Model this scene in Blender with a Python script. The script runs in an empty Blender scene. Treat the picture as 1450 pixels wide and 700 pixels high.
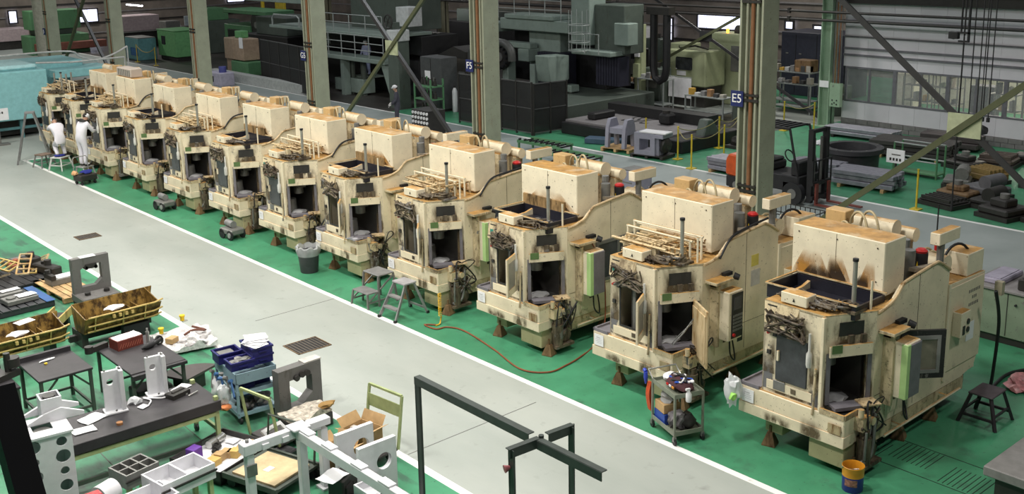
import bpy, bmesh, math, random
from mathutils import Vector, Matrix, noise
PI = math.pi
S = bpy.context.scene
COL = S.collection

# ------------------------------------------------------------------ camera
cam_d = bpy.data.cameras.new('camera'); cam = bpy.data.objects.new('camera', cam_d); COL.objects.link(cam)
cam_d.sensor_width = 36.0; cam_d.lens = 1507.1 * 36.0 / 1450.0
cam_d.shift_y = -(350 - 252.96) / 1450.0
cam_d.clip_start = 0.05; cam_d.clip_end = 400
_yaw, _pt, _rl = 0.716751, 0.225317, -0.0200568
_f = Vector((math.sin(_yaw)*math.cos(_pt), math.cos(_yaw)*math.cos(_pt), -math.sin(_pt)))
_r = Vector((math.cos(_yaw), -math.sin(_yaw), 0)); _u = _r.cross(_f)
_r2 = _r*math.cos(_rl) + _u*math.sin(_rl); _u2 = -_r*math.sin(_rl) + _u*math.cos(_rl)
M = Matrix((( _r2.x, _u2.x, -_f.x, 0), (_r2.y, _u2.y, -_f.y, 0), (_r2.z, _u2.z, -_f.z, 7.5), (0, 0, 0, 1)))
cam.matrix_world = M
S.camera = cam

# ------------------------------------------------------------------ world, lamps, exposure
W = bpy.data.worlds.new('hall_ambient'); S.world = W; W.use_nodes = True
W.node_tree.nodes['Background'].inputs[0].default_value = (0.80, 0.86, 0.95, 1)
W.node_tree.nodes['Background'].inputs[1].default_value = 0.05
def lamp(x, y, z, size, power, col=(1.0, 0.965, 0.89)):
    d = bpy.data.lights.new('bay_and_fill_lamp', 'AREA'); d.shape = 'DISK'; d.size = size; d.energy = power; d.color = col
    o = bpy.data.objects.new('bay_and_fill_lamp', d); o.location = (x, y, z); COL.objects.link(o); return o
for y, k in ((9.5, 1.0), (15.5, 1.0), (21.5, .95), (27.5, .85), (33.5, .75), (39.5, .7)):
    lamp(3.5, y, 11.0, 1.2, 640*k)
    lamp(9.5, y, 11.0, 1.2, 540*k)
lamp(7.0, 1.5, 11.0, 1.2, 280); lamp(17.0, 1.0, 11.0, 1.2, 320)  # extra lamps added to brighten the nearest machine's side and the right floor
for y in (16, 28, 40, 52):
    lamp(22.5, y, 11.0, 1.0, 330, (0.95, 0.98, 1.0))
for y in (18, 30, 44, 60):
    lamp(33.0, y, 11.0, 1.0, 190, (0.95, 0.98, 1.0))
for y in (8, 13, 18):
    lamp(40.5, y, 3.9, 0.8, 190, (1.0, 0.93, 0.78))
for x, y, p in ((12, 60, 500), (20, 75, 600), (44, 32, 420), (44, 58, 260), (30, 80, 600), (32, 11, 150), (33.2, 26.5, 480)):  # last entry is a fill lamp added to brighten the pale cabinet and sheet
    lamp(x, y, 9.5, 1.0, p)
S.view_settings.view_transform = 'Standard'
S.view_settings.look = 'None'
S.view_settings.exposure = 0.0
S.view_settings.gamma = 1.0

# ------------------------------------------------------------------ materials
MATS = {}
def _nodes(name):
    m = bpy.data.materials.new(name); m.use_nodes = True
    nt = m.node_tree; return m, nt, nt.nodes['Principled BSDF']
def _mix(nt, fac, a, b):
    n = nt.nodes.new('ShaderNodeMix'); n.data_type = 'RGBA'
    if isinstance(fac, float): n.inputs[0].default_value = fac
    else: nt.links.new(fac, n.inputs[0])
    for k, s in ((6, a), (7, b)):
        if isinstance(s, tuple): n.inputs[k].default_value = (*s, 1)
        else: nt.links.new(s, n.inputs[k])
    return n.outputs[2]
def _coord(nt, scale=(1, 1, 1), rnd=True, world=False):
    if world:
        src = nt.nodes.new('ShaderNodeNewGeometry').outputs['Position']
    else:
        src = nt.nodes.new('ShaderNodeTexCoord').outputs['Object']
    mp = nt.nodes.new('ShaderNodeMapping'); mp.inputs['Scale'].default_value = scale
    nt.links.new(src, mp.inputs['Vector'])
    if rnd and not world:
        oi = nt.nodes.new('ShaderNodeObjectInfo'); mu = nt.nodes.new('ShaderNodeMath'); mu.operation = 'MULTIPLY'
        mu.inputs[1].default_value = 37.0; nt.links.new(oi.outputs['Random'], mu.inputs[0])
        nt.links.new(mu.outputs[0], mp.inputs['Location'])
    return mp.outputs[0]
def _noise(nt, vec, scale, lo, hi, detail=4.0, rough=0.6):
    n = nt.nodes.new('ShaderNodeTexNoise'); n.inputs['Scale'].default_value = scale
    n.inputs['Detail'].default_value = detail; n.inputs['Roughness'].default_value = rough
    nt.links.new(vec, n.inputs['Vector'])
    r = nt.nodes.new('ShaderNodeMapRange'); r.inputs[1].default_value = lo; r.inputs[2].default_value = hi
    r.clamp = True; nt.links.new(n.outputs['Fac'], r.inputs[0]); return r.outputs[0]
def plain(name, col, rough=0.6, metal=0.0, var=0.12, scale=6.0, emit=None, alpha=None, spec=0.4, bump=0.0):
    if name in MATS: return MATS[name]
    m, nt, p = _nodes(name)
    v = _coord(nt)
    f = _noise(nt, v, scale, 0.3, 0.7)
    dark = tuple(c*(1-var*1.6) for c in col); lite = tuple(min(1, c*(1+var)) for c in col)
    nt.links.new(_mix(nt, f, dark, lite), p.inputs['Base Color'])
    p.inputs['Roughness'].default_value = rough; p.inputs['Metallic'].default_value = metal
    p.inputs['Specular IOR Level'].default_value = spec
    if bump:
        b = nt.nodes.new('ShaderNodeBump'); b.inputs['Strength'].default_value = bump; b.inputs['Distance'].default_value = 0.01
        nt.links.new(_noise(nt, v, scale*6, 0.2, 0.8), b.inputs['Height']); nt.links.new(b.outputs[0], p.inputs['Normal'])
    if emit:
        p.inputs['Emission Color'].default_value = (*col, 1); p.inputs['Emission Strength'].default_value = emit
    if alpha is not None:
        p.inputs['Alpha'].default_value = alpha
    MATS[name] = m; return m
def worn(name, col, rust=(0.16, 0.085, 0.03), grey=(0.17, 0.16, 0.15), rustamt=0.62, greyamt=0.68, dust=None, dustlo=0.75, rough=0.5, streak=0.25, dscale=1.0, stain=0.0):
    """painted steel with vertical rusty streaks, chipped grey patches and settled dust on level faces"""
    if name in MATS: return MATS[name]
    m, nt, p = _nodes(name)
    v = _coord(nt); vs = _coord(nt, (1, 1, streak))
    base = _mix(nt, _noise(nt, v, 2.5, 0.3, 0.7), tuple(c*0.86 for c in col), tuple(min(1, c*1.05) for c in col))
    f1 = _noise(nt, vs, 7.0*dscale, rustamt, rustamt+0.16, 6.0, 0.7)
    c = _mix(nt, f1, base, rust)
    if stain:
        c = _mix(nt, _noise(nt, _coord(nt, (1, 1, .55)), 2.3*dscale, .72-stain*.3, .9-stain*.25, 8.0, .72), c, tuple(0.5*x+0.5*y for x, y in zip(rust, (.05, .04, .03))))
        c = _mix(nt, _noise(nt, v, 11.0*dscale, .70-stain*.18, .80-stain*.14, 6.0, .75), c, (.06, .045, .03))
    f2 = _noise(nt, v, 3.2*dscale, greyamt, greyamt+0.03, 5.0, 0.65)
    c = _mix(nt, f2, c, grey)
    f3 = _noise(nt, v, 30.0*dscale, 0.68, 0.74, 2.0)
    c = _mix(nt, f3, c, tuple(x*0.5 for x in rust))
    if dust:
        g = nt.nodes.new('ShaderNodeNewGeometry'); sx = nt.nodes.new('ShaderNodeSeparateXYZ'); nt.links.new(g.outputs['True Normal'], sx.inputs[0])
        r = nt.nodes.new('ShaderNodeMapRange'); r.inputs[1].default_value = dustlo; r.inputs[2].default_value = 0.97
        nt.links.new(sx.outputs[2], r.inputs[0])
        mu = nt.nodes.new('ShaderNodeMath'); mu.operation = 'MULTIPLY'
        nt.links.new(r.outputs[0], mu.inputs[0]); nt.links.new(_noise(nt, v, 3.0, 0.12, 0.5), mu.inputs[1])
        dd = _mix(nt, _noise(nt, v, 5.0, 0.35, 0.7), dust, tuple(x*0.55 for x in dust))
        c = _mix(nt, mu.outputs[0], c, dd)
    nt.links.new(c, p.inputs['Base Color']); p.inputs['Roughness'].default_value = rough
    p.inputs['Specular IOR Level'].default_value = 0.3
    MATS[name] = m; return m
DUST = (0.55, 0.31, 0.10)
def cream():   return worn('cream_paint', (0.76, 0.67, 0.49), rust=(.20, .13, .06), dust=DUST, rustamt=0.66, greyamt=0.73, stain=.35)
def creamclean(): return worn('cream_tank_paint', (0.77, 0.69, 0.52), rust=(.28, .17, .07), dust=DUST, rustamt=0.74, greyamt=0.85, stain=.1)
def creamdirty(): return worn('cream_grimy_paint', (0.60, 0.50, 0.32), rust=(.16, .10, .05), dust=DUST, rustamt=0.56, greyamt=0.62, stain=.8)
def creamfront(): return worn('cream_front_paint', (0.76, 0.67, 0.49), rust=(.15, .095, .045), dust=DUST, rustamt=0.60, greyamt=0.66, stain=.6)
def mblack():  return plain('black_rubber', (0.018, 0.018, 0.02), 0.55)
def mdark():   return plain('dark_oily_steel', (0.03, 0.028, 0.026), 0.45)
def mgrey():   return plain('grey_steel', (0.20, 0.20, 0.19), 0.45, 0.3)
def mwhite():  return plain('white_paint', (0.74, 0.74, 0.76), 0.5, var=0.05)
def mpaper():  return plain('white_paper', (0.78, 0.78, 0.80), 0.8, var=0.04)
def mlamp():   return plain('amber', (0.8, 0.3, 0.05), 0.3)
def mglassdk():return plain('dark_window_pane', (0.05, 0.055, 0.06), 0.25, var=0.3, scale=3)
def mchrome(): return plain('bright_steel', (0.55, 0.55, 0.53), 0.3, 0.8)
def mbrown():  return worn('rusty_brown_steel', (0.19, 0.12, 0.06), rust=(0.08, 0.04, 0.02), rustamt=0.5, greyamt=0.75)
def mwood():   return plain('pale_pallet_wood', (0.50, 0.33, 0.16), 0.8, var=0.25, scale=4)
def mcard():   return plain('brown_cardboard', (0.47, 0.31, 0.15), 0.85)

# ------------------------------------------------------------------ mesh building
class B:
    def __init__(s): s.v = []; s.f = []
    def add(s, vs, fs):
        o = len(s.v); s.v += [tuple(p) for p in vs]; s.f += [tuple(i+o for i in f) for f in fs]; return s
    def box(s, x0, x1, y0, y1, z0, z1):
        return s.add([(x0,y0,z0),(x1,y0,z0),(x1,y1,z0),(x0,y1,z0),(x0,y0,z1),(x1,y0,z1),(x1,y1,z1),(x0,y1,z1)],
                     [(3,2,1,0),(4,5,6,7),(0,1,5,4),(1,2,6,5),(2,3,7,6),(3,0,4,7)])
    def obox(s, c, d, rz=0, rx=0, ry=0):
        b = B().box(-d[0]/2, d[0]/2, -d[1]/2, d[1]/2, -d[2]/2, d[2]/2)
        return s.join(b, Matrix.Translation(c) @ Matrix.Rotation(rz, 4, 'Z') @ Matrix.Rotation(ry, 4, 'Y') @ Matrix.Rotation(rx, 4, 'X'))
    def join(s, b, m=None):
        return s.add([(m @ Vector(p)) for p in b.v] if m else b.v, b.f)
    def beam(s, p0, p1, w, h, up=(0, 0, 1)):
        p0 = Vector(p0); p1 = Vector(p1); d = (p1-p0).normalized(); u = Vector(up)
        if abs(d.dot(u)) > 0.98: u = Vector((1, 0, 0))
        a = d.cross(u).normalized(); u = a.cross(d)
        q = []
        for p in (p0, p1):
            for i, j in ((-1,-1),(1,-1),(1,1),(-1,1)): q.append(p + a*(i*w/2) + u*(j*h/2))
        return s.add(q, [(0,1,2,3),(7,6,5,4),(0,4,5,1),(1,5,6,2),(2,6,7,3),(3,7,4,0)])
    def cyl(s, p0, p1, r0, r1=None, n=14, cap=True):
        r1 = r0 if r1 is None else r1
        p0 = Vector(p0); p1 = Vector(p1); d = (p1-p0).normalized()
        a = d.cross(Vector((0,0,1)) if abs(d.z) < 0.9 else Vector((1,0,0))).normalized(); b = d.cross(a)
        q = []
        for p, r in ((p0, r0), (p1, r1)):
            for k in range(n):
                t = 2*PI*k/n; q.append(p + a*(r*math.cos(t)) + b*(r*math.sin(t)))
        f = [(k, (k+1) % n, n+(k+1) % n, n+k) for k in range(n)]
        if cap: f += [tuple(range(n-1, -1, -1)), tuple(range(n, 2*n))]
        return s.add(q, f)
    def tube(s, pts, r, n=7, closed=False):
        pts = [Vector(p) for p in pts]; m = len(pts); q = []; prev = None
        for i, p in enumerate(pts):
            if closed: d = pts[(i+1) % m] - pts[i-1]
            else: d = pts[min(i+1, m-1)] - pts[max(i-1, 0)]
            d.normalize()
            if prev is None: a = d.cross(Vector((0,0,1)) if abs(d.z) < 0.9 else Vector((1,0,0))).normalized()
            else:
                a = prev - d*prev.dot(d)
                a = a.normalized() if a.length > 1e-5 else d.orthogonal().normalized()
            prev = a; b = d.cross(a)
            for k in range(n):
                t = 2*PI*k/n; q.append(p + a*(r*math.cos(t)) + b*(r*math.sin(t)))
        f = []
        for i in range(m if closed else m-1):
            j = (i+1) % m
            for k in range(n): f.append((i*n+k, i*n+(k+1) % n, j*n+(k+1) % n, j*n+k))
        if not closed: f += [tuple(range(n-1, -1, -1)), tuple((m-1)*n+k for k in range(n))]
        return s.add(q, f)
    def prism(s, poly, a0, a1, axis='z'):
        n = len(poly)
        def mk(p, a): return {'z': (p[0], p[1], a), 'y': (p[0], a, p[1]), 'x': (a, p[0], p[1])}[axis]
        q = [mk(p, a0) for p in poly] + [mk(p, a1) for p in poly]
        return s.add(q, [tuple(range(n-1, -1, -1)), tuple(range(n, 2*n))] + [(k, (k+1) % n, n+(k+1) % n, n+k) for k in range(n)])
    def lathe(s, prof, c=(0, 0, 0), n=20, cap0=True, cap1=True):
        q = []; m = len(prof)
        for r, z in prof:
            for k in range(n):
                t = 2*PI*k/n; q.append((c[0]+r*math.cos(t), c[1]+r*math.sin(t), c[2]+z))
        f = [(i*n+k, i*n+(k+1) % n, (i+1)*n+(k+1) % n, (i+1)*n+k) for i in range(m-1) for k in range(n)]
        if cap0: f.append(tuple(range(n-1, -1, -1)))
        if cap1: f.append(tuple((m-1)*n+k for k in range(n)))
        return s.add(q, f)
    def wall(s, p0, p1, z0, z1, t, holes=()):
        """upright slab between plan points with rectangular openings (s0,s1,za,zb); t to the left of p0->p1"""
        p0 = Vector((*p0, 0)); p1 = Vector((*p1, 0)); L = (p1-p0).length; d = (p1-p0)/L; nrm = Vector((-d.y, d.x, 0))*t
        xs = sorted({0, L, *[h[0] for h in holes], *[h[1] for h in holes]}); zs = sorted({z0, z1, *[h[2] for h in holes], *[h[3] for h in holes]})
        for i in range(len(xs)-1):
            for j in range(len(zs)-1):
                cx = (xs[i]+xs[i+1])/2; cz = (zs[j]+zs[j+1])/2
                if any(h[0] < cx < h[1] and h[2] < cz < h[3] for h in holes): continue
                a = p0+d*xs[i]; b = p0+d*xs[i+1]; q = []
                for z in (zs[j], zs[j+1]):
                    for p in (a, b, b+nrm, a+nrm): q.append((p.x, p.y, z))
                s.add(q, [(3,2,1,0),(4,5,6,7),(0,1,5,4),(1,2,6,5),(2,3,7,6),(3,0,4,7)])
        return s
    def holed(s, w, h, t, hc, hr, n=24):
        """plate in the xz plane (0..w, 0..h), thickness t along y, with one round hole"""
        ring = [(hc[0]+hr*math.cos(2*PI*k/n), hc[1]+hr*math.sin(2*PI*k/n)) for k in range(n)]
        out = []
        for k in range(n):
            a = 2*PI*k/n; dx, dz = math.cos(a), math.sin(a)
            tt = min([( (w if dx > 0 else 0)-hc[0])/dx if abs(dx) > 1e-6 else 1e9, ((h if dz > 0 else 0)-hc[1])/dz if abs(dz) > 1e-6 else 1e9])
            out.append((hc[0]+dx*tt, hc[1]+dz*tt))
        for cx, cz in ((0,0),(w,0),(w,h),(0,h)):
            k = min(range(n), key=lambda i: (out[i][0]-cx)**2+(out[i][1]-cz)**2); out[k] = (cx, cz)
        q = [(p[0], y, p[1]) for y in (0, t) for p in ring] + [(p[0], y, p[1]) for y in (0, t) for p in out]
        f = []
        for k in range(n):
            j = (k+1) % n
            f += [(k, 2*n+k, 2*n+j, j)[::-1], (n+k, 3*n+k, 3*n+j, n+j), (k, j, n+j, n+k)[::-1], (2*n+k, 3*n+k, 3*n+j, 2*n+j)[::-1]]
        return s.add(q, f)
    def blob(s, c, r, seed=0, amp=0.25, sub=2, freq=2.0):
        bm = bmesh.new(); bmesh.ops.create_icosphere(bm, subdivisions=sub, radius=1.0)
        q = []
        bm.verts.index_update()
        for v in bm.verts:
            k = 1 + amp*noise.noise(v.co*freq + Vector((seed*7.3, seed*3.1, seed*1.7)))*2
            q.append((c[0]+v.co.x*k*r[0], c[1]+v.co.y*k*r[1], c[2]+v.co.z*k*r[2]))
        f = [tuple(v.index for v in fc.verts) for fc in bm.faces]; bm.free()
        return s.add(q, f)
    def cloth(s, x0, x1, y0, y1, z, amp, seed=0, nx=10, ny=10, t=0.01):
        q = []
        for j in range(ny+1):
            for i in range(nx+1):
                x = x0+(x1-x0)*i/nx; y = y0+(y1-y0)*j/ny
                e = noise.noise(Vector((x*5+seed*3.3, y*5-seed*2.1, seed)))
                q.append((x+0.03*e, y+0.03*noise.noise(Vector((y*6, x*6, seed+9))), z+amp*(0.5+e)))
        n = len(q); q += [(p[0], p[1], z-t) for p in q]
        f = []
        for j in range(ny):
            for i in range(nx):
                a = j*(nx+1)+i; f.append((a, a+1, a+nx+2, a+nx+1)); f.append((n+a+nx+1, n+a+nx+2, n+a+1, n+a))
        rim = [i for i in range(nx+1)] + [j*(nx+1)+nx for j in range(1, ny+1)] + [ny*(nx+1)+i for i in range(nx-1, -1, -1)] + [j*(nx+1) for j in range(ny-1, 0, -1)]
        for k in range(len(rim)):
            a, b = rim[k], rim[(k+1) % len(rim)]; f.append((b, a, n+a, n+b))
        return s.add(q, f)
    def mesh(s, name, m, bevel=0.0, angle=0.6):
        me = bpy.data.meshes.new(name); me.from_pydata(s.v, [], s.f); me.materials.append(m)
        if bevel:
            bm = bmesh.new(); bm.from_mesh(me)
            ed = [e for e in bm.edges if len(e.link_faces) == 2 and e.calc_face_angle(0) > 0.5]
            bmesh.ops.bevel(bm, geom=ed, offset=bevel, segments=1, affect='EDGES', profile=0.5); bm.to_mesh(me); bm.free()
        me.shade_smooth() if hasattr(me, 'shade_smooth') else None
        me.set_sharp_from_angle(angle=angle)
        return me
    def build(s, name, m, parent=None, bevel=0.0, angle=0.6, loc=None, rz=None):
        return put(name, s.mesh(name, m, bevel, angle), parent, loc, rz)
def put(name, me, parent=None, loc=None, rz=None):
    o = bpy.data.objects.new(name, me); COL.objects.link(o)
    if parent: o.parent = parent
    if loc is not None: o.location = loc
    if rz is not None: o.rotation_euler = (0, 0, rz)
    return o
CACHE = {}
def cput(key, name, fn, parent, loc=None, rz=None):
    """part whose mesh is shared by every copy with the same key; fn -> mesh"""
    if key not in CACHE: CACHE[key] = fn()
    return put(name, CACHE[key], parent, loc, rz)
def thing(name, label, cat, loc=(0, 0, 0), rz=0, group=None):
    o = bpy.data.objects.new(name, None); COL.objects.link(o); o.empty_display_size = 0.2
    o.location = loc; o.rotation_euler = (0, 0, rz); o['label'] = label; o['category'] = cat
    if group: o['group'] = group
    return o
def tag(o, label, cat, group=None, kind=None):
    o['label'] = label; o['category'] = cat
    if group: o['group'] = group
    if kind: o['kind'] = kind
    return o
def struct(o): o['kind'] = 'structure'; return o
def dup(root, loc, rz=None, label=None):
    r = root.copy(); COL.objects.link(r); r.location = loc
    if rz is not None: r.rotation_euler = (0, 0, rz)
    if label: r['label'] = label
    for ch in list(root.children):
        c = ch.copy(); COL.objects.link(c); c.parent = r
        for g in list(ch.children):
            d = g.copy(); COL.objects.link(d); d.parent = c
    return r
def text(body, size, m, depth=0.004):
    cu = bpy.data.curves.new('lettering', 'FONT'); cu.body = body; cu.size = size; cu.extrude = depth; cu.align_x = 'CENTER'; cu.align_y = 'CENTER'
    o = bpy.data.objects.new('lettering', cu); COL.objects.link(o)
    dg = bpy.context.evaluated_depsgraph_get(); dg.update()
    me = bpy.data.meshes.new_from_object(o.evaluated_get(dg)); bpy.data.objects.remove(o); bpy.data.curves.remove(cu)
    me.materials.clear(); me.materials.append(m); return me
def arc(c, r, a0, a1, n, ax1, ax2):
    c = Vector(c); ax1 = Vector(ax1); ax2 = Vector(ax2)
    return [c + ax1*(r*math.cos(a0+(a1-a0)*k/n)) + ax2*(r*math.sin(a0+(a1-a0)*k/n)) for k in range(n+1)]
def sag(p0, p1, d, n=8):
    p0 = Vector(p0); p1 = Vector(p1)
    return [p0.lerp(p1, k/n) - Vector((0, 0, d*4*(k/n)*(1-k/n))) for k in range(n+1)]
def smooth_path(pts, n=6):
    pts = [Vector(p) for p in pts]; out = []
    for i in range(len(pts)-1):
        p0 = pts[max(i-1, 0)]; p1 = pts[i]; p2 = pts[i+1]; p3 = pts[min(i+2, len(pts)-1)]
        for k in range(n):
            t = k/n; out.append(0.5*((2*p1)+(p2-p0)*t+(2*p0-5*p1+4*p2-p3)*t*t+(3*p1-p0-3*p2+p3)*t**3))
    out.append(pts[-1]); return out

# ================================================================== SETTING
def floor_material():
    m, nt, p = _nodes('painted_floor')
    g = nt.nodes.new('ShaderNodeNewGeometry'); sx = nt.nodes.new('ShaderNodeSeparateXYZ'); nt.links.new(g.outputs['Position'], sx.inputs[0])
    X, Y = sx.outputs[0], sx.outputs[1]
    def gt(s, v):
        n = nt.nodes.new('ShaderNodeMath'); n.operation = 'GREATER_THAN'; nt.links.new(s, n.inputs[0]); n.inputs[1].default_value = v; return n.outputs[0]
    def op(o, a, b):
        n = nt.nodes.new('ShaderNodeMath'); n.operation = o
        for k, s in ((0, a), (1, b)):
            if isinstance(s, (int, float)): n.inputs[k].default_value = s
            else: nt.links.new(s, n.inputs[k])
        return n.outputs[0]
    def band(s, a, b): return op('MULTIPLY', gt(s, a), op('SUBTRACT', 1.0, gt(s, b)))
    v = _coord(nt, world=True); vy = _coord(nt, (1, 0.35, 1), world=True)
    green = _mix(nt, _noise(nt, v, 0.9, 0.3, 0.7, 6.0), (0.042, 0.19, 0.098), (0.068, 0.29, 0.155))
    green = _mix(nt, _noise(nt, v, 2.2, 0.56, 0.72, 6.0), green, (0.045, 0.145, 0.085))
    green = _mix(nt, _noise(nt, v, 14, 0.62, 0.75, 4.0), green, (0.03, 0.10, 0.06))
    conc = _mix(nt, _noise(nt, vy, 0.8, 0.3, 0.7, 6.0), (0.315, 0.345, 0.32), (0.395, 0.42, 0.39))
    conc = _mix(nt, _noise(nt, v, 3.5, 0.60, 0.78, 6.0), conc, (0.265, 0.28, 0.26))
    conc = _mix(nt, _noise(nt, v, 9, 0.70, 0.74, 3.0), conc, (0.22, 0.22, 0.20))
    grey2 = _mix(nt, _noise(nt, v, 0.7, 0.3, 0.7, 5.0), (0.27, 0.31, 0.30), (0.34, 0.38, 0.37))
    white = _mix(nt, _noise(nt, v, 8, 0.62, 0.8), (0.80, 0.80, 0.78), (0.5, 0.5, 0.47))
    c = green
    aisle = band(X, 8.22, 11.32); c = _mix(nt, aisle, c, conc)
    cross = op('MULTIPLY', band(Y, 39.4, 46.2), band(X, -30.0, 22.4)); c = _mix(nt, cross, c, conc)
    edge1 = op('MULTIPLY', band(X, 8.15, 8.28), op('SUBTRACT', 1.0, band(Y, 39.5, 46.1))); c = _mix(nt, edge1, c, white)
    edge2 = op('MULTIPLY', band(X, 11.28, 11.40), op('SUBTRACT', 1.0, band(Y, 39.5, 46.1))); c = _mix(nt, edge2, c, white)
    e3 = op('MULTIPLY', band(Y, 39.3, 39.42), band(X, 11.28, 19)); c = _mix(nt, e3, c, white)
    e4 = op('MULTIPLY', band(Y, 46.1, 46.25), band(X, -20, 19)); c = _mix(nt, e4, c, white)
    way = band(X, 19.6, 26.45); c = _mix(nt, way, c, grey2)
    e5 = band(X, 26.38, 26.52); c = _mix(nt, e5, c, white)
    # pale cross way in the far bay
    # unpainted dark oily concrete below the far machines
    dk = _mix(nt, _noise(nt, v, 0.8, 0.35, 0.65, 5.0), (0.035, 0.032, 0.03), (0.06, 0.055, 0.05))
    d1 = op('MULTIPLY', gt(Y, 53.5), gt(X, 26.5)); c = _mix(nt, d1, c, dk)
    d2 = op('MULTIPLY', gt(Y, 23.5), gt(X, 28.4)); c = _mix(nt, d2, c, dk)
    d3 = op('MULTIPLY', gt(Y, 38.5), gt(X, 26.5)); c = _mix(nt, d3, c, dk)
    w2 = op('MULTIPLY', band(X, 35.9, 38.6), band(Y, 22.9, 33.0)); c = _mix(nt, w2, c, conc)
    gp2 = op('MULTIPLY', gt(X, 38.6), op('SUBTRACT', 1.0, gt(Y, 30.0))); c = _mix(nt, gp2, c, green)
    # oily grime on the green bay in front
    gz = op('MULTIPLY', op('SUBTRACT', 1.0, gt(X, 7.9)), _noise(nt, _coord(nt, (1.6, 0.5, 1), world=True), 1.6, 0.50, 0.62, 6.0))
    gz = op('MULTIPLY', gz, 0.62); c = _mix(nt, gz, c, (0.04, 0.055, 0.05))
    nt.links.new(c, p.inputs['Base Color'])
    p.inputs['Roughness'].default_value = 0.42; p.inputs['Specular IOR Level'].default_value = 0.35
    return m
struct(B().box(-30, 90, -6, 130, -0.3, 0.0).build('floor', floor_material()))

# cracks in the aisle slab
crk = plain('dark_crack', (0.13, 0.13, 0.12), 0.9)
for a, b in (((3.2, 14.0), (7.4, 14.05)), ((4.9, 13.3), (5.0, 17.5)), ((6.2, 12.9), (6.3, 16.0)), ((3.5, 15.6), (7.0, 15.62)), ((8.3, 12.0), (10.9, 12.02)), ((8.4, 16.9), (8.42, 17.3)), ((9.4, 18.75), (11.28, 18.8))):
    o = B().beam((*a, 0.001), (*b, 0.001), 0.014, 0.003).build('trim_1', crk); struct(o)

# drain gratings let into the aisle
def grating(label, x0, x1, y0, y1):
    t = thing('drain_grating', label, 'grating', ((x0+x1)/2, (y0+y1)/2, 0))
    w, l = (x1-x0)/2, (y1-y0)/2
    B().box(-w, w, -l, l, 0.0, 0.004).build('pit', mblack(), t)
    b = B()
    for a0, a1, c0, c1 in ((-w, w, -l, -l+.02), (-w, w, l-.02, l), (-w, -w+.02, -l, l), (w-.02, w, -l, l)): b.box(a0, a1, c0, c1, 0.004, 0.012)
    b.build('frame', mbrown(), t)
    gm = plain('grating_bar_steel', (0.10, 0.085, 0.07), 0.6, 0.3)
    n = 9
    for k in range(n):
        x = -w+0.03+(2*w-0.06)*(k+0.5)/n
        cput('gbar%.3f' % l, 'bar', lambda: B().box(-0.017, 0.017, -l+.02, l-.02, 0.004, 0.011).mesh('bar', gm), t, (x, 0, 0))
grating('dark steel drain grating in the grey aisle beside the blue crates trolley', 9.11, 9.82, 16.55, 17.15)
grating('small dark drain grating in the grey aisle beyond the square grey casting', 8.97, 9.56, 27.38, 27.83)

# H-section columns of the crane runway
colg = worn('column_green_paint', (0.35, 0.37, 0.28), rust=(0.22, 0.12, 0.06), rustamt=0.64, greyamt=0.8, streak=0.08)
rustv = plain('brown_conduit', (0.24, 0.11, 0.05), 0.7)
signm = plain('sign_navy', (0.015, 0.025, 0.12), 0.5); lett = plain('lettering_white', (0.85, 0.85, 0.85), 0.6, var=0.02)
def column(x, y, label, sign=None, zs=3.0, w=0.55, d=0.6):
    t = thing('steel_column', label, 'column', (x, y, 0))
    B().box(-w/2, w/2, -d/2, -d/2+.05, 0, 9.0).box(-w/2, w/2, d/2-.05, d/2, 0, 9.0).box(-.03, .03, -d/2+.05, d/2-.05, 0, 9.0).build('shaft', colg, t)
    B().box(-w/2-.1, w/2+.1, -d/2-.1, d/2+.1, 0, 0.06).build('base_plate', colg, t)
    for k, dy in enumerate((-.14, -.02, .12)):
        B().cyl((-w/2+.03, dy, 0.06), (-w/2+.03, dy, 9.0), 0.03 if k != 1 else 0.045, n=8).build('conduit', colg if k != 1 else rustv, t)
    for z in (1.9, 3.9, 6.0):
        B().box(-w/2-.03, -w/2+.08, -d/2+.06, d/2-.06, z, z+.06).box(-w/2-.03, -w/2+.08, -d/2+.06, d/2-.06, z+.12, z+.17).build('cable_clamp', mdark(), t)
    if sign:
        s = B().box(-.16, .16, -.012, .012, -.17, .17).build('sign', signm, t, loc=(-w/2-.05, d/2-.02+.0, zs), rz=-PI/2+0.0)
        me = text(sign, 0.27, lett)
        l = put('lettering', me, s, (0, -0.016, 0)); l.rotation_euler = (PI/2, 0, 0)
    return t
column(19, 13.69, 'green steel column with the navy E5 sign, behind the two nearest cream machines', 'E5', 3.95)
column(19, 22.86, 'olive steel column with the navy F5 sign, behind the middle of the cream row', 'F5', 3.95)
column(19, 31.91, 'steel column with the small G5 sign, in front of the green gantry platform', 'G5', 3.6)
column(19, 40.87, 'steel column with a small white notice, right of the green booth', None)
column(19, 49.77, 'steel column left of the blue cabinet, behind the far end of the cream row', None)
column(19, 58.5, 'steel column with a dark J5 sign, behind the turquoise machine', 'J5', 3.0)
pil = plain('pale_grey_post_paint', (0.42, 0.40, 0.34), 0.7)
for x, y, w, lab in ((20.9, 65.6, .8, 'thick pale round-edged post standing left of the J5 column'), (18.6, 71.5, .9, 'thick pale post at the left edge of the picture')):
    t = thing('round_post', lab, 'post', (x, y, 0)); B().cyl((0, 0, 0), (0, 0, 9), w/2+.15, n=20).build('shaft', pil, t); B().cyl((0, 0, 0), (0, 0, .5), w/2+.22, n=20).build('base', pil, t)

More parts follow.
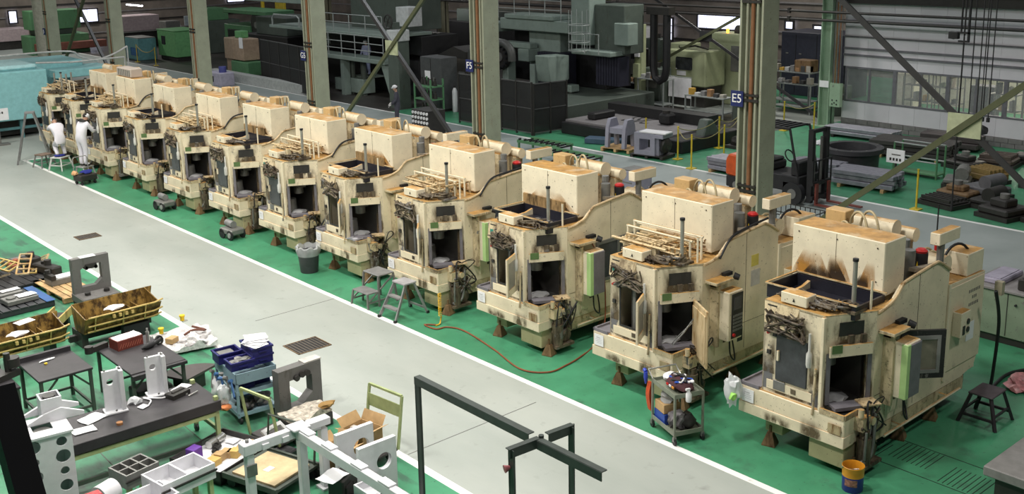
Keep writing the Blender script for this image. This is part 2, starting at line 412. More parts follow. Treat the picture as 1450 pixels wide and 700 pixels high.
# X bracing between columns
brm = worn('brace_olive_paint', (0.10, 0.11, 0.06), rust=(0.06, 0.06, 0.04), rustamt=0.6)
brd = plain('brace_dark_paint', (0.035, 0.035, 0.037), 0.5)
def xbrace(x, y0, y1, z0, z1, label, gus):
    t = thing('cross_brace', label, 'brace', (x, (y0+y1)/2, (z0+z1)/2))
    h = (y1-y0)/2; v = (z1-z0)/2
    for s, m, dx in ((1, brm, -.05), (-1, brd, .05)):
        B().beam((dx, -h*s, v), (dx, h*s, -v), .115, .05, (1, 0, 0)).beam((dx+.05, -h*s, v), (dx+.05, h*s, -v), .03, .14, (1, 0, 0)).build('brace_bar', m, t)
    B().box(-.015, .015, -.32, .32, -.22, .22).build('gusset_plate', gus, t)
gusm = plain('gusset_pale_green', (0.42, 0.46, 0.30), 0.6)
xbrace(19, 4.9, 13.25, 0.5, 7.3, 'crossing diagonal braces with pale gusset in front of the white panel wall', gusm)
xbrace(19, 23.28, 31.45, 0.6, 7.7, 'crossing dark and olive braces left of the F5 column', gusm)
xbrace(19, 50.2, 58.0, 0.6, 7.7, 'crossing dark braces behind the far end of the cream row', brm)

# second column line and panel wall with the window band (right background)
def simple_column(x, y, label, m, w=.45, zt=9.0, band=None):
    t = thing('steel_column', label, 'column', (x, y, 0))
    B().box(-w/2, w/2, -w/2, -w/2+.04, 0, zt).box(-w/2, w/2, w/2-.04, w/2, 0, zt).box(-.03, .03, -w/2, w/2, 0, zt).build('shaft', m, t)
    B().box(-w/2-.08, w/2+.08, -w/2-.08, w/2+.08, 0, .05).build('base_plate', m, t)
    return t
colp = worn('column_pale_green', (0.30, 0.42, 0.30), rust=(0.1, 0.09, 0.06), rustamt=0.68)
c2 = simple_column(36, 22.7, 'pale green column at the left end of the white panel wall', colp)
B().box(-.24, -.225, -.2, .2, 1.55, 1.8).build('notice', mpaper(), c2)
cb = B().box(-.30, -.12, -.75, -.3, .85, 1.75).build('switch_box', colp, c2)
for k, (dy, z) in enumerate(((-.62, 1.1), (-.43, 1.1), (-.52, 1.0), (-.62, .95), (-.43, .95))):
    B().cyl((-.31, dy, z), (-.30, dy, z), .03, n=10).build('knob', mblack(), cb)
for k in range(5): B().cyl((-.27, -.42-.07*k, 1.75), (-.25, -.42-.07*k, 9), .022, n=6).build('conduit', rustv if k % 2 else mgrey(), c2)
simple_column(36, 34.6, 'dark column beyond the ladder cage, centre background', worn('column_dark_olive', (0.20, 0.19, 0.13)))
simple_column(36, 46.8, 'slim dark column behind the big vertical machine', MATS['column_dark_olive'])
simple_column(36, 58.8, 'slim dark column behind the gantry platform', MATS['column_dark_olive'])
xb = xbrace(36, 23.05, 34.25, 0.3, 6.0, 'dark crossing braces beyond the E5 column', brd)

wallm = plain('white_wall_panel', (0.68, 0.66, 0.71), 0.6, var=0.05, scale=0.6)
blockm = plain('grey_concrete_block', (0.20, 0.19, 0.19), 0.85, scale=5)
wl = bpy.data.objects.new('wall_right', None); COL.objects.link(wl); struct(wl)
Y1, Y0 = 22.3, 2.0
WX = 36.4
B().box(WX+.02, WX+.2, Y0, Y1, 0, 0.34).build('plinth_core', blockm, wl)
for r in range(2):
    for k in range(42):
        y = Y0+.24*(r % 2)+k*.485
        if y+.47 < Y1: cput('blk', 'block', lambda: B().box(0, .04, 0, .47, 0, .16).mesh('block', blockm, .006), wl, (WX-.01, y, .005+r*.168))
k = 0; y = Y1
while y > Y0:
    y2 = y-1.0
    cput('lowpan', 'panel', lambda: B().box(0, .1, 0, .996, 0, .66).mesh('panel', wallm, .004), wl, (WX+.02, y2, .345))
    cput('uppan', 'panel', lambda: B().box(0, .1, 0, .996, 0, 6.4).mesh('panel', wallm, .004), wl, (WX+.02, y2, 2.35))
    y = y2
wfr = plain('grey_window_frame', (0.16, 0.16, 0.18), 0.5)
for z, h in ((2.75, .08), (3.0, .08), (3.45, .06), (4.05, .06)):
    B().box(WX-.03, WX+.03, Y0, Y1, z, z+h).build('rail', wfr, wl)
B().box(WX-.3, WX+.1, Y0, Y1, 4.75, 5.35).build('beam', mdark(), wl)
# window band
bay = 2.05; y = Y1-.1; n = 1
glassm = plain('clear_window_glass', (0.85, 0.9, 0.9), 0.05, alpha=0.12)
frost = plain('dim_window_glass', (0.10, 0.095, 0.10), 0.3, alpha=0.8)
while y-bay > Y0:
    w = bpy.data.objects.new('window_%d' % n, None); COL.objects.link(w); struct(w); w.location = (WX+.06, y-bay/2, 1.0)
    hb = bay/2
    B().box(-.05, .05, -hb, hb, 0, .07).box(-.05, .05, -hb, hb, 1.28, 1.35).box(-.05, .05, -hb, -hb+.07, .07, 1.28).box(-.05, .05, hb-.07, hb, .07, 1.28).build('window_frame', wfr, w)
    B().box(-.04, .04, -.035, .035, .07, 1.28).build('mullion', wfr, w)
    for s in (-1, 1):
        B().box(-.006, .006, min(0.035*s, (hb-.07)*s), max(.035*s, (hb-.07)*s), .07, 1.28).build('pane', glassm if n < 7 else frost, w)
    y -= bay; n += 1
# roofless far walls: corrugated siding, dim, closing the view
sid = plain('dim_brown_siding', (0.22, 0.19, 0.165), 0.7, var=0.2, scale=0.8)
def siding(name, p0, p1, z1):
    w = bpy.data.objects.new(name, None); COL.objects.link(w); struct(w)
    p0 = Vector((*p0, 0)); p1 = Vector((*p1, 0)); L = (p1-p0).length; d = (p1-p0)/L
    b = B().wall(p0.xy, p1.xy, 0, z1, -.2); b.build('wall_core', sid, w)
    k = 0; z = 0.4
    while z < z1:
        B().beam(p0+Vector((-d.y*.06, d.x*.06, z)), p1+Vector((-d.y*.06, d.x*.06, z)), .12, .1).build('girt', mdark() if k % 2 else plain('pale_girt', (0.25, 0.24, 0.24), .6), w); z += 0.8; k += 1
    return w
siding('wall_back', (50, 4), (50, 88), 8.5)
siding('wall_end', (50, 88), (-25, 88), 8.5)
# daylight windows high in the back wall
dayl = plain('daylit_window', (0.72, 0.76, 1.0), 0.4, var=0.02, emit=2.2)
wk = [0]
def daywin(p, along, w, h, nx, nz, em=None):
    wk[0] += 1
    t = bpy.data.objects.new('window_%d' % (20+wk[0]), None); COL.objects.link(t); struct(t); t.location = p
    t.rotation_euler = (0, 0, 0 if along == 'y' else PI/2)
    B().box(-.06, .06, -w/2-.08, w/2+.08, -.08, 0).box(-.06, .06, -w/2-.08, w/2+.08, h, h+.08).box(-.06, .06, -w/2-.08, -w/2, 0, h).box(-.06, .06, w/2, w/2+.08, 0, h).build('window_frame', mdark(), t)
    for i in range(nx):
        for j in range(nz):
            a = -w/2+w*i/nx+.03; c = h*j/nz+.03
            B().box(-.02, .02, a, a+w/nx-.06, c, c+h/nz-.06).build('pane', em or dayl, t)

# ================================================================== THE ROW OF CREAM MACHINES
teal = plain('teal_sticker', (0.02, 0.25, 0.20), 0.5); dkgreen = plain('green_label', (0.10, 0.17, 0.06), 0.5)
limegr = plain('pale_green_tape', (0.42, 0.62, 0.26), 0.5, var=.05); plumg = plain('purple_grey_cover', (0.17, 0.16, 0.18), 0.5)
oil = worn('oily_brown', (0.15, 0.12, 0.08), rust=(0.04, 0.028, 0.02), rustamt=0.42, greyamt=0.58)
redm = plain('red_cap', (0.45, 0.02, 0.02), 0.4); yel = plain('yellow_mark', (0.75, 0.5, 0.02), 0.5)
def rnd_pipes(seed, n, x, y, z, r=0.012):
    rr = random.Random(seed); b = B()
    for _ in range(n):
        p = Vector((rr.uniform(*x), rr.uniform(*y), rr.uniform(*z))); pts = [p]
        for _ in range(rr.randint(2, 4)):
            ax = rr.randint(0, 2); q = pts[-1].copy()
            rng = (x, y, z)[ax]; q[ax] = rr.uniform(*rng); pts.append(q)
        b.tube([a for a in pts], rr.uniform(.7, 1.4)*r, 6)
    return b
def hoses(seed, n, x, y, z, r=0.014, drop=.1):
    rr = random.Random(seed); b = B()
    for _ in range(n):
        k = [Vector((rr.uniform(*x), rr.uniform(*y), rr.uniform(*z))) for _ in range(4)]
        b.tube(smooth_path(k, 5), rr.uniform(.7, 1.3)*r, 6)
    return b
def leaf_mesh(w, h, m, t=.03):
    return B().box(0, w, 0, t, 0, h).mesh('leaf', m, .006)
def make_machine(i, yb, label, trough, window, hatch, pend, side, tank=True, junk=0):
    t = thing('machine_tool', label, 'machine', (12.2, yb, 0), 0, 'cream machine tools standing in a row')
    def P(key, name, fn, par=None, **k):
        return cput(key, name, fn, par or t, **k)
    # --- base and under-frame
    P('lower', 'lower_panel', lambda: B().prism([(.05, 1.55), (.05, -.2), (.62, -.2), (.62, 1.55)], .47, .90).mesh('lower_panel', cream(), .012))
    P('lowseam', 'lower_skirt', lambda: B().prism([(.035, 1.56), (.035, -.21), (.3, -.21), (.3, 1.56)], .47, .64).mesh('lower_skirt', cream(), .006))
    P('wingtray', 'wing_tray', lambda: B().box(.08, .58, 1.24, 1.52, .90, .915).box(.05, .08, 1.22, 1.55, .90, .95).box(.05, .6, 1.52, 1.55, .90, .95).mesh('wing_tray', plumg))
    P('under', 'underframe', lambda: B().box(.5, 3.95, .0, 1.15, .22, .5).box(.35, .6, .05, 1.1, .3, .47).mesh('underframe', mdark()))
    P('ped1', 'pedestal', lambda: B().box(.14, .56, -.16, .40, .12, .47).mesh('pedestal', worn('olive_cream_paint', (.42, .38, .22)), .01))
    P('ped2', 'pedestal', lambda: B().box(.25, .65, .92, 1.22, .2, .47).mesh('pedestal', MATS['olive_cream_paint'], .01))
    P('sill', 'side_sill', lambda: B().box(.62, 3.6, -.16, -.06, .26, .5).mesh('side_sill', creamdirty(), .01))
    ft = lambda: B().prism([(-.10, -.10), (.10, -.10), (.10, .10), (-.10, .10)], 0, .02).add([(-.1, -.1, .02), (.1, -.1, .02), (.1, .1, .02), (-.1, .1, .02), (-.04, -.04, .2), (.04, -.04, .2), (.04, .04, .2), (-.04, .04, .2)], [(4, 5, 6, 7), (0, 1, 5, 4), (1, 2, 6, 5), (2, 3, 7, 6), (3, 0, 4, 7)]).cyl((0, 0, .2), (0, 0, .3), .022, n=8).mesh('foot', mbrown())
    for u, v in ((.24, 1.12), (.25, -.25), (1.8, -.08), (2.75, -.08)): P('foot', 'foot', ft, loc=(u, v, 0), rz=.3)
    # --- front wall with window, angled wall with operator opening
    P('front', 'front_panel', lambda: B().wall((.1, 1.2), (.1, .2), .90, 2.28, .03, [(.23, .75, 1.14, 1.83)]).mesh('front_panel', creamfront()))
    P('chamf', 'angled_panel', lambda: B().wall((.1, .2), (.8, -.17), .90, 2.28, .03, [(.10, .68, .98, 1.72), (.22, .60, 1.98, 2.18)]).mesh('angled_panel', creamfront()))
    P('fl', 'left_panel', lambda: B().wall((1.05, 1.2), (.1, 1.2), .90, 2.28, .03).mesh('left_panel', cream()))
    P('chin', 'work_chamber', lambda: B().box(.75, 1.0, .0, 1.15, .95, 2.2).box(.14, .75, .02, 1.16, .92, .97).mesh('work_chamber', mdark()))
    P('chtool', 'work_head', lambda: B().cyl((.45, .62, .97), (.45, .62, 1.25), .16, .14).cyl((.6, .45, 1.4), (.6, .45, 2.1), .12).box(.5, .72, .3, .6, 1.55, 2.0).mesh('work_head', mgrey(), 0))
    if trough:
        P('deckA', 'deck_plate', lambda: B().prism([(.1, 1.2), (.1, .2), (.46, .01), (.46, 1.2)], 2.26, 2.30).mesh('deck_plate', creamdirty()))
        P('deckB', 'deck_plate', lambda: B().prism([(.46, -.03), (.46, .01), (.8, -.17), (1.3, -.17), (1.3, -.03)][1:], 2.26, 2.30).mesh('deck_plate', creamdirty()))
    else: P('deck', 'deck_plate', lambda: B().prism([(.1, 1.2), (.1, .2), (.8, -.17), (1.3, -.17), (1.3, 1.2)], 2.26, 2.30).mesh('deck_plate', creamdirty()))
    P('hood', 'opening_hood', lambda: B().add(*slab_on_chamfer(.06, .72, 1.70, 1.86, .03, .07)).mesh('opening_hood', creamfront()))
    P('lbl', 'green_label', lambda: B().add(*slab_on_chamfer(.08, .24, 1.76, 1.88, .075, .08)).mesh('green_label', dkgreen))
    P('fltrim', 'corner_post', lambda: B().beam((.085, .21, .9), (.085, .21, 2.28), .05, .06).mesh('corner_post', cream(), .006))
    for q in (.04, .68): P('ochfr%.2f' % q, 'opening_jamb', lambda: B().add(*slab_on_chamfer(q, q+.06, .98, 1.74, -.01, .02)).mesh('opening_jamb', plumg))
    P('upwin', 'upper_window', lambda: B().add(*slab_on_chamfer(.22, .60, 1.98, 2.18, -.02, .005)).mesh('upper_window', mdark()))
    for q in (.36, .55): P('upbr%.2f' % q, 'upper_bracket', lambda: B().add(*slab_on_chamfer(q, q+.08, 1.87, 1.99, .0, .045)).mesh('upper_bracket', oil))
    P('basin', 'basin', lambda: B().prism([(.12, .12), (.12, -.16), (.66, -.16)], .90, .915).mesh('basin', mdark()))
    P('basinrim', 'basin_rim', lambda: B().beam((.06, .2, .92), (.06, -.19, .92), .03, .08).beam((.06, -.19, .92), (.7, -.19, .92), .03, .08).mesh('basin_rim', creamdirty()))
    P('btray', 'drip_tray', lambda: B().add(*slab_on_chamfer(.10, .62, .95, 1.0, .0, .2)).mesh('drip_tray', plumg))
    P('chips', 'swarf', lambda: B().blob((.42, .2, 1.0), (.2, .13, .05), 3, .4).mesh('swarf', plain('grey_swarf', (.30, .30, .31), .5)))
    # --- top-left sloping cover with hoses
    P('slope', 'sloping_cover', lambda: B().add([(.1, 1.2, 2.28), (.1, .62, 2.28), (.1, 1.2, 1.95), (.1, .62, 1.88), (.0, 1.13, 2.0), (.0, .66, 1.94)], [(0, 1, 5, 4), (4, 5, 3, 2), (0, 4, 2), (1, 3, 5), (0, 2, 3, 1)]).mesh('sloping_cover', creamdirty(), 0, .2))
    P('grime%d' % (i % 3), 'hose_bundle', lambda: hoses(11+i % 3, 14, (-.04, .09), (.42, 1.12), (1.84, 2.2), .016).mesh('hose_bundle', oil))
    P('teal', 'teal_sticker', lambda: B().box(-.012, -.004, .98, 1.06, 2.02, 2.12).mesh('teal_sticker', teal), loc=(.04, .02, .05))
    P('bplate', 'rating_plate', lambda: B().box(.085, .097, .98, 1.14, 2.2, 2.25).mesh('rating_plate', mdark()))
    for v, z in ((1.06, 1.5), (.97, 1.79)): P('latch', 'latch', lambda: B().box(.07, .10, 0, .06, 0, .06).mesh('latch', mdark()), loc=(0, v, z))
    P('knobr', 'red_lamp', lambda: B().cyl((.05, 1.1, 1.83), (.1, 1.1, 1.83), .022, n=8).mesh('red_lamp', redm))
    P('tb', 'terminal_box', lambda: B().box(.12, .36, .52, .95, 2.32, 2.48).mesh('terminal_box', creamclean(), .01))
    P('ttri', 'warning_mark', lambda: B().prism([(.71, 2.37), (.75, 2.37), (.73, 2.42)], .112, .118, 'x').mesh('warning_mark', mdark()))
    P('filt', 'filter_bottle', lambda: B().lathe([(.035, 0), (.045, .04), (.045, .2), (.02, .24), (.02, .5)], (.05, .40, 1.5), 10).mesh('filter_bottle', plain('milky_plastic', (.55, .55, .52), .3)))
    P('doorlines', 'service_cover', lambda: B().box(.088, .1, .36, 1.12, .96, 1.1).mesh('service_cover', cream(), .004))
    P('mark', 'dark_mark', lambda: B().box(.08, .09, .62, .70, 1.0, 1.07).mesh('dark_mark', oil))
    P('plate', 'name_plate', lambda: B().box(.022, .034, -.16, .04, .66, .8).mesh('name_plate', worn('worn_plate', (.42, .34, .2), rustamt=.45)))
    P('drip', 'rust_pipe', lambda: B().tube([(.07, .30, 1.5), (.05, .3, .95), (.03, .3, .82)], .018).mesh('rust_pipe', creamdirty()))
    # --- front window, shut or swung open
    if window == 'shut':
        w = P('wpane', 'front_window', lambda: B().box(.075, .098, .45, .97, 1.14, 1.83).mesh('front_window', mglassdk(), .008))
        P('whandle', 'window_handle', lambda: B().box(.04, .08, .90, .93, 1.45, 1.6).mesh('window_handle', cream()), w)
        P('wlow', 'lower_cover', lambda: B().box(.08, .098, .80, 1.0, .98, 1.12).mesh('lower_cover', mgrey(), .004))
    else:
        l = P('wleaf', 'window_door', lambda: B().wall((0, 0), (.5, 0), 0, .72, .03, [(.07, .43, .12, .62)]).mesh('window_door', cream()), loc=(.07, .44, 1.12), rz=PI+(.5 if window == 'open' else .9))
        P('wleafp', 'pane', lambda: B().box(.07, .43, .01, .02, .12, .62).mesh('pane', plain('cloudy_pane', (.30, .29, .26), .3)), l)
        P('wframe', 'window_frame', lambda: B().wall((.095, .99), (.095, .43), 1.12, 1.85, .02, [(.03, .53, 1.15, 1.82)]).mesh('window_frame', mdark()))
        P('winside', 'inner_guide', lambda: B().box(.2, .24, .72, .78, 1.0, 1.85).box(.3, .5, .85, .9, 1.0, 1.9).mesh('inner_guide', mgrey()))
    # --- hatch of the operator opening
    if hatch:
        P('hleaf', 'hatch_door', lambda: B().box(0, .62, 0, .04, 0, .95).box(.02, .6, -.02, 0, .08, .87).mesh('hatch_door', worn('hatch_rust_paint', (.64, .50, .30), rust=(.36, .22, .09), rustamt=.48, stain=.3), .008), loc=(.62, -.14, .78), rz=-PI/2-.55)
        P('hrod', 'hatch_stay', lambda: B().tube([(.3, .0, 1.0), (.45, -.1, 1.2), (.62, -.25, 1.55)], .012).tube([(.3, .04, 1.0), (.4, -.04, 1.15), (.6, -.16, 1.35)], .01).mesh('hatch_stay', mchrome()))
    else:
        P('hlip', 'catch_shelf', lambda: B().add(*slab_on_chamfer(.5, .78, 1.0, 1.02, .02, .26)).mesh('catch_shelf', worn('tan_shelf', (.55, .42, .25), rustamt=.5)))
    # --- pump, hoses and pipes at the right front corner
    P('pump', 'coolant_pump', lambda: B().cyl((.42, -.30, .16), (.42, -.30, .56), .10).cyl((.42, -.3, .56), (.42, -.3, .66), .07).cyl((.62, -.32, .3), (.62, -.22, .3), .12).box(.3, .75, -.4, -.2, .12, .17).mesh('coolant_pump', oil, 0))
    P('pumph%d' % (i % 4), 'pipework', lambda: hoses(41+i % 4, 8, (.3, .85), (-.36, -.2), (.3, .95), .015).mesh('pipework', oil))
    P('pumpg%d' % (i % 3), 'grey_hose', lambda: hoses(71+i % 3, 2, (.25, .7), (-.38, -.24), (.2, .9), .02).mesh('grey_hose', mgrey()))
    P('pumpb%d' % (i % 3), 'black_hose', lambda: hoses(81+i % 3, 3, (.3, 1.0), (-.38, -.22), (.3, 1.1), .013).mesh('black_hose', mblack()))
    P('gear', 'valve_block', lambda: B().box(.3, .5, -.34, -.2, .68, .88).cyl((.55, -.36, .78), (.55, -.2, .78), .06).cyl((.3, -.3, .9), (.3, -.3, 1.02), .04).mesh('valve_block', creamdirty()))
    # --- side wall
    prof = [(.8, .5), (3.45, .5), (3.9, .58), (4.05, .9), (4.05, 2.15), (2.86, 2.18), (2.86, 2.42), (2.5, 2.62), (2.3, 2.63), (1.62, 2.56), (1.45, 2.52), (1.25, 2.36), (1.0, 2.29), (.8, 2.28)]
    P('side', 'side_panel', lambda: B().prism(prof, -.17, -.12, 'y').mesh('side_panel', cream(), .008))
    P('farside', 'far_side_panel', lambda: B().prism(prof, 1.15, 1.2, 'y').mesh('far_side_panel', cream()))
    P('core', 'body', lambda: B().box(1.02, 4.03, -.12, 1.15, .5, 2.15).mesh('body', cream(), .01))
    P('sidetrim', 'side_trim', lambda: B().tube(smooth_path([(.82, -.18, 2.27), (1.0, -.18, 2.29), (1.25, -.18, 2.37), (1.45, -.18, 2.53), (1.62, -.18, 2.57), (2.3, -.18, 2.64), (2.5, -.18, 2.63), (2.84, -.18, 2.44)], 4), .024).mesh('side_trim', worn('tan_trim', (.58, .44, .26), rustamt=.5)))
    P('seam', 'cabinet_door', lambda: B().box(2.9, 4.0, -.19, -.17, .75, 2.12).mesh('cabinet_door', cream(), .01))
    P('seamv', 'cabinet_edge', lambda: B().box(2.84, 2.9, -.2, -.17, .62, 2.2).mesh('cabinet_edge', creamclean(), .006))
    P('lowside', 'side_cover', lambda: B().box(1.15, 1.75, -.185, -.17, .62, .95).mesh('side_cover', cream(), .006))
    P('lowplate', 'small_plate', lambda: B().box(1.36, 1.44, -.195, -.185, .8, .88).mesh('small_plate', oil))
    P('sseam', 'panel_seam', lambda: B().box(1.95, 1.957, -.174, -.17, .55, 2.6).mesh('panel_seam', oil)); P('sseam2', 'panel_seam', lambda: B().box(.85, 2.84, -.174, -.17, 1.0, 1.006).mesh('panel_seam', oil))
    if i == 1: P('syel', 'yellow_notice', lambda: B().box(2.1, 2.3, -.174, -.17, 1.95, 2.15).mesh('yellow_notice', plain('faded_yellow', (.62, .52, .12), .7))); P('sgry', 'grey_notice', lambda: B().box(2.1, 2.35, -.174, -.17, 1.6, 1.88).mesh('grey_notice', plain('faded_grey', (.5, .48, .45), .7)))
    P('sbox', 'switch_box', lambda: B().box(3.02, 3.32, -.33, -.19, 1.32, 1.72).mesh('switch_box', creamclean(), .008))
    P('sgauge', 'gauge', lambda: B().cyl((3.24, -.345, 1.55), (3.24, -.33, 1.55), .045, n=14).cyl((3.24, -.345, 1.42), (3.24, -.33, 1.42), .045, n=14).box(3.08, 3.15, -.34, -.33, 1.36, 1.5).mesh('gauge', mdark()))
    P('snote', 'notice', lambda: B().box(3.5, 3.75, -.195, -.19, 1.1, 1.4).mesh('notice', mpaper()))
    P('mark1', 'stencil_mark', lambda: stencil().mesh('stencil_mark', plain('stencil_grey', (.16, .15, .14), .7)))
    P('rail', 'side_rail', lambda: B().cyl((.95, -.30, .40), (3.2, -.30, .44), .022, n=8).box(1.4, 1.44, -.30, -.14, .38, .42).box(2.8, 2.84, -.30, -.14, .4, .44).mesh('side_rail', creamclean()))
    P('note', 'paper_notice', lambda: B().box(.028, .034, 1.29, 1.5, .66, .86).mesh('paper_notice', mpaper()))
    P('notl', 'print_lines', lambda: B().box(.026, .029, 1.36, 1.45, .80, .812).box(.026, .029, 1.33, 1.47, .77, .775).box(.026, .029, 1.33, 1.47, .74, .745).box(.026, .029, 1.33, 1.44, .71, .715).mesh('print_lines', plain('faint_print', (.45, .45, .47), .8)))
    # --- pendant control
    pr = P('pendarm', 'pendant_bracket', lambda: B().box(1.0, 1.12, -.3, -.17, 1.86, 1.94).box(1.0, 1.06, -.34, -.17, .85, 1.9).box(.86, 1.3, -.42, -.17, 1.95, 2.0).mesh('pendant_bracket', creamdirty(), .006))
    pend_m = creamclean()
    pd = P('pend', 'control_pendant', lambda: B().box(1.05, 1.42, -.52, -.30, .98, 1.82).mesh('control_pendant', pend_m, .015))
    if pend == 'grey':
        P('pcov', 'screen_cover', lambda: B().box(1.12, 1.41, -.545, -.52, 1.0, 1.80).mesh('screen_cover', plumg, .008), pd)
        P('ptape', 'green_edge', lambda: B().box(1.035, 1.12, -.54, -.44, 1.0, 1.81).mesh('green_edge', limegr, .004), pd)
    else:
        P('pkeys', 'keypad', lambda: B().box(1.12, 1.41, -.535, -.52, 1.02, 1.78).mesh('keypad', mdark(), .004), pd)
        P('pscr', 'screen', lambda: B().box(1.16, 1.36, -.54, -.535, 1.5, 1.72).mesh('screen', plain('dim_screen', (.06, .06, .07), .2)), pd)
        P('pbtn', 'buttons', lambda: key_rows().mesh('buttons', mgrey()), pd)
        P('pred', 'red_button', lambda: B().cyl((1.17, -.56, 1.08), (1.17, -.535, 1.08), .03, n=10).mesh('red_button', redm), pd)
    P('spot', 'work_lamp', lambda: B().cyl((1.45, -.3, 1.98), (1.5, -.38, 1.95), .06, .05).box(1.25, 1.45, -.28, -.2, 1.99, 2.05).mesh('work_lamp', mblack()))
    P('pcable', 'pendant_cable', lambda: B().tube(smooth_path([(1.25, -.4, .98), (1.25, -.42, .7), (1.4, -.4, .55), (1.5, -.3, .7), (1.52, -.2, 1.0)], 5), .014).mesh('pendant_cable', mblack()))
    if side == 'frame':
        l = P('sframe', 'side_window_door', lambda: B().wall((0, 0), (.66, 0), 0, .74, .05, [(.09, .57, .1, .64)]).mesh('side_window_door', worn('oily_black_frame', (.03, .03, .03), rust=(.3, .28, .25), rustamt=.62)), loc=(1.47, -.2, 1.08), rz=-.66)
        P('sframep', 'pane', lambda: B().box(.09, .57, .02, .03, .1, .64).mesh('pane', plain('dirty_pane', (.24, .22, .17), .35)), l)
        P('sfr2', 'inner_border', lambda: B().wall((.07, -.005), (.59, -.005), .08, .66, .02, [(.05, .47, .13, .6)]).mesh('inner_border', worn('grey_scuffed', (.25, .25, .24))), l)
    if side == 'window':
        P('swin', 'side_window', lambda: B().wall((1.55, -.17), (2.75, -.17), 1.05, 1.85, -.03, [(.06, .57, .06+1.05, 1.79), (.63, 1.14, 1.11, 1.79)]).mesh('side_window', mgrey()))
        for k in (0, 1): P('swinp%d' % k, 'pane', lambda: B().box(1.61+.57*k, 2.12+.57*k, -.185, -.172, 1.11, 1.79).mesh('pane', mglassdk()))
    if side == 'louver':
        for k in range(6): P('louv', 'louvre', lambda: B().box(0, .2, -.01, .0, 0, .06).mesh('louvre', mdark()), loc=(1.62, -.172, 1.2+.11*k))
    P('sidehole', 'side_hatch', lambda: B().box(1.55, 1.9, -.18, -.172, .7, .95).mesh('side_hatch', mdark())) if side in ('louver', None) else None
    # --- deck: trough or pipework
    if trough:
        P('trough', 'chip_trough', lambda: B().box(.47, 1.17, -.02, 1.38, 2.205, 2.22).box(.44, .47, -.05, 1.41, 2.205, 2.40).box(1.17, 1.20, -.05, 1.41, 2.205, 2.40).box(.47, 1.17, -.05, -.02, 2.205, 2.40).box(.47, 1.17, 1.38, 1.41, 2.205, 2.40).mesh('chip_trough', plain('blue_black_trough', (.016, .016, .024), .3)))
        P('trlip', 'trough_lip', lambda: B().beam((.43, -.07, 2.425), (.43, 1.43, 2.425), .03, .02).beam((1.21, -.07, 2.425), (1.21, 1.43, 2.425), .03, .02).beam((.43, 1.42, 2.425), (1.21, 1.42, 2.425), .03, .02).mesh('trough_lip', creamdirty()))
        if i: P('trend', 'tank_skirt', lambda: B().box(1.19, 1.235, .3, 1.45, 2.36, 2.6).mesh('tank_skirt', worn('burnt_rust', (.34, .22, .10), rust=(.07, .045, .02), rustamt=.44, dscale=.7)))
    else:
        P('pipes%d' % (i % 3), 'deck_pipework', lambda: rnd_pipes(21+i % 3, 38, (.35, 1.18), (.0, 1.4), (2.33, 2.6), .016).mesh('deck_pipework', worn('tan_pipe', (.62, .48, .28), rustamt=.5)))
        P('rails', 'deck_rail', lambda: B().cyl((.75, 0, 2.64), (.75, 1.42, 2.64), .02).cyl((.95, -.05, 2.68), (.95, 1.45, 2.68), .02).cyl((1.1, .1, 2.6), (1.1, 1.5, 2.6), .016).cyl((.75, 1.4, 2.3), (.75, 1.4, 2.66), .02).cyl((.95, -.02, 2.3), (.95, -.02, 2.7), .02).cyl((.75, .05, 2.3), (.75, .05, 2.66), .02).cyl((.95, 1.43, 2.3), (.95, 1.43, 2.7), .02).mesh('deck_rail', creamclean()))
        P('valves%d' % (i % 2), 'deck_valves', lambda: valves(5+i % 2).mesh('deck_valves', creamdirty(), 0))['kind'] = 'stuff'
    P('dkh%d' % (i % 3), 'deck_hoses', lambda: hoses(91+i % 3, 12, (.15, .6), (-.02, 1.1), (2.31, 2.42), .016).mesh('deck_hoses', oil))
    P('pole', 'grey_rod', lambda: B().cyl((.56, .06, 2.3), (.56, .06, 3.02), .032, n=10).mesh('grey_rod', plain('zinc_rod', (.34, .33, .29), .4, .4)))
    P('polecap', 'rod_cap', lambda: B().cyl((.56, .06, 3.02), (.56, .06, 3.06), .042, n=10).mesh('rod_cap', mblack()))
    P('polebase', 'rod_clamp', lambda: B().cyl((.56, .06, 2.3), (.56, .06, 2.4), .08, n=12).tube(arc((.5, .1, 2.42), .09, 0, 2*PI, 14, (1, 0, 0), (0, 1, 0))[:-1], .018, closed=True).box(.4, .72, -.06, .16, 2.3, 2.34).mesh('rod_clamp', oil))
    P('pole2', 'thin_pipe', lambda: B().cyl((.78, -.08, 2.0), (.78, -.08, 2.72), .018, n=8).mesh('thin_pipe', creamclean()))
    if tank:
        P('tank', 'coolant_tank', lambda: B().box(1.23, 1.80, 0, 1.53, 2.34, 3.15).mesh('coolant_tank', creamclean(), .012))
        P('tankseam', 'tank_strap', lambda: B().box(1.226, 1.23, .78, .785, 2.36, 3.13).mesh('tank_strap', oil))
        for dv in (.12, .77, 1.42): P('tbolt', 'bolt', lambda: B().cyl((1.222, 0, 3.05), (1.23, 0, 3.05), .012, n=6).cyl((1.222, 0, 2.55), (1.23, 0, 2.55), .012, n=6).mesh('bolt', oil), loc=(0, dv, 0))
        P('legs', 'tank_support', lambda: B().box(1.3, 1.75, .1, .2, 2.15, 2.34).box(1.3, 1.75, 1.3, 1.4, 2.15, 2.34).mesh('tank_support', creamdirty()))
        P('stbox', 'small_box', lambda: B().box(2.05, 2.3, 1.15, 1.5, 3.02, 3.24).box(2.1, 2.16, 1.2, 1.26, 2.15, 3.05).box(2.1, 2.16, 1.38, 1.44, 2.15, 3.05).mesh('small_box', worn('tan_box', (.55, .36, .16), rustamt=.6), .01))
